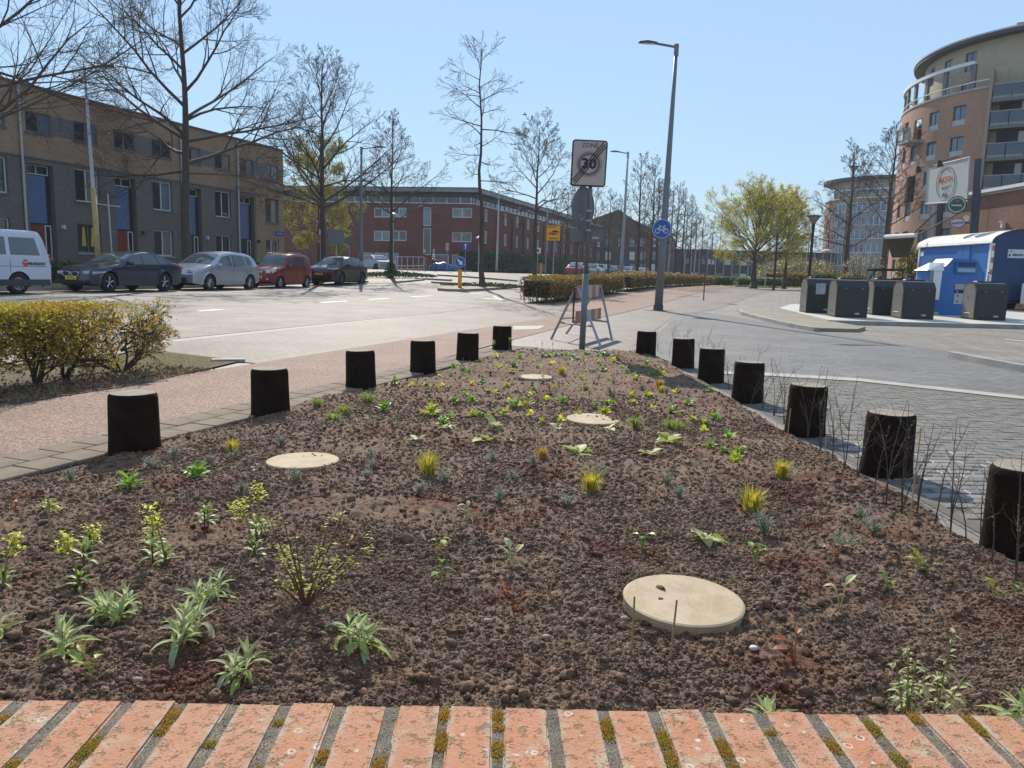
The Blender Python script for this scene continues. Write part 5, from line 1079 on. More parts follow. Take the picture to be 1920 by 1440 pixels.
text('30', .225, MT['signblack'], cen-u_*.02*hgt, r_, u_, zs, T_, 'speed_number', .009, 1.1, bold=.008)
for k in (-1, 0, 1):
    p0 = Vector((-w2*.93+.045*(k+1), -h2*.86-.0*k+.0)); dx, dy = w2*.82, h2*.93
    a = cen+nrm*.012+r_*(-w2*.86+k*.034)+u_*(-h2*.93-k*.0); b = cen+nrm*.012+r_*(w2*.80+k*.034)+u_*(h2*.90)
    a = cen+nrm*.012+r_*(-w2*.85+.026*k)+u_*(-h2*.86-.026*k); b = cen+nrm*.012+r_*(w2*.87+.026*k)+u_*(h2*.86-.026*k)
    d = (b-a).normalized(); s_ = nrm.cross(d)*.0085; mb = MB(); mb.add([a-s_, b-s_, b+s_, a+s_], [(0, 1, 2, 3)]); sub(mb, 'cancel_bar', MT['signblack'], zs, T_)
# backs of round and rectangular signs
def face_frame(px, py, dep, yaw):
    c = pt(px, py, dep); r = Vector((math.cos(yaw), math.sin(yaw), 0)); return c, r, Vector((.012, 0, 1)).normalized()
c, r, u = face_frame(1094, 389, DZ+.06, .93)
mb = MB(); mb.plate(c, r, u, [(.333*math.cos(2*PI*k/40), .333*math.sin(2*PI*k/40)) for k in range(40)], .025); rb = mb.build('round_sign_back', MT['signback'], T_, world=True)
mb = MB(); pts = [c+r*.335*math.cos(2*PI*k/40)+u*.335*math.sin(2*PI*k/40) for k in range(41)]; mb.tube(pts, .011, 5, False); sub(mb, 'rim', MT['pole'], rb, T_)
rr = random.Random(4)
mb = MB()
for k in range(4): q = c+r*rr.uniform(-.12, .16)+u*rr.uniform(-.22, -.02)+r.cross(u)*.003; mb.plate(q, r, u, rrect(.045, .035, .008, 2), .001)
sub(mb, 'sticker', M('worn_sticker', (.33,.33,.35), .6), rb, T_)
c, r, u = face_frame(1101, 441, DZ+.05, -.05)
mb = MB(); mb.plate(c, r, u, rrect(.53, .205, .02), .03); rp_ = mb.build('rectangular_sign_back', MT['signback'], T_, world=True)
mb = MB(); mb.plate(c+r*.14-u*.04+r.cross(u)*.004, r, u, rrect(.11, .04, .004, 2), .001); sub(mb, 'label_sticker', MT['signwhite'], rp_, T_)
mb = MB()
for z in (2.02, 2.18, 2.34): q = up_(z); mb.box(q-Vector((0, .01, 0)), (.085, .09, .035))
mb.build('clamp', MT['steel'], T_, world=True)
# blue bicycle sign on the big lamp ----------------------------------
bl = BIG.location; bdep = bl.y-.22
c = pt(1241, 429, bdep); r = Vector((.97, -.22, 0)).normalized(); u = Vector((.02, 0, 1))
T_ = thing('bicycle_sign', 'round blue bicycle sign fixed to the tallest street lamp', 'traffic sign', tuple(c))
RS = 17.5/F*bdep*1.02
mb = MB(); mb.plate(c, r, u, [(RS*math.cos(2*PI*k/40), RS*math.sin(2*PI*k/40)) for k in range(40)], .02); d_ = mb.build('disc', MT['signblue'], T_, world=True)
annulus((0, 0), RS*.95, RS*.91, .003, MT['inkwhite'], 'white_rim', d_, T_, r, u, c)
for cx in (-.42, .42): annulus((cx*RS, -.2*RS), RS*.27, RS*.22, .004, MT['inkwhite'], 'bicycle_wheel', d_, T_, r, u, c)
mb = MB(); q = lambda a, b: c+r.cross(u)*.006+r*a*RS+u*b*RS
for seg in (((-.42, -.2), (-.22, .2)), ((-.22, .2), (.2, .2)), ((-.28, .08), (.05, -.2)), ((.05, -.2), (.42, -.2)), ((.05, -.2), (.26, .32)), ((.2, .2), (.42, -.2)), ((-.22, .2), (-.16, .32)), ((-.16, .32), (-.32, .34)), ((.18, .32), (.36, .32))): mb.tube([q(*seg[0]), q(*seg[1])], RS*.030, 4)
sub(mb, 'bicycle_symbol', MT['inkwhite'], d_, T_)
mb = MB(); mb.tube([c-r.cross(u)*.02, c-r.cross(u)*.16], .03, 6); mb.build('bracket', MT['steel'], T_, world=True)
# blue arrow sign on orange bollard ---------------------------------
p = gd(862, 39.3, 541); p.z += .13; T_ = thing('keep_right_sign', 'round blue arrow sign on an orange post at the tip of the traffic island', 'traffic sign', tuple(p))
mb = MB(); mb.tube([p, p+Vector((0, 0, .75)), p+Vector((0, 0, .92))], [.10, .10, .075], 12); mb.build('orange_post', MT['orange'], T_, world=True, smooth=True)
c = p+Vector((0, -.12, 1.28)); r = Vector((1, -.1, 0)).normalized(); u = Vector((0, 0, 1)); mb = MB(); mb.plate(c, r, u, [(.29*math.cos(2*PI*k/32), .29*math.sin(2*PI*k/32)) for k in range(32)], .03); d_ = mb.build('disc', MT['signblue'], T_, world=True)
annulus((0, 0), .27, .255, .003, MT['inkwhite'], 'white_rim', d_, T_, r, u, c)
mb = MB(); k = .7071; rot = lambda a, b: (a*k+b*k, -a*k+b*k) 
mb.plate(c+Vector((0, -.008, 0)), r, u, [rot(-.17, -.045)[:] if False else q for q in [((-.17*k+.045*k), (.17*k+.045*k)), ((-.17*k-.045*k), (.17*k-.045*k)), ((.02*k-.045*k), (-.02*k-.045*k)), ((.02*k-.135*k), (-.02*k-.135*k)), ((.19*k), (-.19*k)), ((.02*k+.135*k), (-.02*k+.135*k)), ((.02*k+.045*k), (-.02*k+.045*k))]], .002); sub(mb, 'white_arrow', MT['inkwhite'], d_, T_)
# yellow speed-bump sign -------------------------------------------
p = gd(1036, 50, 520); T_ = thing('yellow_warning_sign', 'yellow warning sign with a car on a red bump, left of the zone sign post', 'traffic sign', tuple(p))
mb = MB(); mb.tube([p, p+Vector((.02, 0, 4.2))], .045, 8); mb.build('pole', MT['steel'], T_, world=True)
c = pt(1037.5, 437, p.y-.08); r = Vector((1, -.05, 0)).normalized(); u = Vector((.01, 0, 1)); w_, h_ = .90, .98
mb = MB(); mb.plate(c, r, u, rrect(w_, h_, .04), .03); d_ = mb.build('sign_board', MT['signyellow'], T_, world=True)
mb = MB(); n_ = r.cross(u); 
for a, b in (((-1, 1), (1, 1)), ((1, 1), (1, -1)), ((1, -1), (-1, -1)), ((-1, -1), (-1, 1))): mb.tube([c+r*a[0]*w_*.5+u*a[1]*h_*.5+n_*.003, c+r*b[0]*w_*.5+u*b[1]*h_*.5+n_*.003], .012, 4)
sub(mb, 'dark_border', MT['inkblack'], d_, T_)
mb = MB(); mb.plate(c+n_*.004, r, u, [(-.40, -.03), (0, -.14), (.40, -.03), (.1, .01), (-.2, .03)], .001); sub(mb, 'red_bump', MT['signred'], d_, T_)
mb = MB(); mb.plate(c+n_*.006, r, u, [(-.12, .04), (.38, .05), (.38, .10), (.28, .115), (.22, .16), (.0, .155), (-.05, .10), (-.12, .09)], .001); sub(mb, 'car_symbol', MT['inkblack'], d_, T_)
text('LET OP !', .13, MT['inkblack'], c+u*.36-r*.08, r, u, d_, T_, 'lettering', .005, .95, bold=.003); text('DREMPELS', .13, MT['inkblack'], c-u*.34, r, u, d_, T_, 'lettering', .005, .95, bold=.003)
# smaller far signs --------------------------------------------------
def sign(px, dep, h, label, shape, size, mat, top_py=None, yaw=0., py=520, pm=None, inner=None, r_=.03):
    p = gd(px, dep, py); T_ = thing('sign_post', label, 'traffic sign', tuple(p)); mb = MB(); mb.tube([p, p+Vector((0, 0, h))], r_, 6); mb.build('pole', pm or MT['steel'], T_, world=True)
    r = Vector((math.cos(yaw), math.sin(yaw), 0)); u = Vector((0, 0, 1)); c = p+Vector((0, -.05, h-size[1]/2)); mb = MB()
    mb.plate(c, r, u, rrect(size[0], size[1], .03) if shape == 'rect' else [(size[0]/2*math.cos(2*PI*k/28), size[1]/2*math.sin(2*PI*k/28)) for k in range(28)], .02); f_ = mb.build('sign_board', mat, T_, world=True)
    if inner: mb = MB(); mb.plate(c-Vector((0, .006, 0)), r, u, inner[0], .001); sub(mb, 'symbol', inner[1], f_, T_)
    return T_
AR = [(-.04, -.2), (.04, -.2), (.04, .05), (.12, .05), (0, .22), (-.12, .05), (-.04, .05)]
sign(631, 44, 3.0, 'large grey back of a rectangular sign left behind the crossover', 'rect', (.88, .85), MT['signback'], yaw=.15, py=530, pm=MT['polelight'])
sign(655, 47, 2.65, 'round grey sign back right of the rectangular sign back', 'disc', (.55, .55), MT['signback'], py=528)
sign(601, 43, 3.0, 'thin pale pole just left of the second street tree trunk', 'rect', (.06, .3), MT['frame_w'], py=530, r_=.025)
sign(656, 50, 1.3, 'small white plate on a post behind the crossover', 'rect', (.25, .22), MT['inkwhite'], py=528)
sign(872, 58, 2.35, 'small blue rectangular sign with a white arrow above the keep-right sign', 'rect', (.5, .62), MT['signblue'], py=514, inner=(AR, MT['inkwhite']))
sign(838, 62, 2.3, 'narrow white sign plate left of the keep-right sign', 'rect', (.25, .62), MT['signwhite'], py=512)
sign(1007, 60, 2.3, 'small white square sign with a ring above the round sign back by the hedge', 'rect', (.42, .42), MT['inkwhite'], py=520, inner=([(.13*math.cos(a), .13*math.sin(a)) for a in [k*PI/8 for k in range(16)]], MT['signback']))
sign(1013, 45, 1.45, 'round grey sign back on an orange post at the left end of the middle hedge', 'disc', (.55, .55), MT['signback'], py=522, pm=MT['orange'], r_=.08)
sign(1022, 50, 4.6, 'tall thin pale pole just left of the yellow sign', 'rect', (.06, .3), MT['frame_w'], py=522, r_=.04)
sign(1168, 85, 2.2, 'tiny blue sign by the distant parked cars', 'rect', (.5, .5), MT['signblue'], py=520)
sign(1319, 38, 2.5, 'thin dark post with a narrow blue sign seen edge-on beside the path', 'rect', (.62, .62), MT['signblue'], yaw=1.35, py=543, pm=MT['dark'])
# pale cross-shaped mast in front of the terrace --------------------
p = gd(214, 33, 500); T_ = thing('cross_mast', 'thin pale mast with a cross bar in front of the terrace, behind the saloon', 'mast', tuple(p))
mb = MB(); mb.tube([p, p+Vector((-.08, 0, 3.9))], .03, 6); mb.build('mast', MT['polelight'], T_, world=True); mb = MB(); mb.tube([p+Vector((-.55, 0, 3.48)), p+Vector((.42, 0, 3.38))], .022, 6); mb.build('cross_bar', MT['polelight'], T_, world=True)
# barricade -----------------------------------------------------------
A1, A2 = gp(1033, 637), gp(1061, 627); C1, C2 = gp(1127, 652), gp(1148, 640)
T_ = thing('barricade', 'red and white striped folding barricade on four grey legs, behind the zone sign post', 'barricade', tuple((A1+C2)/2))
tpN = (A1+C1)/2*.5+(A1+C1)/4; mN = (A1+C1)/2; mF = (A2+C2)/2; hh = 1.08
mN = Vector((pt(1088, 560, mN.y).x, mN.y, 0)); mF = Vector((pt(1100, 560, mF.y).x, mF.y, 0))
apN0, apF0 = mN+Vector((-.05, .25, hh)), mF+Vector((.32, .5, hh))
for leg, nm in (((A1, apN0), 'leg'), ((C1, apN0), 'leg'), ((A2, apF0), 'leg'), ((C2, apF0), 'leg')):
    mb = MB(); d = (leg[1]-leg[0]); mb.tube([leg[0], leg[0]+d*.97], .024, 4); mb.build(nm, MT['steel'], T_, world=True)
mb = MB(); l = lambda a, b, f: a+(b-a)*f
for a, b in ((l(A1, apN0, .33), l(C1, apN0, .33)), (l(A2, apF0, .33), l(C2, apF0, .33)), (l(A2, apF0, .35), l(A1, apN0, .4))): mb.tube([a, b], .018, 4)
mb.build('cross_bar', MT['steel'], T_, world=True)
bdir = (apF0-apN0); bl_ = bdir.length; bdir.normalize(); n_ = Vector((bdir.y, -bdir.x, 0))
for z, hgt_, o_ in ((0, .24, 0), (-.48, .24, .03)):
    nst = 7; w = (bl_+.12)/nst; c0 = apN0-bdir*.06+Vector((0, 0, z-hgt_/2))+n_*.03
    for k in range(nst):
        a = c0+bdir*w*k; b = c0+bdir*w*(k+1); sh = Vector((0, 0, 0)); mb = MB()
        q = [a-Vector((0, 0, hgt_/2)), b-Vector((0, 0, hgt_/2)), b+Vector((0, 0, hgt_/2)), a+Vector((0, 0, hgt_/2))]; mb.add(q+[v-n_*.02 for v in q], [(0, 1, 2, 3), (7, 6, 5, 4), (0, 3, 7, 4), (1, 5, 6, 2), (3, 2, 6, 7), (0, 4, 5, 1)])
        mb.build('stripe_panel', M('faded_orange_red', (.36,.15,.10), .6) if k % 2 == 0 else MT['signwhite'], T_, world=True)
mb = MB(); q0 = apN0+Vector((0, 0, -.1)); mb.box(q0+Vector((-.05, 0, -.28)), (.03, .05, .68)); mb.build('end_board', M('dark_red_board', (.06,.015,.015), .6), T_, world=True)
# ------------------------------------------------------------------ underground-bin columns
def wbin(px, py, label, paper=False, lab=True, k=0):
    p = gp(px, py, .12); T_ = thing('waste_bin', label, 'waste container', (p.x, p.y, H(p.x, p.y)+.12), math.radians(7)*0-.0, 'charcoal waste containers on the pale platform'); T_.rotation_euler = (0, 0, -.12)
    w, d, h = .98, .95, 1.22; prof = [(-d/2, 0), (d/2, 0), (d/2, h*.82), (d*.30, h*.98), (-d*.12, h), (-d*.30, h*.97), (-d/2, h*.80)]
    # body: profile in the depth-height plane extruded across the width, shoulders cut
    mb = MB(); n = len(prof); vs = [(-w/2, y, z) for y, z in prof]+[(w/2, y, z) for y, z in prof]; mb.add(vs, [tuple(range(n)), tuple(range(n, 2*n))[::-1]]+[(i_, n+i_, n+(i_+1) % n, (i_+1) % n) for i_ in range(n)]); mb.build('body', MT['bin'], T_)
    # side cheeks slightly proud, front panel bevelled
    pk = [(-d/2+.05, .05), (d/2-.05, .05), (d/2-.05, h*.80), (d*.28, h*.93), (-d*.12, h*.95), (-d*.28, h*.93), (-d/2+.05, h*.78)]
    for sg in (-1, 1): mb = MB(); mb.plate((sg*(w/2+.006), 0, 0), (0, 1, 0) if sg > 0 else (0, -1, 0), (0, 0, 1), [(q[0]*(1 if sg > 0 else -1), q[1]) for q in (pk if sg > 0 else pk[::-1])], .012); mb.build('flank_panel', MT['binside'], T_)
    mb = MB(); mb.bbox((0, -d/2-.008, h*.40), (w-.08, .02, h*.72), .006); mb.build('front_panel', MT['bin'], T_)
    mb = MB(); mb.box((.17, -d/2-.022, .13), (.14, .01, .055)); mb.build('number_tag', M('tag_plate', (.42,.42,.38), .5), T_)
    for x in (-.22, .28): mb = MB(); mb.lathe([(.001, -.012), (.018, -.012), (.02, 0)], 10, (x, -d/2-.016, h*.76), 'Y'); mb.build('bolt', MT['steel'], T_)
    mb = MB(); mb.lathe([(.001, -.02), (.03, -.02), (.03, 0)], 10, (-w/2-.012, .1, h*.62), 'X'); mb.build('lock', MT['chrome'], T_)
    mb = MB(); mb.box((-w/2-.018, 0, h*.17), (.01, .42, .02)); mb.build('flank_strip', MT['chrome'] if k in (2, 3, 4) else MT['dark'], T_)
    mb = MB(); mb.bbox((0, .12, h+.02), (.62, .30, .05), .02); mb.build('lid', MT['bin'], T_)
    if paper: mb = MB(); mb.box((-.05, -d/2-.024, h*.70), (.32, .008, .38)); mb.build('paper_notice', M('notice_sheet', (.33,.37,.42), .6, var=.25, scale=9), T_)
    return T_
wbin(1531, 586, 'charcoal waste container with a paper notice, leftmost on the platform', True, k=0)
wbin(1587, 594, 'charcoal waste container, second from the left, right of the one with the notice', k=1)
wbin(1654, 590, 'charcoal waste container, third from the left, set back on the platform', k=2)
wbin(1709, 597, 'charcoal waste container, fourth from the left, beside the blue textile bank', k=3)
wbin(1842, 599, 'charcoal waste container at the right, in front of the blue textile bank', k=4)
# blue textile bank -------------------------------------------------
p = gp(1800, 592, .12); x0, y0 = p.x, p.y+.1; z0 = H(x0, y0)+.12
T_ = thing('textile_bank', 'bright blue clothing container with hatch and a white-canopied side wing', 'clothing container', (x0, y0, z0))
mb = MB(); pr = [(-.78, 0), (.78, 0), (.78, 1.50), (.60, 1.78), (.44, 2.02), (-.42, 2.02), (-.60, 1.80), (-.78, 1.55)]
mb.v = [(a_, -.0, b_) for a_, b_ in pr]+[(a_, 1.1, b_) for a_, b_ in pr]; n = len(pr); mb.f = [tuple(range(n)), tuple(range(n, 2*n))[::-1]]+[((i_+1) % n, i_, n+i_, n+(i_+1) % n) for i_ in range(n)]; mb.mi = [0]*len(mb.f); mb.build('body', MT['bluepaint'], T_)
mb = MB(); mb.bbox((.05, -.04, 1.72), (.74, .10, .44), .02); h_ = mb.build('hatch_frame', MT['bluepaint'], T_); mb = MB(); mb.box((.05, -.096, 1.83), (.64, .012, .16)); mb.build('hatch_opening', MT['blueshade'], h_); mb = MB(); mb.box((.05, -.10, 1.62), (.62, .02, .13)); mb.build('hatch_flap', M('pale_flap', (.30,.38,.48), .4), h_)
mb = MB(); mb.box((.02, -.012, 1.03), (.52, .02, .20)); mb.build('notice_plate', M('grey_notice', (.35,.36,.36), .6, var=.2, scale=30), T_)
mb = MB(); mb.box((.02, -.012, .87), (.52, .02, .10)); w_ = mb.build('black_strip', MT['inkblack'], T_); mb = MB(); mb.plate((-.15, -.024, .84), (1, 0, 0), (0, 0, 1), [(-.03, 0), (.03, 0), (0, .06)], .001); mb.build('warning_triangle', MT['inkwhite'], w_)
mb = MB(); mb.box((.02, -.012, .60), (.52, .02, .38)); w_ = mb.build('picture_plate', M('pale_plate', (.45,.46,.48), .5), T_); mb = MB()
for a_ in (-.12, .12):
    for b_ in (.50, .70): mb = MB(); mb.box((a_, -.026, b_), (.06, .006, .05)); mb.build('pictogram', MT['inkblack'], w_)
wing = [(-.72, -.35), (-.72, .9)]
mb = MB(); mb.box((-1.02, .35, .80), (.46, .86, 1.60)); mb.build('side_wing', MT['bluepaint'], T_)
mb = MB(); mb.add([(-1.34, -.12, 1.58), (-.76, -.12, 1.58), (-.66, .1, 1.88), (-1.1, .25, 1.86), (-1.34, .85, 1.58), (-.76, .85, 1.58)], [(0, 1, 2, 3), (0, 3, 4), (3, 2, 5, 4), (1, 5, 2)]); mb.build('canopy', MT['whitepaint'], T_)
mb = MB(); mb.add([(-1.08, -.10, .55), (-.82, -.10, .55), (-.80, -.10, 1.60), (-1.10, -.10, 1.60), (-1.0, -.14, .55), (-.95, -.08, 1.60)], [(0, 4, 5, 3), (4, 1, 2, 5)]); mb.build('white_curtain', MT['whitepaint'], T_)
mb = MB(); mb.box((-1.18, -.10, 1.28), (.13, .02, .55)); mb.build('glass_pane', MT['glass_sky'], T_)
mb = MB(); mb.box((-1.1, -.1, .06), (.62, .04, .10)); mb.build('base_plinth', MT['slab'], T_)
for px, py, nm_ in ((1720, 540, 'shiny knobbly metal post left of the textile bank'), (1850, 545, 'shiny knobbly metal post above the rightmost waste container')):
    q = pt(px, py, 30.5); b = Vector((q.x, q.y, H(q.x, q.y)+.12)); T2 = thing('ringed_post', nm_, 'post', tuple(b), 0, 'ringed metal posts'); top_ = pt(px, 510, 30.5).z-b.z; mb = MB(); mb.tube([(0, 0, 0), (0, 0, top_)], .03, 8); mb.build('post', MT['dark'], T2); mb = MB()
    for k in range(4): mb.lathe([(.03, top_-.08-.13*k), (.065, top_-.11-.13*k), (.03, top_-.14-.13*k)], 10)
    mb.build('ring', MT['chrome'], T2)
# blue site trailer ---------------------------------------------------
X0, Y0 = 20.1, 33.0; z0 = H(21, 35)
T_ = thing('site_trailer', 'blue barrel-roofed site trailer with double doors, behind the textile bank', 'trailer', (X0, Y0, z0))
Wt, Lt, zb, zs_, zt = 2.5, 5.9, .5, 2.86, 3.44
arc = [(Wt/2+(-Wt/2-.03)*math.cos(a), zs_+(zt-zs_)*math.sin(a)) for a in [PI*k/14 for k in range(15)]]
mb = MB(); prf = [(0, zb), (Wt, zb), (Wt, zs_)]+[(x, z) for x, z in arc[::-1][1:-1]]+[(0, zs_)]; n = len(prf)
mb.v = [(x, 0, z) for x, z in prf]; mb.f = [tuple(range(n))]; mb.mi = [0]; mb.build('end_wall', MT['blueshade'], T_)
mb = MB(); mb.v = [(x, Lt, z) for x, z in prf]; mb.f = [tuple(range(n))[::-1]]; mb.mi = [0]; mb.build('end_wall', MT['blueshade'], T_)
mb = MB(); mb.box((.01, Lt/2, (zb+zs_)/2), (.02, Lt, zs_-zb)); mb.box((Wt-.01, Lt/2, (zb+zs_)/2), (.02, Lt, zs_-zb)); mb.build('side_wall', MT['bluepaint'], T_)
mb = MB(); m_ = len(arc); vs = [(x-(.05 if k < 3 else 0)+(.05 if k > 11 else 0), y, z+.03) for y in (-.1, Lt+.1) for k, (x, z) in enumerate(arc)]; mb.add(vs, [(k, m_+k, m_+k+1, k+1) for k in range(m_-1)]); mb.build('barrel_roof', MT['roofwhite'], T_, smooth=True)
mb = MB(); mb.tube([(-.08, -.1, zs_+.02), (-.08, Lt+.1, zs_+.02)], .03, 6); mb.build('gutter', MT['frame_w'], T_)
for y in (.06, Lt-.06): mb = MB(); mb.box((-.012, y, (zb+zs_)/2), (.03, .13, zs_-zb)); mb.build('white_corner_post', MT['whitepaint'], T_)
mb = MB(); mb.box((.06, -.012, (zb+zs_)/2), (.10, .024, zs_-zb)); cpst = mb.build('white_corner_post', MT['whitepaint'], T_)
mb = MB()
for k in range(5): mb.box((.06, -.027, zs_-.2-.5*k), (.09, .006, .22))
mb.build('red_reflector', M('faded_red', (.45,.12,.10), .5), cpst)
for k in (0, 1):
    mb = MB(); mb.bbox((-.02, 1.75+.52*k, 1.95), (.04, .50, 1.7), .01); d_ = mb.build('door', MT['bluepaint'], T_); mb = MB(); mb.box((-.05, 1.97+.1*k, 2.0), (.03, .03, .12)); mb.build('handle', MT['chrome'], d_)
mb = MB(); mb.box((-.03, 2.02, 2.87), (.07, 1.2, .05)); mb.build('door_rain_strip', MT['frame_w'], T_)
mb = MB(); mb.box((-.012, Lt-.35, 2.55), (.02, .28, .22)); mb.build('white_notice', MT['inkwhite'], T_)
mb = MB(); mb.box((1.05, -.012, 2.45), (.70, .02, .36)); w_ = mb.build('company_plate', M('pale_company_plate', (.50,.56,.62), .5), T_)
text('GEBITECH', .12, MT['inkblack'], (1.12, -.024, 2.39), (1, 0, 0), (0, 0, 1), w_, None, 'lettering', .002, .85, bold=.006)
mb = MB(); mb.plate((.77, -.026, 2.38), (1, 0, 0), (0, 0, 1), rrect(.07, .09, .01, 2), .002); mb.plate((.80, -.026, 2.55), (1, 0, 0), (0, 0, 1), [(-.05, -.03), (.04, -.03), (.04, .04)], .002); mb.build('company_symbol', MT['inkblack'], w_)
mb = MB(); mb.box((Wt/2, Lt/2, zb-.08), (Wt*.8, Lt, .12)); mb.tube([(Wt/2, 0, zb-.08), (Wt/2, -1.2, zb-.1)], .05, 6); mb.build('chassis', MT['black'], T_)
mb = MB(); mb.box((Wt/2, .6, .75), (2.3, .9, .4)); mb.build('dark_skirt', MT['dark'], T_)
for y in (2.0, 3.0):
    for x in (.2, Wt-.2): mb = MB(); mb.lathe([(.001, -.1), (.2, -.1), (.33, -.09), (.33, .09), (.2, .1), (.001, .1)], 18, (x, y, .33), 'X'); mb.build('wheel', MT['tyre'], T_)
mb = MB(); mb.lathe([(.001, -.05), (.14, -.05), (.14, .05), (.001, .05)], 14, (Wt/2+.2, -.9, .14), 'X'); jw = mb.build('jockey_wheel', MT['tyre'], T_); mb = MB(); mb.tube([(Wt/2+.2, -.9, .14), (Wt/2+.25, -.85, .5), (Wt/2+.15, -.8, .95)], .03, 6); mb.build('jockey_stand', MT['steel'], jw)
# vehicle corner cut by the right edge
q = pt(1921, 560, 31); T_ = thing('parked_trailer', 'pale rear corner of a trailer with a red light, cut by the right edge', 'trailer', (q.x+1.35, q.y, H(q.x, q.y)))
mb = MB(); mb.bbox((.35, .8, .85), (1.7, 1.6, .9), .05); mb.build('body', MT['whitepaint'], T_); mb = MB(); mb.box((-.42, -.02, .62), (.12, .05, .22)); mb.build('tail_light', MT['signred'], T_)
for x in (-.2, .9): mb = MB(); mb.lathe([(.001, -.08), (.28, -.08), (.28, .08), (.001, .08)], 14, (x, .8, .28), 'X'); mb.build('wheel', MT['tyre'], T_)
# bicycles ---------------------------------------------------------------
def bicycle(loc, rot, label, load=None):
    T_ = thing('bicycle', label, 'bicycle', loc, rot, None)
    for x in (-.53, .53):
        mb = MB(); pts = [(x+.33*math.cos(a), 0, .35+.33*math.sin(a)) for a in [2*PI*k/24 for k in range(25)]]; mb.tube(pts, .018, 5, False)
        for k in range(8): a = PI*k/8; mb.tube([(x-.32*math.cos(a), 0, .35-.32*math.sin(a)), (x+.32*math.cos(a), 0, .35+.32*math.sin(a))], .003, 3)
        mb.build('wheel', MT['tyre'], T_)
    mb = MB()
    for a, b in (((-.53, .35), (-.10, .32)), ((-.10, .32), (-.22, .85)), ((-.22, .80), (-.53, .35)), ((-.10, .32), (.38, .78)), ((-.20, .72), (.36, .85)), ((.36, .95), (.53, .35))): mb.tube([(a[0], 0, a[1]), (b[0], 0, b[1])], .018, 5)
    mb.build('frame', MT['dark'], T_); mb = MB(); mb.bbox((-.24, 0, .90), (.26, .16, .06), .02); mb.build('saddle', MT['black'], T_)
    mb = MB(); mb.tube([(.28, -.28, 1.02), (.36, -.1, 1.06), (.36, .1, 1.06), (.28, .28, 1.02)], .014, 6); mb.tube([(.36, 0, .93), (.36, 0, 1.06)], .016, 6); mb.build('handlebar', MT['steel'], T_)
    if load:
        mb = MB(); mb.bbox((-.55, 0, .95), (.42, .36, .34), .04); mb.build('crate', M('tan_crate', (.35,.22,.12), .7), T_)
        mb = MB(); v, f = ico(2); rr = random.Random(2); mb.add([Vector((q[0]*.26, q[1]*.22, q[2]*.15))*(1+rr.uniform(-.12, .12))+Vector((-.55, 0, 1.22)) for v_ in (0,) for q in v], [tuple(q) for q in f]); mb.build('cloth_bundle', M('lilac_cloth', (.42,.38,.55), .8, var=.25, scale=12), T_)
p = gd(86, 32.0, 540); bicycle((p.x, p.y, p.z+.14), STREET_ROT+.1, 'bicycle loaded with a crate and a lilac cloth, behind the white van', True)
p = gd(308, 37.5, 520); bicycle((p.x, p.y, p.z+.14), STREET_ROT, 'bicycle behind the boot of the dark saloon against the terrace')
# rail fence on the side street --------------------------------------
T_ = thing('railing', 'pale metal railing with top rail beside the walking people', 'railing', tuple(gd(770, 60, 505)))
pa, pb = gd(742, 60, 505), gd(795, 63, 505); mb = MB()
for f in (0, .2, .4, .6, .8, 1): q = pa.lerp(pb, f); o_ = MB(); o_.tube([q, q+Vector((0, 0, 1.15))], .035, 5); o_.build('post', MT['polelight'], T_, world=True)
for z in (1.15, .45, .2): o_ = MB(); o_.tube([pa+Vector((0, 0, z)), pb+Vector((0, 0, z))], .03, 5); o_.build('rail', MT['polelight'], T_, world=True)
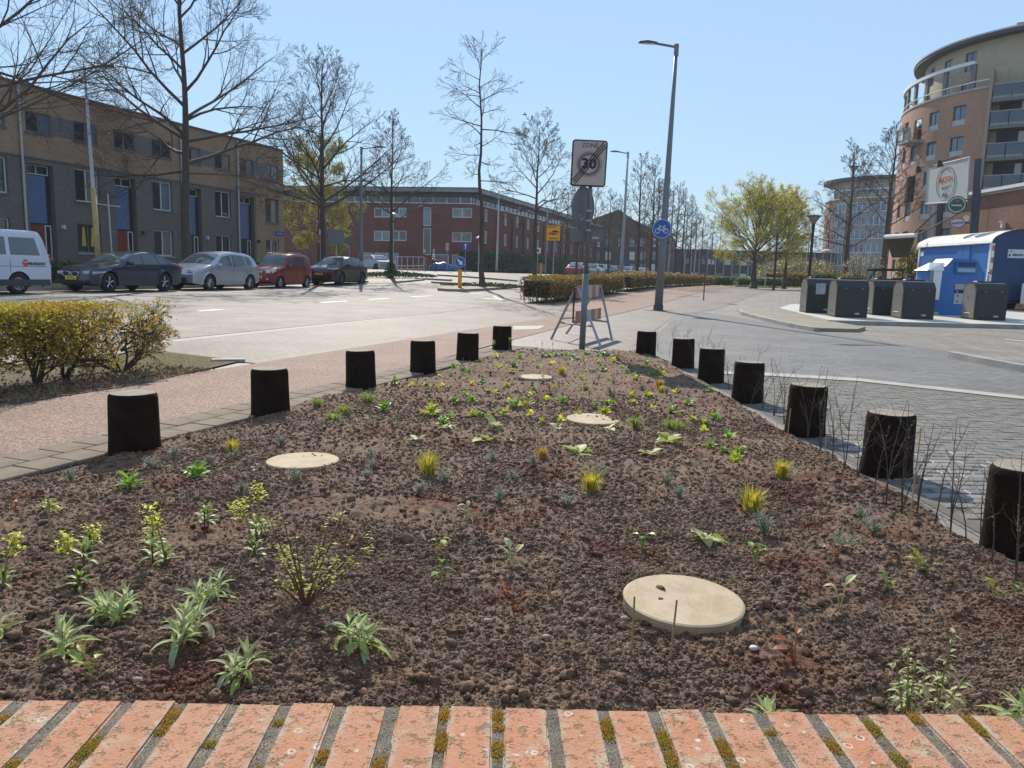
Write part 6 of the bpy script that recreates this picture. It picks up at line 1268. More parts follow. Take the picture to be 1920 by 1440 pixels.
# people ------------------------------------------------------------------
def person(loc, rot, label, shirt, trousers, hair, phase=.28):
    T_ = thing('person', label, 'person', loc, rot)
    J = {'pel': (0, 0, .93), 'sp': (0.01, 0, 1.12), 'ch': (.02, 0, 1.32), 'nk': (.03, 0, 1.47), 'hd': (.05, 0, 1.60), 'ht': (.05, 0, 1.70),
         'hl': (0, .09, .90), 'kl': (phase*.55+.06, .10, .50), 'al': (phase*.7, .10, .10), 'tl': (phase*.7+.16, .10, .04), 'hr': (0, -.09, .90), 'kr': (-phase*.25, -.10, .50), 'ar': (-phase*1.0, -.10, .14), 'tr': (-phase*1.0+.12, -.10, .04),
         'sl': (.02, .18, 1.38), 'el': (-.12, .22, 1.12), 'wl': (-.02, .22, .90), 'fl': (.02, .22, .80), 'sr': (.02, -.18, 1.38), 'er': (.06, -.22, 1.12), 'wr': (.26, -.20, .98), 'fr': (.34, -.19, .94)}
    rad = {'pel': .13, 'sp': .12, 'ch': .14, 'nk': .055, 'hd': .095, 'ht': .07, 'hl': .095, 'kl': .062, 'al': .042, 'tl': .035, 'hr': .095, 'kr': .062, 'ar': .042, 'tr': .035, 'sl': .065, 'el': .045, 'wl': .032, 'fl': .035, 'sr': .065, 'er': .045, 'wr': .032, 'fr': .035}
    E_ = [('pel', 'sp'), ('sp', 'ch'), ('ch', 'nk'), ('nk', 'hd'), ('hd', 'ht'), ('pel', 'hl'), ('hl', 'kl'), ('kl', 'al'), ('al', 'tl'), ('pel', 'hr'), ('hr', 'kr'), ('kr', 'ar'), ('ar', 'tr'), ('ch', 'sl'), ('sl', 'el'), ('el', 'wl'), ('wl', 'fl'), ('ch', 'sr'), ('sr', 'er'), ('er', 'wr'), ('wr', 'fr')]
    ks = list(J); me = bpy.data.meshes.new('b'); me.from_pydata([J[k] for k in ks], [(ks.index(a), ks.index(b)) for a, b in E_], []); o = bpy.data.objects.new('b', me); COL.objects.link(o)
    md = o.modifiers.new('s', 'SKIN')
    for k, sv in zip(ks, me.skin_vertices[0].data): sv.radius = (rad[k]*.85, rad[k]); sv.use_root = (k == 'pel')
    o.modifiers.new('u', 'SUBSURF').levels = 1; o.modifiers['u'].render_levels = 1
    dg = bpy.context.evaluated_depsgraph_get(); m2 = bpy.data.meshes.new_from_object(o.evaluated_get(dg)); bpy.data.objects.remove(o); m2.name = 'body'
    m2.materials.clear()
    for m_ in (shirt, trousers, MT['skin'], MT['black']): m2.materials.append(m_)
    for p_ in m2.polygons:
        c = p_.center; p_.use_smooth = True
        p_.material_index = 3 if c.z < .09 else (1 if c.z < .93 and abs(c.y) < .17 else (2 if c.z > 1.47 or (abs(c.y) > .17 and c.z < 1.2) else 0))
    inst('body', m2, T_, Matrix.Translation((0, 0, 0)))
    mb = MB(); v, f = ico(2); mb.add([Vector((q[0]*.105-.0+.035, q[1]*.10, q[2]*.10+1.685)) for q in v if True], [tuple(q) for q in f]); mb.build('hair', hair, T_, smooth=True)
    mb = MB(); mb.tube([(.135, 0, 1.635), (.165, 0, 1.61)], [.012, .016], 5)
    for sg in (-1, 1): mb.tube([(.13, sg*.035, 1.655), (.142, sg*.035, 1.655)], .008, 5)
    mb.build('nose_and_eyes', MT['skin'], T_)
p = gd(799, 66, 508); person((p.x-.2, p.y, p.z), PI*.0+.1, 'person in dark red top with pale hair walking by the railing', M('dark_red_cloth', (.10,.02,.02), .8), M('beige_trousers', (.28,.22,.15), .8), M('white_hair', (.6,.58,.55), .8))
p = gd(807, 64, 508); person((p.x+.25, p.y-.2, p.z), 0, 'person in white shirt and dark trousers walking right, behind the blue tarpaulin', M('white_shirt', (.65,.65,.68), .8), M('dark_trousers', (.03,.035,.05), .8), M('grey_hair', (.4,.39,.38), .8))
# blue tarpaulin / covered scooter
p = gd(828, 66, 508); mb = MB(); v, f = ico(3); rr = random.Random(3); mb.add([Vector((q[0]*1.25, q[1]*.5, max(0, q[2])*.78*(1+.1*math.sin(q[0]*9)))) for q in v], [tuple(q) for q in f])
tag(mb.build('tarpaulin_cover', M('blue_tarpaulin', (.03,.10,.25), .45, var=.2, scale=5), loc=tuple(p), smooth=True), 'low blue tarpaulin-covered heap right of the walking people', 'tarpaulin')
# bird
c = pt(984, 215, 40); mb = MB(); mb.tube([c+Vector((-.12, 0, 0)), c, c+Vector((.1, 0, .02))], [.015, .04, .02], 6); mb.add([c, c+Vector((-.1, .05, .12)), c+Vector((-.02, .2, .06)), c+Vector((.03, -.05, .1)), c+Vector((-.05, -.2, .07))], [(0, 1, 2), (0, 3, 4)])
tag(mb.build('bird', MT['inkblack']), 'small dark bird flying beside the slender tree', 'bird')
# ================================================================== buildings
def mapline(o, d, n):            # o: origin (x, y); d: along; n: outward normal -> (a, z, depth outward) -> point
    return lambda a, z, k=0.: Vector((o[0]+d[0]*a+n[0]*k, o[1]+d[1]*a+n[1]*k, z))
def mapcirc(c, R, th0, sg=1):
    return lambda a, z, k=0.: Vector((c[0]+(R+k)*math.cos(th0+sg*a/R), c[1]+(R+k)*math.sin(th0+sg*a/R), z))
def mbox(mb, f, a0, a1, z0, z1, k0, k1, seg=1):
    for i_ in range(seg):
        b0, b1 = a0+(a1-a0)*i_/seg, a0+(a1-a0)*(i_+1)/seg
        v = [f(b0, z0, k1), f(b1, z0, k1), f(b1, z1, k1), f(b0, z1, k1), f(b0, z0, k0), f(b1, z0, k0), f(b1, z1, k0), f(b0, z1, k0)]
        mb.add(v, [(0, 1, 2, 3), (5, 4, 7, 6), (3, 2, 6, 7), (1, 0, 4, 5), (4, 0, 3, 7), (1, 5, 6, 2)])
def wallgrid(f, a0, a1, z0, z1, holes, rec=.14, step=None):
    """wall sheet with real openings; reveals run inwards by rec"""
    A = sorted(set([a0, a1]+[h[0] for h in holes]+[h[1] for h in holes])); Z = sorted(set([z0, z1]+[h[2] for h in holes]+[h[3] for h in holes]))
    A = [a for a in A if a0 <= a <= a1]; Z = [z for z in Z if z0 <= z <= z1]
    if step:
        B = []
        for p, q in zip(A, A[1:]):
            n = max(1, int(math.ceil((q-p)/step))); B += [p+(q-p)*k/n for k in range(n)]
        A = B+[A[-1]]
    mb = MB(); mb.uv = []
    def q4(P4, UV): mb.v.extend([tuple(p) for p in P4]); mb.uv.extend(UV); n = len(mb.v); mb.f.append((n-4, n-3, n-2, n-1)); mb.mi.append(0)
    for p, q in zip(A, A[1:]):
        for r, s in zip(Z, Z[1:]):
            am, zm = (p+q)/2, (r+s)/2
            if any(h[0] < am < h[1] and h[2] < zm < h[3] for h in holes): continue
            q4([f(p, r), f(q, r), f(q, s), f(p, s)], [(p, r), (q, r), (q, s), (p, s)])
    for h in holes:
        a, b, c, d = h[:4]
        q4([f(a, c, -rec), f(b, c, -rec), f(b, c), f(a, c)], [(a, c-rec), (b, c-rec), (b, c), (a, c)]); q4([f(a, d), f(b, d), f(b, d, -rec), f(a, d, -rec)], [(a, d), (b, d), (b, d+rec), (a, d+rec)])
        q4([f(a, c, -rec), f(a, c), f(a, d), f(a, d, -rec)], [(a-rec, c), (a, c), (a, d), (a-rec, d)]); q4([f(b, c), f(b, c, -rec), f(b, d, -rec), f(b, d)], [(b, c), (b+rec, c), (b+rec, d), (b, d)])
    return mb
def window(T_, f, h, nx=2, fm=None, gm=None, rec=.10, fw=.06, sill=None, glz=True, nz=1, pane_parts=True):
    a0, a1, z0, z1 = h[:4]; fm = fm or MT['frame_w']; gm = gm or MT['glass']; mb = MB(); e = .004
    a0 += e; a1 -= e; z0 += e; z1 -= e
    mbox(mb, f, a0, a1, z0, z0+fw, -rec-.05, -rec); mbox(mb, f, a0, a1, z1-fw, z1, -rec-.05, -rec)
    W_ = (a1-a0)/nx
    for i_ in range(nx+1):
        c = a0+W_*i_; l_, r_ = (c, c+fw) if i_ == 0 else ((c-fw, c) if i_ == nx else (c-fw/2, c+fw/2)); mbox(mb, f, l_, r_, z0+fw, z1-fw, -rec-.05, -rec)
    for j in range(1, nz): zc = z0+(z1-z0)*j/nz; mbox(mb, f, a0+fw, a1-fw, zc-fw/2, zc+fw/2, -rec-.05, -rec-.004)
    w_ = mb.build('window', fm, T_, world=True)
    for i_ in range(nx if pane_parts else 1):
        p, q = (a0+W_*i_, a0+W_*(i_+1)) if pane_parts else (a0, a1)
        g_ = gm[i_ % len(gm)] if isinstance(gm, (list, tuple)) else gm
        mb = MB(); mb.add([f(p+.02, z0+.02, -rec-.03), f(q-.02, z0+.02, -rec-.03), f(q-.02, z1-.02, -rec-.03), f(p+.02, z1-.02, -rec-.03)], [(0, 1, 2, 3)]); sub(mb, 'pane', g_, w_, T_)
    if sill: mb = MB(); mbox(mb, f, a0-.05, a1+.05, z0-.07, z0-.004, -.02, .06); sub(mb, 'sill', sill, w_, T_)
    return w_
def panel(T_, f, a0, a1, z0, z1, k0, k1, name, mat, seg=1, par=None):
    mb = MB(); mbox(mb, f, a0, a1, z0, z1, k0, k1, seg); 
    return sub(mb, name, mat, par, T_) if par else mb.build(name, mat, T_, world=True)
# ------------------------------------------------------------------ terrace of brick row houses on the left
TT = 31.4; NRM = (U[1], -U[0])           # towards the road
WCOL = [MT['glass'], MT['glass_c'], MT['glass_sky']]
MT['curtain_y'] = M('yellow_curtain', (.60,.40,.06), .8, var=.15, scale=6)
def row_house(s0, s1, label, k, last=False):
    f = mapline(xy(0, TT), U, NRM); T_ = thing('row_house', label, 'house', (*xy((s0+s1)/2, TT), .3), 0, 'brick row houses on the left')
    zb, zt = .25, 8.70; holes = []
    e0 = s0+.35
    U1 = (e0, e0+1.25, 6.78, 7.66); U2 = (e0+2.40, e0+3.70, 6.78, 7.66)
    up = wallgrid(f, s0+.002, s1-.002, 5.74, zt, [U1, U2]); up.build('upper_wall', MT['ochre'], T_, world=True)
    for h in (U1, U2): window(T_, f, h, 2, MT['frame_g'], [MT['glass'], WCOL[(k+1) % 3]], .05, .055, MT['frame_g'])
    panel(T_, f, U1[1]+.01, U2[0]-.01, 6.80, 7.64, -.01, .012, 'grey_infill_panel', MT['frame_g'])
    xe = s1-.002 if not last else s0+3.05+.0
    bay = (e0-.05, e0+1.22, zb+.5, 5.45)
    L1 = (e0+2.33, e0+3.68, 4.05, 5.55); L2 = (e0+2.33, e0+3.65, 1.68, 3.02)
    if not last:
        lw = wallgrid(f, s0+.002, s1-.002, zb, 5.66, [bay, L1, L2], .22); lw.build('lower_wall', MT['grbrick'], T_, world=True)
    else:
        sx = s0+1.75
        lw = wallgrid(f, s0+.002, sx, zb, 5.66, [bay], .22); lw.build('lower_wall', MT['grbrick'], T_, world=True)
        lw = wallgrid(f, sx+.001, s1, zb, 5.735, [L1, L2], .22); lw.build('ochre_wall', MT['ochre'], T_, world=True)
    window(T_, f, L1, 2, MT['frame_w'] if not last else MT['frame_g'], [MT['glass'], WCOL[k % 3]], .12, .06, MT['frame_g'])
    window(T_, f, L2, 2, MT['frame_w'] if k != 1 else MT['frame_g'], ([MT['glass'], MT['glass_c']] if k == 2 else [MT['glass'], MT['glass']]), .12, .06, MT['concrete'])
    if k == 1:
        for a_ in (L2[0]+.45, L2[0]+.95): mb = MB(); mb.add([f(a_-.12, 2.0, -.14), f(a_+.12, 2.0, -.14), f(a_+.06, 2.9, -.14), f(a_-.06, 2.9, -.14)], [(0, 1, 2, 3)]); mb.build('yellow_curtain', MT['curtain_y'], T_, world=True)
    panel(T_, f, s0, xe, 5.665, 5.735, -.02, .05, 'string_course', MT['frame_g'])
    # entrance bay: reveal, blue panel, transom window, door, side light
    f2 = lambda a, z, kk=0.: f(a, z, kk-.34)
    bw = MB(); mbox(bw, f, bay[0], bay[1], zb+.5, 5.45, -.42, -.36); bw.build('bay_back', MT['dark'], T_, world=True)
    for a_ in (bay[0], bay[1]-.02): panel(T_, f, a_, a_+.02, zb+.5, 5.45, -.37, -.22, 'bay_reveal', MT['brownbrick'])
    panel(T_, f, bay[0]+.03, bay[1]-.24, 2.92, 4.98, -.36, -.24, 'blue_panel', MT['bluepanel'])
    window(T_, f, (bay[0]+.03, bay[1]-.05, 5.02, 5.44), 2, MT['frame_w'], MT['glass'], .26, .04)
    d_ = panel(T_, f, bay[0]+.12, bay[0]+.86, .78, 2.82, -.36, -.27, 'red_door' if k < 4 else 'dark_door', M('red_door', (.22,.035,.02), .5) if k < 3 else MT['darkclad'])
    mb = MB(); mbox(mb, f, bay[0]+.78, bay[0]+.81, 1.7, 1.95, -.27, -.22); sub(mb, 'handle', MT['steel'], d_, T_)
    window(T_, f, (bay[0]+.90, bay[1]-.04, .78, 2.85), 1, MT['frame_w'], MT['glass'], .26, .05)
    mb = MB(); mbox(mb, f, bay[1]+.25, bay[1]+.37, 2.72, 2.9, .0, .16); mb.build('wall_lamp', MT['frame_w'] if k % 2 else MT['dark'], T_, world=True)
    # roof slab, parapet cap, back volume
    mb = MB(); mbox(mb, f, s0+.002, s1-.002, zt, zt+.07, -8.2, .10); mb.build('roof_edge', MT['frame_g'], T_, world=True)
    mb = MB(); mbox(mb, f, s0+.01, s1-.01, zb, zt-.01, -8.0, -.45); mb.build('house_core', MT['ochre'] if last else MT['grbrick'], T_, world=True)
    if k % 2 == 1 or last: mb = MB(); mb.tube([f(s0+.05, zb, .09), f(s0+.05, 5.0, .09), f(s0+.05, 8.6, .09)], .055, 8); mb.build('drainpipe', MT['polelight'], T_, world=True)
    if k == 2: mb = MB(); mb.tube([f(s1-1.2, zt, -1.5), f(s1-1.2, zt+.35, -1.5)], .16, 8); mb.build('roof_vent', MT['dark'], T_, world=True)
    return T_, f
row_house(20.25, 24.88, 'row house at the far left, mostly hidden behind the white van', 0)
row_house(24.88, 29.53, 'row house with yellow curtains, right of the first drainpipe, behind the dark saloon', 1)
row_house(29.53, 34.18, 'row house left of the big tree trunk, with a red door and curtained ground window', 2)
row_house(34.18, 38.75, 'row house right of the second drainpipe, behind the big tree trunk', 3)
T_, f = row_house(38.75, 43.31, 'end row house with full-height ochre corner and blue street name plate', 4, True)
mb = MB(); fe = mapline(xy(43.31, TT), (-U[1], U[0]), (U[0], U[1])); w_ = wallgrid(fe, 0, 8.1, .25, 8.695, []); w_.build('end_wall', MT['ochre'], T_, world=True)
pn = panel(T_, f, 42.35, 43.25, 3.28, 3.54, .01, .03, 'street_name_plate', MT['signblue']); text('JAN MANKESSTR.', .085, MT['inkwhite'], f(42.8, 3.41, .032), (*U, 0), (0, 0, 1), pn, T_, 'plate_lettering', .002, .9)
# ------------------------------------------------------------------ dark red brick block across the side street
cx0, cy0 = xy(84.0, 34.9); e1 = Vector((535, 353)); BL = Vector((-23.9, 3.6)).normalized()
fF = mapline((cx0, cy0), (-BL.x, -BL.y), (BL.y*1., -BL.x)) if False else None
def fFm(a, z, k=0.): return Vector((cx0+BL.x*a-(-BL.y)*0+(-BL.y*k*-1 if False else 0), 0, z))
nF = Vector((-BL.y*-1, BL.x*1)); nF = Vector((BL.y, -BL.x)); nF = nF if nF.y < 0 else -nF
fF = lambda a, z, k=0.: Vector((cx0+BL.x*(24.0-a)+nF.x*k, cy0+BL.y*(24.0-a)+nF.y*k, z))
T_ = thing('brick_block', 'dark red brick corner block with a strip of clerestory windows across the side street', 'building', (cx0, cy0, .9))
def zF(py, px=800):        # height of a pixel row on the front plane
    q = pt(px, py, cy0+1.5); return q.z
def aF(px): 
    lo, hi = -3., 26.
    for i_ in range(40):
        m = (lo+hi)/2
        if proj(fF(m, 5))[0] < px: lo = m
        else: hi = m
    return m
HF = []
for x0, x1, y0, y1, n in ((701, 731, 389, 407, 2), (733, 762, 389, 407, 2), (847, 884, 391, 409, 2), (701, 731, 432, 451, 2), (733, 762, 432, 451, 2), (847, 884, 436, 454, 2), (793, 808, 389, 424, 1), (793, 808, 428, 478, 1)):
    HF.append((aF(x0), aF(x1), zF(y1, x0), zF(y0, x0), n))
for x0, x1 in ((672, 698), (702, 747), (814, 842), (848, 890)): HF.append((aF(x0), aF(min(x1, 886)), 1.2, 3.25, 2 if x1-x0 > 30 else 1))
wallgrid(fF, 0, 24.0, .2, 9.05, HF).build('front_wall', MT['redbrick'], T_, world=True)
for k, h in enumerate(HF): window(T_, fF, h, h[4], MT['frame_w'], [MT['glass_sky'], MT['glass'], MT['glass_c']][k % 3] if k > 1 else [MT['glass'], MT['glass_sky']], .08, .10)
fR = mapline(xy(0, 34.9), U, NRM)
HR = []
for j, s in enumerate([87.6, 94.5]+[99.1+4.65*k for k in range(10)]):
    for z0 in (2.0-.45, 4.75, 7.35): HR.append((s, s+1.15, z0, z0+1.45, 1))
wallgrid(fR, 84.0, 146, .2, 9.05, HR).build('side_wall', MT['redbrick'], T_, world=True)
for k, h in enumerate(HR): window(T_, fR, h, 1 if k > 20 else 2, MT['frame_w'], MT['glass_c'] if k % 3 else MT['glass'], .08, .10, pane_parts=False)
for s in [91.6, 97.2]+[101.9+4.65*k for k in range(9)]: panel(T_, fR, s, s+.8, .2, 8.4, .0, .25, 'brick_pier', MT['redbrick'])
for f_, a0, a1, nm in ((fF, 0, 24.0, 'front'), (fR, 84.0, 146, 'side')):
    panel(T_, f_, a0+.05, a1-.02, 9.06, 9.85, -.45, -.35, 'clerestory_glazing', MT['glass'] if nm == 'front' else MT['glass_sky'])
    n = int((a1-a0)/1.6)
    for k in range(n+1): a = a0+(a1-a0)*k/n; panel(T_, f_, a-.06 if k else a, a+.06 if k < n else a, 9.06, 9.85, -.33, -.25, 'clerestory_mullion', MT['frame_w'])
    panel(T_, f_, a0, a1, 9.06, 9.15, -.30, -.02, 'clerestory_sill', MT['frame_w'])
    panel(T_, f_, a0-.2, a1+.2, 9.86, 10.30, -3, -.0, 'soffit', MT['dark']); panel(T_, f_, a0-.5, a1+.5, 10.31, 10.75, -6, .75, 'roof_fascia', MT['fascia']); panel(T_, f_, a0-.5, a1+.5, 10.76, 10.84, -6, .80, 'roof_edge', MT['roofdark'])
mb = MB(); 
# continuing houses with a gabled block further along
T2 = thing('far_gabled_house', 'tall dark gabled block at the far end of the red brick row, behind bare trees', 'building', tuple(pt(1150, 500, 150)))
g = [pt(px, py, 150) for px, py in ((1062, 520), (1062, 425), (1112, 410), (1160, 393), (1188, 412), (1262, 445), (1262, 520))]; mb = MB(); n = len(g); back = [q+Vector((3, 12, 0)) for q in g]; mb.add(g+back, [tuple(range(n))[::-1], tuple(range(n, 2*n))]+[(i_, (i_+1) % n, n+(i_+1) % n, n+i_) for i_ in range(n)]); mb.build('wall', MT['brownbrick'], T2, world=True)
for px in (1075, 1092, 1120, 1140, 1165, 1185, 1205, 1225, 1240):
    for py in (455, 480, 503):
        c = pt(px, py, 149.8); mb = MB(); mb.add([c+Vector((-.5, 0, -.8)), c+Vector((.5, 0, -.8)), c+Vector((.5, 0, .8)), c+Vector((-.5, 0, .8))]+[c+Vector((-.5, .15, -.8)), c+Vector((.5, .15, -.8)), c+Vector((.5, .15, .8)), c+Vector((-.5, .15, .8))], [(0, 1, 2, 3), (0, 4, 5, 1), (2, 6, 7, 3), (0, 3, 7, 4), (1, 5, 6, 2)]); mb.build('window', MT['glass_sky'] if (px+py) % 3 else MT['frame_w'], T2, world=True)
T3 = thing('far_low_building', 'long dark low building with thin pale posts closing the far end of the path', 'building', tuple(pt(1400, 500, 172)))
a, b = pt(1258, 468, 172), pt(1566, 466, 172); z0 = .3; mb = MB(); v = [Vector((a.x, a.y, z0)), Vector((b.x, b.y, z0)), Vector((b.x, b.y, a.z)), Vector((a.x, a.y, a.z))]; mb.add(v+[q+Vector((2, 12, 0)) for q in v], [(0, 1, 2, 3), (3, 2, 6, 7), (0, 3, 7, 4), (1, 5, 6, 2)]); mb.build('wall', MT['darkclad'], T3, world=True)
for k in range(20):
    x = a.x+(b.x-a.x)*(k+.5)/20; mb = MB(); mb.box((x, a.y-.4, z0+(a.z-z0)/2), (.14, .14, a.z-z0)); mb.build('pale_post', MT['polelight'], T3, world=True)
    for z in (1.9, 4.9):
        if (k*7+int(z)) % 5 < 3: mb = MB(); mb.box((x+.9, a.y-.05, z), (1.3, .14, 1.1)); mb.build('window', MT['glass_c'] if k % 2 else MT['frame_w'], T3, world=True)
mb = MB(); mb.box(((a.x+b.x)/2, a.y+1, a.z+.1), (b.x-a.x+1, 3, .2)); mb.build('roof_edge', MT['roofdark'], T3, world=True)
# ------------------------------------------------------------------ curved apartment building (near, right)
C_ = (53.9, 78.6); R_B = 14.7
def th_at(px, z, R):
    best = None
    for k in range(400):
        th = PI*1.02+.9*PI*k/400*.62; p = (C_[0]+R*math.cos(th), C_[1]+R*math.sin(th), z); q = proj(p)[0]
        if best is None or abs(q-px) < best[0]: best = (abs(q-px), th)
    return best[1]
def nearest_th(px, z, R, c=C_):
    b = (1e9, 0); vdir = math.atan2(-c[1], -c[0])
    for k in range(600):
        th = vdir-1.5+3.0*k/600; q = proj((c[0]+R*math.cos(th), c[1]+R*math.sin(th), z))[0]
        if abs(q-px) < b[0]: b = (abs(q-px), th)
    return b[1]
TH1 = nearest_th(1842, 12, R_B); TH0 = TH1-1.45          # left tangent lies at smaller theta
T_ = thing('apartment_tower', 'tall curved brick apartment building with a roof terrace at the right', 'building', (C_[0], C_[1], .4))
fB = mapcirc(C_, R_B, TH0-.5); aMax = (TH1-TH0+.5)*R_B
def aB(px, z=10): return (nearest_th(px, z, R_B)-TH0+.5)*R_B
HB = []; flo = [z for z in (2.0, 4.75, 7.5, 10.25, 13.0, 15.75)]
cols_ = [(aB(1783), 1.35), (aB(1737), 1.35), (aB(1704), 1.2), (aB(1687), 1.1)]
HB = []
for ci, (a, w) in enumerate(cols_):
    for fi_, z in enumerate(flo):
        if ci == 2 and fi_ in (3, 5): continue
        if ci == 3 and fi_ == 3: continue
        HB.append((a-w/2, a+w/2, z, z+1.75, ci))
dk = (aB(1704)-.9, aB(1704)+1.0, 9.3, 11.9, 9); lg = (aB(1708)-.7, aB(1708)+.8, 15.2, 17.3, 9)
HB += [dk, lg]
HB = [h for h in HB if h[0] > .5 and h[1] < aMax-.2]
wallgrid(fB, 0, aMax, .3, 18.6, HB, .22, .6).build('curved_brick_wall', MT['salmon'], T_, world=True)
for h in HB:
    if h[4] == 9: panel(T_, fB, h[0], h[1], h[2], h[3], -1.4, -1.3, 'dark_recess', MT['darkclad'], 2); continue
    w_ = window(T_, fB, h, 2, MT['dark'], MT['glass_sky'], .14, .07); mb = MB(); mbox(mb, fB, h[0], h[1], h[2]+.02, h[2]+.5, -.10, -.05); sub(mb, 'sill_panel', MT['polelight'], w_, T_)
# small balcony with banner
for k_, (a0, a1, z0_) in enumerate([(lg[0]-.2, lg[1]+.5, 14.9)]):
    bb_ = panel(T_, fB, a0, a1, z0_, z0_+.22, .0, 1.5, 'balcony', MT['concrete'], 3)
    mb = MB(); mbox(mb, fB, a0, a1, z0_+.22, z0_+1.35, 1.44, 1.5, 3); sub(mb, 'balcony_front', MT['signback'], bb_, T_); mb = MB(); mbox(mb, fB, a0-.02, a0+.05, z0_+.1, z0_+1.4, .1, 1.55, 1); mbox(mb, fB, a0, a0+1.2, z0_+.3, z0_+1.3, 1.51, 1.54, 2); sub(mb, 'white_banner', MT['whitepaint'], bb_, T_)
# terrace parapet, rails and pergola ring
panel(T_, fB, 0, aMax, 18.6, 18.78, -.35, .08, 'parapet_cap', MT['concrete'], 40)
mb = MB(); mb.tube([fB(aMax*k/40, 19.35, -.1) for k in range(41)], .06, 6); mb.build('terrace_rail', MT['whitepaint'], T_, world=True)
for k in range(14): mb = MB(); a = aMax*k/13; mb.tube([fB(a, 18.75, -.1), fB(a, 19.35, -.1)], .04, 5); mb.build('rail_post', MT['polelight'], T_, world=True)
mb = MB(); aP = aB(1826, 21); f2 = fB; mbox(mb, fB, 1.0, aP, 20.9, 21.2, -.25, .05, 30); mb.build('pergola_ring', MT['whitepaint'], T_, world=True)
for px in (1686, 1700, 1714, 1735, 1770, 1824): a = aB(px, 20.5); panel(T_, fB, a-.22, a+.22, 18.8, 20.9, -.35, -.1, 'pergola_post', MT['signback'])
# penthouse
R_P = 12.9; THP = nearest_th(1885, 22, R_P); fP = mapcirc(C_, R_P, TH0-.5); aPm = (THP-TH0+.5)*R_P+6
def aPf(px, z=22): return (nearest_th(px, z, R_P)-TH0+.5)*R_P
HP = []
for px, w in ((1820, 1.25), (1778, 1.2), (1748, 1.2), (1726, 1.1), (1714, 1.0)): a = aPf(px, 22); HP.append((a-w/2, a+w/2, 20.9, 22.6, 0))
for px, w in ((1812, 1.1), (1774, 1.2), (1740, 1.1), (1718, 1.0)): a = aPf(px, 20); HP.append((a-w/2, a+w/2, 18.2, 20.0, 0))
wallgrid(fP, 0, aPm, 17.6, 23.2, HP, .18, .6).build('penthouse_wall', MT['beige'], T_, world=True)
for k, h in enumerate(HP): window(T_, fP, h, 2, MT['dark'], MT['glass_sky'] if k < 5 else MT['glass'], .12, .07)
mb = MB(); fo = mapcirc(C_, R_P, TH0-.5); mbox(mb, fo, 0, aPm+3, 23.21, 23.47, -6, 1.05, 50); mb.build('roof_overhang', MT['roofdark'], T_, world=True)
mb = MB(); mbox(mb, fo, 0, aPm+3, 23.48, 23.63, .6, 1.12, 50); mb.build('roof_trim', MT['polelight'], T_, world=True)
mb = MB(); cyl = [(C_[0]+(R_B-1.6)*math.cos(2*PI*k/48), C_[1]+(R_B-1.6)*math.sin(2*PI*k/48)) for k in range(48)]; mb.prism(cyl, .3, 17.59); mb.build('building_core', MT['darkclad'], T_, world=True)
# balcony wing to the right: glass balustrades floor by floor
O_ = fB(aMax, 0); dW = (math.sin(math.radians(128)), math.cos(math.radians(128))); nW = (-math.sin(math.radians(38)), -math.cos(math.radians(38))); nW = (dW[1], -dW[0]); nW = nW if nW[1] < 0 else (-nW[0], -nW[1])
fW = mapline((O_.x, O_.y), dW, nW); LW = 16.
HW = []
for k, z in enumerate([z-.1 for z in flo]+[18.1]):
    for j in range(5): HW.append((1.0+3.0*j, 3.3+3.0*j, z, z+2.15, 0))
for h in HW: pass
mb = wallgrid(lambda a, z, k=0.: fW(a, z, k-1.5), 0, LW, .3, 20.6, HW, .15); mb.build('loggia_back_wall', MT['beige'], T_, world=True)
for k, h in enumerate(HW): window(T_, lambda a, z, q=0.: fW(a, z, q-1.5), h, 2, MT['frame_w'], [MT['glass'], MT['glass_sky']][(k*3) % 2], .1, .07, pane_parts=(k % 5 < 2))
panel(T_, fW, -.15, .12, .3, 20.2, -1.5, .12, 'end_pier', MT['salmon'])
for k, z in enumerate([z-.75 for z in flo[1:]]+[17.3]):
    panel(T_, fW, .15, LW, z, z+.24, -1.5, .05, 'balcony_slab', MT['signback'])
    for j in range(11):
        a = .2+1.42*j; bp_ = panel(T_, fW, a+.03, a+1.38, z+.52, z+1.45, .02, .06, 'glass_balustrade', M('blue_smoked_glass', (.035,.055,.085), .12, spec=.9) if False else MT['smoked']) if 'smoked' in MT else None
        if bp_ is None:
            MT['smoked'] = M('blue_smoked_glass', (.04,.06,.09), .15, var=.2, scale=.6, spec=.8); bp_ = panel(T_, fW, a+.03, a+1.38, z+.52, z+1.45, .02, .06, 'glass_balustrade', MT['smoked'])
        mb = MB(); mbox(mb, fW, a+.03, a+1.38, z+.26, z+.50, .03, .07); sub(mb, 'upstand', MT['fascia'], bp_, T_)
    mb = MB(); mb.tube([fW(.15, z+1.50, .05), fW(LW, z+1.50, .05)], .035, 6); mb.build('handrail', MT['polelight'], T_, world=True)
    for j in range(4): panel(T_, fW, 2.4+3.6*j, 2.9+3.6*j, z+.25, z+2.5, -1.0, -.6, 'column', MT['concrete'])
mb = MB(); mbox(mb, fW, 1.2, LW, 20.6, 24.2, -6, -1.7); mb.build('upper_back_volume', MT['beige'], T_, world=True)
window(T_, lambda a, z, q=0.: fW(a, z, q-1.69), (7.2, 9.6, 21.2, 23.2), 2, MT['dark'], MT['glass_c'], -.10, .07)
panel(T_, fW, 6.4, LW, 23.9, 24.1, -2, .4, 'recess_roof', MT['concrete'])
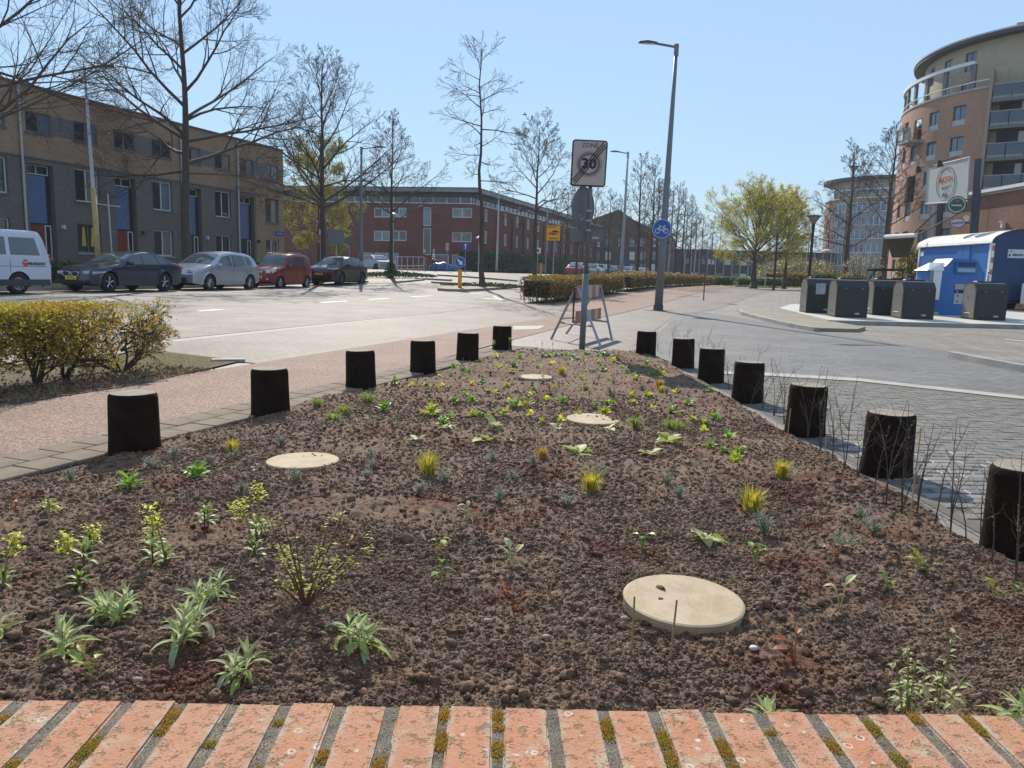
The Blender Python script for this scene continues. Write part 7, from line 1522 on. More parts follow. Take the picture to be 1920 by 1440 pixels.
# ------------------------------------------------------------------ café front: brick wall facing the plaza, posts, banner, signs, awning
X1 = 24.0
T_ = thing('cafe_wing', 'low brown brick café wing behind the site trailer, under the balconies', 'building', (X1, 40, .2))
fC = mapline((X1, 43.3), (0, -1), (-1, 0))
w_ = wallgrid(fC, 0, 12, .2, 5.95, []); w_.build('brick_wall', MT['brownbrick'] if False else MBrick('orange_brown_brick', (.26,.145,.10), (.21,.12,.085), (.20,.13,.10), stain=.1, ms=.006, bump=.3), T_, world=True)
fC2 = mapline((X1, 43.3), (1, 0), (0, 1)); mb = MB(); mb.box((X1+6, 37.4, 3.05), (11.9, 11.7, 5.7)); mb.build('wing_core', MT['brownbrick'], T_, world=True)
panel(T_, fC, -.1, 12, 5.98, 6.14, -.3, .22, 'white_ledge', MT['whitepaint']); panel(T_, fC, -.05, 12, 5.86, 5.96, -.1, .10, 'ledge_strip', MT['concrete'])
for a_ in (3.3, 6.6): panel(T_, fC, a_, a_+.02, .3, 5.85, .0, .006, 'wall_joint', MT['dark'])
q = proj(fC(4.5, 4.3)); mb = MB(); a_ = 4.75; mb.box(fC(a_, 4.28, .10), (.16, .16, .30)); mb.box(fC(a_, 4.42, .16), (.2, .2, .05)); mb.build('white_wall_lamp', MT['frame_w'], T_, world=True)
def post(p_top, p_bot, w, nm, mat, label, dep=None):
    T2 = thing(nm, label, 'post', tuple(p_bot)); mb = MB(); mb.tube([p_bot, p_top], w, 4); mb.build('shaft', mat, T2, world=True); return T2
SP = post(pt(1836, 298, 36.2), pt(1816, 575, 36.2)+Vector((0, 0, 0)), .20, 'sign_pillar', M('dark_blue_pillar', (.035,.045,.075), .4), 'thick dark pillar rising beside the café banner')
post(pt(1752, 386, 42.5), pt(1740, 560, 42.5), .14, 'sign_pillar', MT['concrete'], 'pale pillar under the left part of the café banner'); post(pt(1764, 380, 42.8), pt(1752, 560, 42.8), .17, 'sign_pillar', MT['dark'], 'dark pillar under the café banner, right of the pale one')
TLc, TRc, BRc, BLc = pt(1739, 314, 40.2), pt(1818, 295, 36.6), pt(1812, 371, 36.6), pt(1736, 382, 40.2)
BRc = TRc+(BLc-TLc)*1.09
T_ = thing('cafe_banner', 'white café banner with an oval MATCH emblem, lit by two black spotlights', 'banner', tuple(BLc))
mb = MB(); NX, NY = 12, 8; vs = []
rx = (TRc-TLc).normalized(); uy = (TLc-BLc).normalized(); nb = rx.cross(uy).normalized()
for j in range(NY+1):
    for i_ in range(NX+1):
        fx, fy = i_/NX, j/NY; q = (BLc.lerp(BRc, fx)).lerp(TLc.lerp(TRc, fx), fy); vs.append(q+nb*.002*math.sin(fx*9+fy*4)*(1-fy*.3))
mb.add(vs, [(j*(NX+1)+i_, j*(NX+1)+i_+1, (j+1)*(NX+1)+i_+1, (j+1)*(NX+1)+i_) for j in range(NY) for i_ in range(NX)]); cl = mb.build('canvas', M('pale_green_white_canvas', (.47,.50,.47), .8, var=.05, scale=1.2), T_, world=True, smooth=True)
mb = MB(); 
for a, b in ((TLc, TRc), (TRc, BRc), (BRc, BLc), (BLc, TLc)): o_ = MB(); d = (b-a).normalized(); o_.tube([a-d*.05, b+d*.05], .035, 5); o_.build('frame_bar', MT['polelight'], T_, world=True)
ce = (TLc+TRc+BRc+BLc)/4; Wb, Hb = (TRc-TLc).length, (TLc-BLc).length
mb = MB(); off = nb*.02; cc = ce+off-rx*.02*Wb
pts = [cc+rx*(Wb*.22*math.cos(2*PI*k/40))+uy*(Hb*.44*math.sin(2*PI*k/40)) for k in range(41)]; mb.tube(pts, .011, 4, False); sub(mb, 'oval_outline', MT['inkblack'], cl, T_)
text('MATCH', .36, MT['signred'], cc+uy*.14, rx, uy, cl, T_, 'red_lettering', .005, .95, bold=.008); mb = MB(); mb.tube([cc-rx*.48-uy*.11, cc+rx*.48-uy*.11], .010, 4); sub(mb, 'rule', MT['inkblack'], cl, T_)
text('Eetcafe', .21, MT['inkblack'], cc-uy*.28, rx, uy, cl, T_, 'small_lettering', .005, 1.); text("thijs", .34, MT['inkblack'], cc-uy*.58, rx, uy, cl, T_, 'lettering', .005, .9, bold=.004)
for k, chh in enumerate('paviljoen'):
    a = math.radians(128-9.6*k); text(chh, .17, MT['inkblack'], cc+rx*(Wb*.165*math.cos(a))+uy*(Hb*.35*math.sin(a)+.02), (rx*math.sin(a)-uy*math.cos(a)), (rx*math.cos(a)+uy*math.sin(a)), cl, T_, 'arc_lettering', .005, 1.)
for px, py, dx in ((1722, 315, 40), (1762, 304, 38)):
    a = pt(px, py, 37.6 if px > 1740 else 39.6); b = pt(px+dx, py-11 if px > 1740 else py-6, 37.4 if px > 1740 else 38.6); mb = MB(); mb.tube([a, b], .02, 5); sa = mb.build('spotlight_arm', MT['black'], T_, world=True); mb = MB(); mb.tube([a+Vector((-.02, 0, .08)), a+Vector((.05, 0, -.22))], [.08, .15], 10); sub(mb, 'spotlight', MT['black'], sa, T_)
# round beer sign
c = pt(1794, 384, 36.0); r = Vector((.93, -.36, 0)).normalized(); u = Vector((.02, 0, 1)); RS = 15.5/F*36.5
T_ = thing('round_beer_sign', 'round green beer sign with a red star under the café banner', 'sign', tuple(c)); circ = lambda R, n=36: [(R*math.cos(2*PI*k/n), R*math.sin(2*PI*k/n)) for k in range(n)]
mb = MB(); mb.plate(c, r, u, circ(RS), .14); d_ = mb.build('drum', MT['black'], T_, world=True); nn = r.cross(u)
for R_, off, m_, nm in ((.9, .004, M('silver_ring', (.35,.37,.36), .4), 'silver_ring'), (.74, .008, M('bottle_green', (.01,.09,.04), .4), 'green_face')): mb = MB(); mb.plate(c+nn*off, r, u, circ(RS*R_), .002); sub(mb, nm, m_, d_, T_)
mb = MB(); mb.plate(c+nn*.012-u*.02, r, u, [(-.30, -.055), (.30, -.055), (.30, .055), (-.30, .055)], .002); sub(mb, 'black_band', MT['inkblack'], d_, T_)
text('Heineken', .115, MT['inkwhite'], c-u*.02+nn*.014, r, u, d_, T_, 'lettering', .002, 1., bold=.003)
star = [((.09 if k % 2 == 0 else .036)*math.sin(k*PI/5), (.09 if k % 2 == 0 else .036)*math.cos(k*PI/5)) for k in range(10)]; mb = MB(); mb.plate(c+nn*.012+u*.17, r, u, star[::-1], .002); sub(mb, 'red_star', MT['signred'], d_, T_)
mb = MB(); mb.tube([c+r*RS*.8+u*RS*.6, c+r*(RS+.35)+u*RS*.6], .03, 5); mb.build('bracket', MT['dark'], T_, world=True)
# oval coffee sign
c = pt(1795.5, 418, 36.0); T_ = thing('oval_coffee_sign', 'small oval white coffee sign with dark script, below the round beer sign', 'sign', tuple(c))
ov = lambda R: [(R*.32*math.cos(2*PI*k/32), R*.22*math.sin(2*PI*k/32)) for k in range(32)]
mb = MB(); mb.plate(c, r, u, ov(1.), .12); d_ = mb.build('drum', MT['black'], T_, world=True); mb = MB(); mb.plate(c+nn*.004, r, u, ov(.88), .002); sub(mb, 'lilac_face', M('lilac_white_face', (.42,.38,.48), .5), d_, T_)
text('Segafredo', .125, M('dark_violet_print', (.03,.02,.07), .6), c, (r+u*.12).normalized(), u, d_, T_, 'script_lettering', .008, .95, bold=.004)
mb = MB(); mb.tube([c+r*.30, c+r*.62], .05, 5); mb.build('bracket', MT['dark'], T_, world=True)
c2 = pt(1812, 409, 36.3); mb = MB(); v, fq = ico(2); mb.add([Vector(q)*.14+c2 for q in v], [tuple(q) for q in fq]); tag(mb.build('globe_wall_lamp', M('peach_globe', (.7,.55,.45), .4), smooth=True), 'pale globe lamp on the dark pillar beside the oval coffee sign', 'lamp')
# awning
a0, a1, b0, b1 = pt(1660, 444, 41.5), pt(1717, 441, 39.5), pt(1718, 472, 43), pt(1690, 452, 45.5)
T_ = thing('awning', 'dark awning with a white front edge, left of the site trailer roof', 'awning', tuple(a0))
mb = MB(); top_ = [a0, a1, a1+Vector((1.5, 3.5, -.9)), a0+Vector((2.4, 4.0, -.9))]; mb.add(top_+[q-Vector((0, 0, .06)) for q in top_], [(0, 1, 2, 3), (7, 6, 5, 4), (0, 4, 5, 1), (1, 5, 6, 2), (2, 6, 7, 3), (3, 7, 4, 0)])
mb.build('canopy_cloth', M('dark_brown_cloth', (.05,.045,.04), .85), T_, world=True); mb = MB(); mb.tube([a0, a1], .11, 8); mb.build('front_bar', MT['whitepaint'], T_, world=True)
for a, b in (((1757, 396), (1714, 437)), ((1812, 392), (1722, 440))): mb = MB(); mb.tube([pt(*a, 39), pt(*b, 39)], .035, 5); mb.build('stay_rod', MT['dark'], T_, world=True)
# black frame shelter with railings behind the bins
T_ = thing('bike_shelter', 'low black frame shelter behind the waste containers', 'shelter', tuple(pt(1660, 530, 46)))
mb = MB(); a, b = pt(1626, 506, 44), pt(1695, 506, 44); mb.tube([a, b], .07, 4); mb.build('roof_bar', MT['black'], T_, world=True)
for px in (1640, 1662, 1693): q = pt(px, 506, 44); mb = MB(); mb.tube([q, Vector((q.x, q.y, H(q.x, q.y)))], .045, 5); mb.build('post', MT['black'], T_, world=True)
for px in (1652, 1676): 
    q = pt(px, 516, 44); mb = MB(); z_ = q.z; mb.tube([q, q-Vector((0, 0, .25))], .025, 4); mb.tube([q-Vector((0, 0, .25)), q+Vector((.15, 0, -.5))], .02, 4); mb.tube([q-Vector((0, 0, .25)), q+Vector((-.15, 0, -.5))], .02, 4); mb.build('forked_bar', MT['black'], T_, world=True)
mb = MB(); mb.box(pt(1684, 530, 43.5)+Vector((0, 0, -.2)), (.75, .1, .9)); tag(mb.build('menu_board', M('dark_plum_board', (.05,.025,.035), .6)), 'dark plum board behind the fourth waste container', 'board')
mb = MB(); mb.box(pt(1702, 526, 41)+Vector((0, 0, -.2)), (.32, .06, .7)); tag(mb.build('lilac_poster_board', M('lilac_poster', (.35,.30,.55), .6)), 'small lilac poster board above the fourth waste container', 'board')
# ------------------------------------------------------------------ far curved apartment building
C2 = (83.2, 176.); RB2 = 13.2
T_ = thing('far_apartment_building', 'far curved salmon apartment building with white glazed bays, left of the tall one', 'building', (C2[0], C2[1], .5))
th_l = nearest_th(1538, 12, RB2, C2); vd = math.atan2(-C2[1], -C2[0]); fG = mapcirc(C2, RB2, vd-1.7)
def aG(px, z=10): return (nearest_th(px, z, RB2, C2)-(vd-1.7))*RB2
zG = [2.0+2.85*k for k in range(6)]; HG = []
for px, w in ((1541, 1.5), (1552, 1.5)):
    for z in zG: a = aG(px); HG.append((a-w/2, a+w/2, z, z+1.7, 0))
for px, w in ((1572, 3.2), (1607, 3.4), (1640, 3.4)):
    for z in zG: a = aG(px); HG.append((a-w/2, a+w/2, z-.1, z+1.9, 1))
for px, w in ((1590, 1.8), (1624, 2.0), (1657, 2.4)):
    for z in zG: a = aG(px); HG.append((a-w/2, a+w/2, z-.4, z+2.0, 2))
A_ = sorted(HG); wallgrid(fG, .0, 3.3*RB2, .3, 19.0, HG, .3, .9).build('curved_brick_wall', MT['salmon'], T_, world=True)
for h in HG:
    if h[4] == 2: panel(T_, fG, h[0], h[1], h[2], h[3], -.5, -.3, 'loggia_recess', MT['brownbrick']); continue
    window(T_, fG, h, 3 if h[4] == 1 else 1, MT['frame_w'], MT['glass_sky'] if h[4] == 1 else MT['glass'], .1 if h[4] == 0 else -.25, .14, pane_parts=False)
    if h[4] == 1: panel(T_, fG, h[0], h[1], h[2]-.95, h[2]-.01, .02, .28, 'white_spandrel', MT['fascia'])
panel(T_, fG, 0, 3.3*RB2, 19.0, 19.2, -.3, .2, 'parapet_cap', MT['whitepaint'], 40)
fG2 = mapcirc(C2, 11.6, vd-1.7); HH = [(1.2+2.6*k, 3.0+2.6*k, 19.9, 22.1, 0) for k in range(13)]
wallgrid(fG2, 0, 3.3*11.6, 18.8, 22.9, HH, .2, .9).build('penthouse_wall', MT['beige'], T_, world=True)
for h in HH: window(T_, fG2, h, 2, MT['frame_w'], MT['glass_sky'], .1, .12, pane_parts=False)
mb = MB(); mb.prism([(C2[0]+14.0*math.cos(2*PI*k/56), C2[1]+14.0*math.sin(2*PI*k/56)) for k in range(56)], 22.95, 23.5); mb.build('roof_disc', MT['roofdark'], T_, world=True)
mb = MB(); mb.prism([(C2[0]+10.8*math.cos(2*PI*k/40), C2[1]+10.8*math.sin(2*PI*k/40)) for k in range(40)], .3, 18.7); mb.build('building_core', MT['brownbrick'], T_, world=True)
mb = MB(); mb.tube([fG(RB2*.25+k*RB2*1.7/20, 20.9, -.1) for k in range(21)], .14, 5); mb.build('terrace_ring', MT['whitepaint'], T_, world=True)
mb = MB(); mb.box((C2[0]+14, C2[1]+6, 11), (26, 14, 21)); mb.build('rear_wing', MT['salmon'], T_, world=True)
# ================================================================== trees
class Sk:                                 # collects thin branches quickly as 3- or 5-sided tubes
    def __init__(s): s.mb = MB(); s.tips = []
def bend(R_, d, amt): 
    v = Vector((d.x+R_.gauss(0, amt), d.y+R_.gauss(0, amt), d.z+R_.gauss(0, amt))); return v.normalized()
def branch(sk, R_, p, d, ln, r, lvl, maxl, nseg, up, wig, kids, ratio, ang, rmin):
    pts = [p.copy()]; rad = [r]; q = p.copy(); dirs = [d.copy()]
    for k in range(nseg):
        d = bend(R_, d, wig); d = (d+Vector((0, 0, up))).normalized(); q = q+d*(ln/nseg); pts.append(q.copy()); dirs.append(d.copy()); rad.append(max(rmin, r*(1-.82*(k+1)/nseg)))
    sk.mb.tube(pts, rad, 5 if lvl <= 1 else 3, False)
    if lvl >= maxl: sk.tips.append((pts[-1], dirs[-1])); sk.tips.append((pts[len(pts)//2], dirs[len(pts)//2])); return
    n = kids[lvl]
    for k in range(n):
        f = (.22+.76*(k+R_.random()*.7)/n); i_ = min(nseg-1, int(f*nseg)); b = pts[i_].lerp(pts[i_+1], f*nseg-i_); dd = dirs[i_+1]
        az = R_.uniform(0, 2*PI) if lvl > 0 else (k*2.4+R_.uniform(-.5, .5)); a = ang*R_.uniform(.75, 1.25)
        o = dd.orthogonal().normalized(); o = Quaternion(dd, az) @ o; nd = (dd*math.cos(a)+o*math.sin(a)).normalized()
        branch(sk, R_, b, nd, ln*ratio*(1.15-.75*f)*R_.uniform(.8, 1.2), max(rmin, rad[i_]*.55), lvl+1, maxl, max(2, nseg-1), up, wig, kids, ratio, ang, rmin)
def tree(base, h, seed, trunk_r, h0, spread, n1=16, label='', name='bare_tree', group=None, maxl=3, kids=(7, 6, 5, 4), el=(.35, 1.0), up=.06, lean=(0, 0), rmin=.006, prof=None, crook=.012, wig=.10, leaves=None, extra=(), rot=0, mat=None, leafn=0, leafs=.05, ratio=.55):
    R_ = random.Random(seed); T_ = thing(name, label, 'tree', tuple(base), rot, group)
    N = 14; tp = []; x = y = 0
    for k in range(N+1): f = k/N; tp.append(Vector((x+lean[0]*f*h, y+lean[1]*f*h, h*f))); x += R_.gauss(0, crook*h/N*2.2); y += R_.gauss(0, crook*h/N*2.2)
    tr = [trunk_r*(1.35 if k == 0 else 1)*(1-.90*(k/N)**.8)+.004 for k in range(N+1)]; mb = MB()
    vs0 = len(mb.v); mb.tube([tp[0]-Vector((0, 0, .1))]+[tp[0], tp[0]+Vector((0, 0, .35))]+tp[1:], [trunk_r*1.55, trunk_r*1.35, trunk_r*1.05]+tr[1:], 12)
    mb.v = [(v[0]*(1+.04*math.sin(v[2]*7+v[1]*20)), v[1]*(1+.04*math.cos(v[2]*9)), v[2]) for v in mb.v]
    mb.build('trunk', mat or MT['bark'], T_, smooth=True); sk = Sk()
    def at_(z): f = min(.999, z/h)*N; i_ = int(f); return tp[i_].lerp(tp[i_+1], f-i_), tr[i_]
    prof = prof or (lambda f: math.sin(PI*min(1, .28+.72*f)**1.0)*1.0)
    for k in range(n1):
        f = (k+R_.random()*.6)/n1; z = h0+(h*.97-h0)*f**.9; b, r = at_(z); az = k*2.4+R_.uniform(-.4, .4); e = el[0]+(el[1]-el[0])*f+R_.uniform(-.12, .12); ln = spread*max(.18, prof(f))*R_.uniform(.8, 1.15)
        branch(sk, R_, b, Vector((math.cos(az)*math.cos(e), math.sin(az)*math.cos(e), math.sin(e))), ln, max(rmin*1.5, min(r*.6, .0145*ln)), 0, maxl-1, 6, up, wig, kids, ratio, .62, rmin)
    for (z, az, e, ln, rr) in extra:
        b, r = at_(z); branch(sk, R_, b, Vector((math.cos(az)*math.cos(e), math.sin(az)*math.cos(e), math.sin(e))), ln, rr, 0, maxl-1, 7, up, wig*.8, kids, ratio, .62, rmin)
    c = sk.mb.build('crown', mat or MT['twig'], T_)
    if leaves:
        lb = MB()
        for (q, d) in sk.tips:
            for j in range(leafn):
                o = Vector((R_.gauss(0, .10), R_.gauss(0, .10), R_.gauss(0, .10))); s_ = leafs*R_.uniform(.6, 1.3); a = Vector((R_.gauss(0, 1), R_.gauss(0, 1), R_.gauss(0, 1))).normalized(); b = a.orthogonal().normalized(); m = q+o; lb.add([m-a*s_, m-b*s_*.6, m+a*s_, m+b*s_*.6], [(0, 1, 2, 3)])
        lb.build('foliage', leaves, T_)
    return T_
def at_t(px, t, z=0):
    s = s_at(px, t, 1.); x, y = xy(s, t); return Vector((x, y, H(x, y)))
GT = 'bare street trees'
b = at_t(350, 26.0); tree(b, 16.5, 3, .24, 5.2, 6.2, 20, 'largest bare street tree with a lumpy trunk, behind the silver people carrier', group=GT, kids=(9, 7, 5), el=(.25, 1.25), up=.035, maxl=4, rmin=.0055, lean=(.008, 0), extra=((5.2, PI*.98, .05, 5.6, .055), (6.6, PI*.93, .5, 6.2, .095), (6.5, .12, .22, 6.0, .085), (7.5, .5, .6, 5.5, .075), (5.1, .1, -.02, 4.6, .04)), prof=lambda f: 1.0-.62*f**1.3, crook=.014)
b = at_t(-95, 26.0); tree(b, 13, 8, .22, 4.8, 6.2, 11, 'bare street tree at the left edge whose branches reach in over the terrace roof', group=GT, kids=(8, 6, 5), el=(.05, 1.1), up=.03, maxl=4, rmin=.0055, extra=((5.2, .0, .06, 6.6, .055), (6.2, .25, .35, 7.0, .07), (7.4, .1, .5, 6.8, .07)), prof=lambda f: 1.0-.5*f)
b = at_t(606, 26.2); tree(b, 12.6, 14, .22, 3.9, 5.2, 20, 'second bare street tree, upright vase crown, between the terrace and the red block', group=GT, kids=(7, 6, 4), el=(.45, 1.15), up=.025, maxl=4, rmin=.0065, lean=(.003, 0), prof=lambda f: 1.05-.75*f**1.1, extra=((4.3, PI, .25, 4.6, .05), (4.6, .15, .72, 5.8, .085), (4.6, PI*.9, .66, 5.6, .075), (4.9, PI*1.1, .85, 5.4, .07)))
b = at_t(733, 24.6); tree(b, 9.9, 21, .15, 3.5, 3.8, 16, 'third bare street tree, smaller, in an ivy patch before the red block', group=GT, kids=(7, 5, 4), el=(.5, 1.15), up=.02, maxl=4, rmin=.007, prof=lambda f: 1.0-.72*f, extra=((4.2, .1, .62, 4.2, .06), (4.1, PI, .6, 3.9, .05)))
b = at_t(904, 15.4); b.z += .13; tree(b, 12.0, 33, .15, 5.4, 2.5, 22, 'slender bare tree with drooping side branches on the traffic island', group=GT, kids=(6, 5, 3), el=(-.15, .75), up=-.01, maxl=3, rmin=.007, prof=lambda f: (.75+.35*math.sin(PI*f*.9))*(1-.35*f), lean=(.012, 0), crook=.03)
b = at_t(1002, 15.0); tree(b, 9.4, 41, .16, 3.7, 4.0, 17, 'bare tree with a rounded crown left of the zone sign', group=GT, kids=(7, 5, 4), el=(.35, 1.15), up=.02, maxl=4, rmin=.0075, prof=lambda f: 1.0-.6*f)
# distant avenue: one built tree, copied along the street
G2 = 'distant bare avenue trees'
base = gd(1192, 62, 520); av = tree(base, 9.6, 55, .16, 2.8, 3.3, 17, 'bare avenue tree nearest the camera, right of the second street lamp', group=G2, kids=(5, 5, 3), el=(.35, 1.2), up=.03, maxl=4, rmin=.008, prof=lambda f: 1.0-.65*f)
av2 = tree(gd(1216, 66, 520), 10.0, 57, .15, 3.2, 3.0, 16, 'slim bare avenue tree just left of the bicycle sign post', group=G2, kids=(5, 5, 3), el=(.4, 1.2), up=.03, maxl=4, rmin=.008, prof=lambda f: .95-.6*f)
lst = [(1238, 73, .95, av, 'bare avenue tree directly behind the bicycle sign post'), (1264, 82, 1.0, av2, 'bare avenue tree right of the bicycle sign post'), (1277, 88, 1.02, av, 'bare avenue tree, second right of the bicycle sign post'), (1290, 98, 1.0, av2, 'bare avenue tree beside the fourth street lamp'), (1312, 112, .95, av, 'bare avenue tree behind the thin edge-on sign post'), (1140, 84, .9, av2, 'bare avenue tree just left of the second street lamp'), (1112, 96, 1.05, av, 'bare avenue tree behind the round sign back'), (1080, 78, .95, av2, 'bare avenue tree between the yellow sign and the zone sign post'), (1060, 104, 1.1, av, 'distant bare tree right above the yellow sign'), (1228, 92, 1.15, av, 'distant bare tree peeping over the bicycle sign'), (1330, 125, 1.0, av2, 'distant bare tree at the left side of the spring tree'), (1160, 110, 1.1, av, 'distant bare tree behind the second street lamp'), (1205, 125, 1.2, av2, 'hazy bare tree far beyond the hedge line'), (1300, 135, 1.15, av, 'hazy bare tree at the far end of the avenue'), (1345, 150, 1.0, av2, 'small hazy bare tree left of the two box hedges'), (1375, 158, 1.0, av, 'small hazy bare tree above the left box hedge'), (1480, 120, .9, av2, 'dark bare tree behind the yellow-green bush'), (1510, 135, 1.0, av, 'dark bare tree left of the far curved building')]
for k, (px, dep, s_, src, lab) in enumerate(lst):
    o = copy_tree(src); p = gd(px, dep, 518); o.location = p; o.rotation_euler = (0, 0, k*1.9); o.scale = (s_, s_, s_); o['label'] = lab
tree(gd(1583, 70, 530), 12.2, 61, .28, 3.7, 4.4, 18, 'bare tree with a thick trunk in front of the far curved building', group='bare plaza trees', kids=(7, 5, 4), el=(.3, 1.2), up=.03, maxl=4, rmin=.0085, prof=lambda f: 1.0-.6*f, extra=((4, PI, .3, 4.6, .07),))
tree(gd(1648, 58, 530), 11.6, 67, .28, 4.6, 4.0, 17, 'leaning bare tree left of the awning, before the tall curved building', group='bare plaza trees', kids=(7, 5, 4), el=(.35, 1.2), up=.03, maxl=4, rmin=.0085, lean=(.015, 0), prof=lambda f: 1.0-.6*f)
tree(gd(1548, 95, 530), 9.5, 69, .12, 3, 3.0, 12, 'thin bare tree at the left side of the far curved building', group='bare plaza trees', kids=(6, 4, 3), el=(.35, 1.2), up=.08, maxl=3, rmin=.014, prof=lambda f: 1.0-.6*f)
# spring trees with young leaves
tree(gd(1412, 72, 525), 5.0, 73, .32, 2.0, 5.2, 30, 'broad multi-branched tree with young yellow-green leaves, centre right', 'spring_tree', None, kids=(8, 6, 4), el=(.18, 1.42), up=.02, maxl=4, rmin=.008, wig=.07, prof=lambda f: .86+.18*math.sin(PI*f), leaves=MT['leafspring'], leafn=4, leafs=.048)
tree(gd(1470, 76, 525), 6.8, 79, .2, 3.2, 4.0, 18, 'slender tree with young leaves right of the broad spring tree', 'spring_tree', None, kids=(7, 6, 4), el=(.5, 1.4), up=.03, maxl=4, rmin=.008, prof=lambda f: .8+.1*f, leaves=MT['leafspring'], leafn=2, leafs=.07)
tree(gd(598, 60, 525), 8.1, 83, .12, 1.5, 2.9, 22, 'bushy small tree in yellow-green leaf behind the second street tree', 'spring_tree', None, kids=(7, 6, 4), el=(-.1, 1.0), up=.02, maxl=4, rmin=.010, prof=lambda f: .75+.35*math.sin(PI*f), leaves=M('catkin_leaf', (.27,.28,.06), .6, var=.25, scale=3, col2=(.36,.33,.10), trans=.45), leafn=3, leafs=.060)
def bush(px, dep, w, h, label, mat, n, leafs=.06, py=530, name='bush', seed=1, base_z=None):
    R_ = random.Random(seed); p = gd(px, dep, py); 
    if base_z is not None: p.z += base_z
    T_ = thing(name, label, 'bush', tuple(p)); sk = MB()
    for k in range(26): a = R_.uniform(0, 6.28); f = R_.random()**.5; sk.tube([(0, 0, 0), (math.cos(a)*w*f*.25, math.sin(a)*w*f*.25, h*.45), (math.cos(a)*w*f*.48, math.sin(a)*w*f*.48, h*R_.uniform(.7, 1))], [.03, .02, .008], 3)
    sk.build('stems', MT['twig'], T_); lb = MB()
    for k in range(n):
        a = R_.uniform(0, 6.28); ph = math.acos(R_.uniform(-.4, 1)); rr = R_.uniform(.55, 1)**.5*(1+.15*math.sin(a*3+ph*4)); m = Vector((math.cos(a)*math.sin(ph)*w/2*rr, math.sin(a)*math.sin(ph)*w/2*rr, h*.5+math.cos(ph)*h*.5*rr)); s_ = leafs*R_.uniform(.6, 1.4); u = Vector((R_.gauss(0, 1), R_.gauss(0, 1), R_.gauss(0, 1))).normalized(); v = u.orthogonal().normalized(); lb.add([m-u*s_, m-v*s_*.6, m+u*s_, m+v*s_*.6], [(0, 1, 2, 3)])
    lb.build('foliage', mat, T_); return T_
bush(1490, 95, 9.5, 3.6, 'wide yellow-green bush right of the spring trees', M('forsythia_leaf', (.30,.30,.04), .6, var=.3, scale=1.5, col2=(.22,.17,.07), trans=.4), 2600, .13, seed=3)
bush(1612, 58, 3.2, 3.0, 'pale brownish shrub behind the waste containers', M('dry_pale_leaf', (.36,.28,.14), .7, var=.3, scale=3, trans=.3), 1100, .07, seed=5)
# tall yellowish shrub beside the awning
bush(1702, 46, 1.5, 3.2, 'tall yellow-green spiky shrub under the awning beside the trailer', M('yellow_frond', (.36,.34,.05), .6, var=.35, scale=3, col2=(.14,.14,.03), trans=.4), 900, .10, seed=7)
bush(1625, 47, 1.2, 1.0, 'small dark plant beside the black shelter', MT['ivy'], 160, .07, seed=8, name='small_plant')
# ivy patches at tree feet
def ground_leaves(name, pts_c, rx, ry, n, mat, label, h=.18, size=.05, seed=2, cat='ground cover'):
    R_ = random.Random(seed); mb = MB()
    for k in range(n):
        a = R_.uniform(0, 6.28); f = R_.random()**.5; x, y = pts_c[0]+math.cos(a)*rx*f, pts_c[1]+math.sin(a)*ry*f; z = H(x, y)+.13+R_.random()*h*(1-f*.8); s_ = size*R_.uniform(.6, 1.3); u = Vector((R_.gauss(0, 1), R_.gauss(0, 1), R_.gauss(0, .5))).normalized(); v = u.orthogonal().normalized(); m = Vector((x, y, z)); mb.add([m-u*s_, m-v*s_*.7, m+u*s_, m+v*s_*.7], [(0, 1, 2, 3)])
    o = mb.build(name, mat); tag(o, label, cat, kind='stuff'); return o
b = at_t(733, 24.6); ground_leaves('ivy_patch', b, 3.0, 1.3, 1500, MT['ivy'], 'dark glossy ivy patch around the foot of the third street tree', .35, .08, 2); ground_leaves('ivy_patch', b, .45, .45, 400, MT['ivy'], 'dense ivy climbing the foot of the third street tree', 1.3, .08, 4)
b = at_t(915, 15.4); ground_leaves('ivy_patch', b, 2.6, .8, 1100, MT['ivy'], 'low ivy patch around the slender tree on the traffic island', .25, .07, 3)
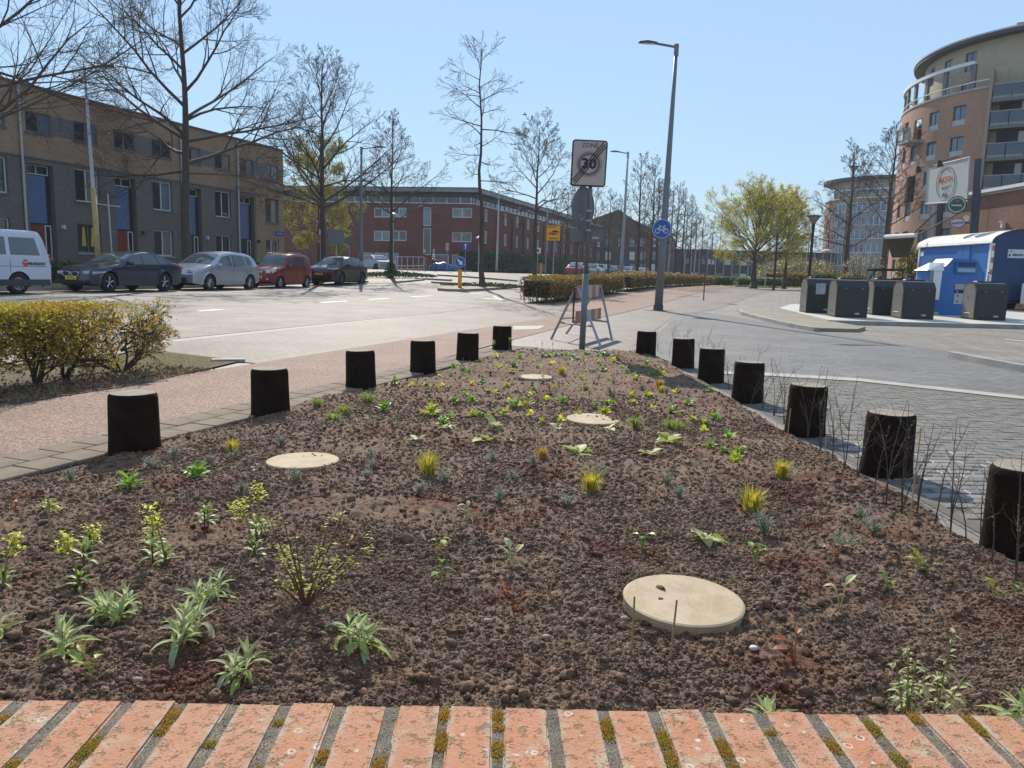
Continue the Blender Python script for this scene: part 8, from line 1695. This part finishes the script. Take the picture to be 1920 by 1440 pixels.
# ================================================================== hedges
def hedge_box(s0, s1, t0, t1, h, label, seed, n, leafmats=('hedgefar', 'hedgeleaf'), size=.045, core=.10, name='hedge', stems=60, round_=.08):
    R_ = random.Random(seed); c = xy((s0+s1)/2, (t0+t1)/2); T_ = thing(name, label, 'hedge', (*c, H(*c)))
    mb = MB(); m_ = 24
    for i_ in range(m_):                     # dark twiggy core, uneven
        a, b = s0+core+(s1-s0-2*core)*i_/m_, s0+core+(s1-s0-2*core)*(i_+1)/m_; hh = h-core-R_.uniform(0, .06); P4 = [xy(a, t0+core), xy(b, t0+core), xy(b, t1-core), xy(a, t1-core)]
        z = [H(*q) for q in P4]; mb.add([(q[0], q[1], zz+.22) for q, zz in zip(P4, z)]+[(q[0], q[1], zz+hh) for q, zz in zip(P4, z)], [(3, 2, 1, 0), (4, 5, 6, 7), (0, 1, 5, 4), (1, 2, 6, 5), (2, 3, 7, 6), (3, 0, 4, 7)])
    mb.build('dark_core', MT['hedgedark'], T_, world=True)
    mb = MB()
    for k in range(stems):
        s, t = R_.uniform(s0+.05, s1-.05), R_.uniform(t0+.05, t1-.05); x, y = xy(s, t); z = H(x, y); x2, y2 = xy(s+R_.gauss(0, .12), t+R_.gauss(0, .08)); mb.tube([(x, y, z), (x2, y2, z+h*.5)], [.02, .01], 3)
        for j in range(3): x3, y3 = xy(s+R_.gauss(0, .25), t+R_.gauss(0, .2)); mb.tube([((x+x2)/2, (y+y2)/2, z+h*.25), (x3, y3, z+h*R_.uniform(.4, .95))], [.009, .004], 3)
    mb.build('stems', MT['twig'], T_, world=True)
    lbs = [MB() for _ in leafmats]; A_side = (s1-s0)*h*2; A_top = (s1-s0)*(t1-t0); A_end = (t1-t0)*h*2; tot = A_side+A_top*1.6+A_end
    for k in range(n):
        r = R_.uniform(0, tot)
        if r < A_side: s, t, z = R_.uniform(s0, s1), (t0 if R_.random() < .62 else t1), R_.uniform(.08, 1)**.8*h
        elif r < A_side+A_top*1.6: s, t, z = R_.uniform(s0, s1), R_.uniform(t0, t1), h+R_.uniform(-.02, .05)
        else: s, t, z = (s0 if R_.random() < .6 else s1), R_.uniform(t0, t1), R_.uniform(.08, 1)*h
        s += R_.gauss(0, .035); t += R_.gauss(0, .035); z += R_.gauss(0, .02)+.03*math.sin(s*2.3)+.02*math.sin(s*7.1)
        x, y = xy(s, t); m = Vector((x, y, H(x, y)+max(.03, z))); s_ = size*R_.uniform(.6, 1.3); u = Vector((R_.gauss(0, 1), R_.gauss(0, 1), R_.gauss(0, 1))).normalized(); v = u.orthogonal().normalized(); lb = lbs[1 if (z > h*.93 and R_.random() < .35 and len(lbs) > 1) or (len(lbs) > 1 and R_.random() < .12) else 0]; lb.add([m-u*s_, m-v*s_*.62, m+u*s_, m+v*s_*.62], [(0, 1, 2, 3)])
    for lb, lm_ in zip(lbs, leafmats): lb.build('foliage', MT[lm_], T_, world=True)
    return T_
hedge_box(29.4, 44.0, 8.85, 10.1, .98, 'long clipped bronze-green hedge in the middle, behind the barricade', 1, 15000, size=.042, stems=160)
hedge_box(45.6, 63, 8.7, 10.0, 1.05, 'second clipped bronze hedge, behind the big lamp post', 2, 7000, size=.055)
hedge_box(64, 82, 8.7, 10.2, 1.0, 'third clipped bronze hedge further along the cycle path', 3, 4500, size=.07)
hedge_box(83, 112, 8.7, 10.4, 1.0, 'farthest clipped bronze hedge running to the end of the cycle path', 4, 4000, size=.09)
hedge_box(12, 43, 29.3, 30.2, .95, 'dark low front-garden hedge along the foot of the terrace', 5, 5000, ('ivy', 'boxgreen'), .07)
hedge_box(76, 140, 31.5, 33.2, 2.3, 'dark bushes along the foot of the red brick block side', 6, 6000, ('ivy',), .14)
for px, dep, L_, W_, h_, lab in ((1371, 92, 4.4, 1.8, 1.05, 'small clipped green box hedge, left one of the pair'), (1421, 84, 5.0, 1.8, 1.05, 'larger clipped green box hedge, right one of the pair')):
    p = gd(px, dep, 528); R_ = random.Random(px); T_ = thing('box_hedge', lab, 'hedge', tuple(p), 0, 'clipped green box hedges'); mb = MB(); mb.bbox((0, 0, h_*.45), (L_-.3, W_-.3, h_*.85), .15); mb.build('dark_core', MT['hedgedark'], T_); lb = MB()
    for k in range(1800):
        a = R_.uniform(-1, 1); b_ = R_.uniform(-1, 1); f = R_.random()
        if f < .45: m = Vector((a*L_/2, -W_/2, R_.uniform(.1, h_)))
        elif f < .9: m = Vector((a*L_/2, b_*W_/2, h_))
        else: m = Vector((L_/2*(1 if a > 0 else -1), b_*W_/2, R_.uniform(.1, h_)))
        m += Vector((R_.gauss(0, .05), R_.gauss(0, .05), R_.gauss(0, .03))); u = Vector((R_.gauss(0, 1), R_.gauss(0, 1), R_.gauss(0, 1))).normalized(); v = u.orthogonal().normalized(); s_ = .07*R_.uniform(.6, 1.3); lb.add([m-u*s_, m-v*s_*.6, m+u*s_, m+v*s_*.6], [(0, 1, 2, 3)])
    lb.build('foliage', MT['boxgreen'], T_)
for k, (px, px2, dep, h_, lab) in enumerate(((1436, 1535, 92, 1.7, 'dark clipped hedge closing the plaza behind the black lamps'), (1535, 1625, 66, 1.5, 'low hedge in front of the far curved building'))):
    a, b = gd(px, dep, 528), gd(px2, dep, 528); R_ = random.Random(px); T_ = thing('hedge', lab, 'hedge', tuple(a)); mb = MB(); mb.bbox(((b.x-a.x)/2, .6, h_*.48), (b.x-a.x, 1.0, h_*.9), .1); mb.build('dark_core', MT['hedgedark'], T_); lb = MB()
    for q in range(1500): m = Vector((R_.uniform(0, b.x-a.x), R_.choice((0, 0, R_.uniform(0, 1.1))), R_.uniform(.1, h_))); m.z = h_ if m.y > 0 else m.z; m += Vector((R_.gauss(0, .05), R_.gauss(0, .05), R_.gauss(0, .04))); u = Vector((R_.gauss(0, 1), R_.gauss(0, 1), R_.gauss(0, 1))).normalized(); v = u.orthogonal().normalized(); s_ = .08*R_.uniform(.6, 1.3); lb.add([m-u*s_, m-v*s_*.6, m+u*s_, m+v*s_*.6], [(0, 1, 2, 3)])
    lb.build('foliage', MT['hedgeleaf'] if k == 0 else MT['hedgegreen'], T_)
# grass border under the far hedges
for px, dep in ((1470, 80),): ground_leaves('grass_border', gd(px, dep, 528), 7, 1.2, 1500, MT['boxgreen'], 'strip of bright grass in front of the dark clipped hedge', .1, .07, 5, 'grass')
# ------------------------------------------------------------------ near beech hedge on the left: shrubs one by one
R_ = random.Random(42)
def leafquad(lb, m, s_, R_): u = Vector((R_.gauss(0, 1), R_.gauss(0, 1), R_.gauss(0, 1))).normalized(); v = u.orthogonal().normalized(); w = u.cross(v)*.25; lb.add([m-u*s_, m-v*s_*.6+w*s_, m+u*s_, m+v*s_*.6+w*s_], [(0, 1, 2), (0, 2, 3)])
spots = [(6.74, 7.12), (6.05, 7.18), (5.62, 7.06), (5.18, 7.2), (4.70, 7.08), (4.2, 7.18), (3.7, 7.08), (3.15, 7.15)]
hl = ['rightmost bushy hedge plant with spreading bare twigs, at the end of the near left hedge', 'second hedge plant from the right end of the near left hedge', 'third hedge plant from the right end of the near left hedge', 'fourth hedge plant from the right end of the near left hedge', 'fifth hedge plant from the right end, yellow-green on top', 'hedge plant at the left picture edge, dense and yellow-green', 'hedge plant just outside the left picture edge', 'last hedge plant outside the left picture edge']
for k, (s, t) in enumerate(spots):
    x, y = xy(s, t); T_ = thing('beech_hedge_plant', hl[k], 'hedge plant', (x, y, H(x, y)+.02), 0, 'plants of the near left hedge'); sk = Sk(); end = (k == 0)
    for q in range(5 if not end else 7):
        a = R_.uniform(0, 6.28); e = R_.uniform(.9, 1.45) if not end else R_.uniform(.45, 1.35); b0 = Vector((math.cos(a)*.02, math.sin(a)*.02, 0))
        branch(sk, R_, b0, Vector((math.cos(a)*math.cos(e), math.sin(a)*math.cos(e), math.sin(e))), R_.uniform(.72, .88) if not end else R_.uniform(.62, .80), .016 if q else .030, 0, 2, 6, .03, .20, (10, 7, 5), .50, .95, .0025)
    if end:
        for q in range(7):                     # long low twigs reaching right, along the street
            a = STREET_ROT-PI/2*.75+R_.uniform(-.5, .5); branch(sk, R_, Vector((0, 0, R_.uniform(.18, .5))), Vector((math.cos(a), math.sin(a), R_.uniform(.05, .6))).normalized(), R_.uniform(.5, .62), .012, 0, 2, 6, .02, .18, (9, 6, 4), .45, .85, .0025)
    sk.mb.v = [(p[0], p[1], min(p[2], .76+.03*math.sin(p[0]*31)+.02*math.cos(p[1]*47))) for p in sk.mb.v]
    for q in range(240 if not end else 90):       # criss-crossing clipped twigs filling the hedge body
        m = Vector((R_.uniform(-.34, .34), R_.uniform(-.36, .36), R_.uniform(.16, .74))); d = Vector((R_.gauss(0, 1), R_.gauss(0, 1), R_.gauss(.3, .6))).normalized()*R_.uniform(.05, .13); sk.mb.tube([m, m+d*.5+Vector((R_.gauss(0, .012), R_.gauss(0, .012), 0)), m+d], [.004, .0035, .0025], 3)
    sk.mb.build('branches', MT['twig'], T_); lb = MB(); lg_ = MB()
    for q in range(1500 if not end else 330):     # leaves through the whole clipped body, thicker upwards
        z_ = .12+.66*R_.random()**.6; m = Vector((R_.uniform(-.36, .36), R_.uniform(-.38, .38), z_)); leafquad(lg_ if R_.random() < (.60 if k >= 2 else .35)*(1.25 if z_ > .6 else .6) else lb, m, R_.uniform(.010, .022), R_)
    for (q, d) in sk.tips:
        if q.z < .10: continue
        pr = (.35 if end else .9)*(.55+.7*q.z) 
        for j in range(3 if not end else 2):
            if R_.random() > pr: continue
            m = Vector((q.x+R_.gauss(0, .03), q.y+R_.gauss(0, .03), min(q.z, .78)+R_.gauss(0, .02))); gy = (k >= 3 and m.z > .55 and R_.random() < .75) or R_.random() < .28
            leafquad(lg_ if gy else lb, m, R_.uniform(.012, .024), R_)
    for q in range(700 if not end else 160):    # clipped top sheet of new leaves
        m = Vector((R_.uniform(-.36, .36), R_.uniform(-.40, .40), .765+R_.gauss(0, .025))); leafquad(lg_ if R_.random() < (.75 if k >= 3 else .30) else lb, m, R_.uniform(.012, .024), R_)
    lb.build('bronze_leaves', MT['hedgeleaf'], T_); lg_.build('green_leaves', MT['hedgegreen'], T_)
# grass and litter on the verge
mb = MB(); md = MB()
for k in range(15000):
    s = R_.uniform(3.2, 8.3); t = R_.uniform(6.42, 8.4); 
    if s > 7.0 and t < 6.42+(s-7)*.35: continue
    if s < 6.7 and t < 7.9 and R_.random() < .93: continue
    x, y = xy(s, t); z = H(x, y)+.022; h_ = R_.uniform(.012, .05); a = R_.uniform(0, 6.28); w_ = .0022; dx = Vector((math.cos(a)*w_, math.sin(a)*w_, 0)); mb.add([Vector((x, y, z))-dx, Vector((x, y, z))+dx, Vector((x+R_.gauss(0, .015), y+R_.gauss(0, .015), z+h_))], [(0, 1, 2)])
tag(mb.build('verge_grass', MT['blade']), 'short yellowish grass and moss at the right end of the near left hedge', 'grass', kind='stuff')
for k in range(3600):
    s = R_.uniform(1.5, 7.4); t = 6.33+abs(R_.gauss(0, .55)); x, y = xy(s, t); leafquad(md, Vector((x, y, H(x, y)+.035+R_.random()*.015)), R_.uniform(.010, .022), R_)
tag(md.build('leaf_litter', M('dry_leaf_litter', (.20,.13,.075), .8, var=.35, scale=30)), 'dry brown leaf litter under the near left hedge', 'leaf litter', kind='stuff')
a = gp(428, 679); mb = MB(); mb.bbox((0, 0, .02), (.42, .16, .05), .01, .35); tag(mb.build('kerb_stone', MT['kerb'], loc=(a.x, a.y, a.z)), 'single low kerb stone at the tip of the grass verge', 'kerb stone')
# green bits at the foot of the big lamp
ground_leaves('foot_moss', (BIG.location.x, BIG.location.y), .55, .3, 260, MT['blade'], 'yellowish moss around the foot of the tallest street lamp', .02, .02, 9, 'moss').location.z = -.12

# ================================================================== air
hb = MB(); hb.box((116, 330, 13.5), (1960, 1860, 30)); ho = hb.build('haze', bpy.data.materials.new('air'))
hm = ho.data.materials[0]; hm.use_nodes = True; hn = hm.node_tree.nodes; hn.remove(hn['Principled BSDF']); pv = hn.new('ShaderNodeVolumePrincipled'); pv.inputs['Density'].default_value = .00045; pv.inputs['Color'].default_value = (.85, .9, .95, 1); pv.inputs['Anisotropy'].default_value = 0.
hm.node_tree.links.new(pv.outputs[0], hn['Material Output'].inputs['Volume']); ho['kind'] = 'stuff'; ho['label'] = 'thin pale spring haze filling the air over the whole street'; ho['category'] = 'haze'
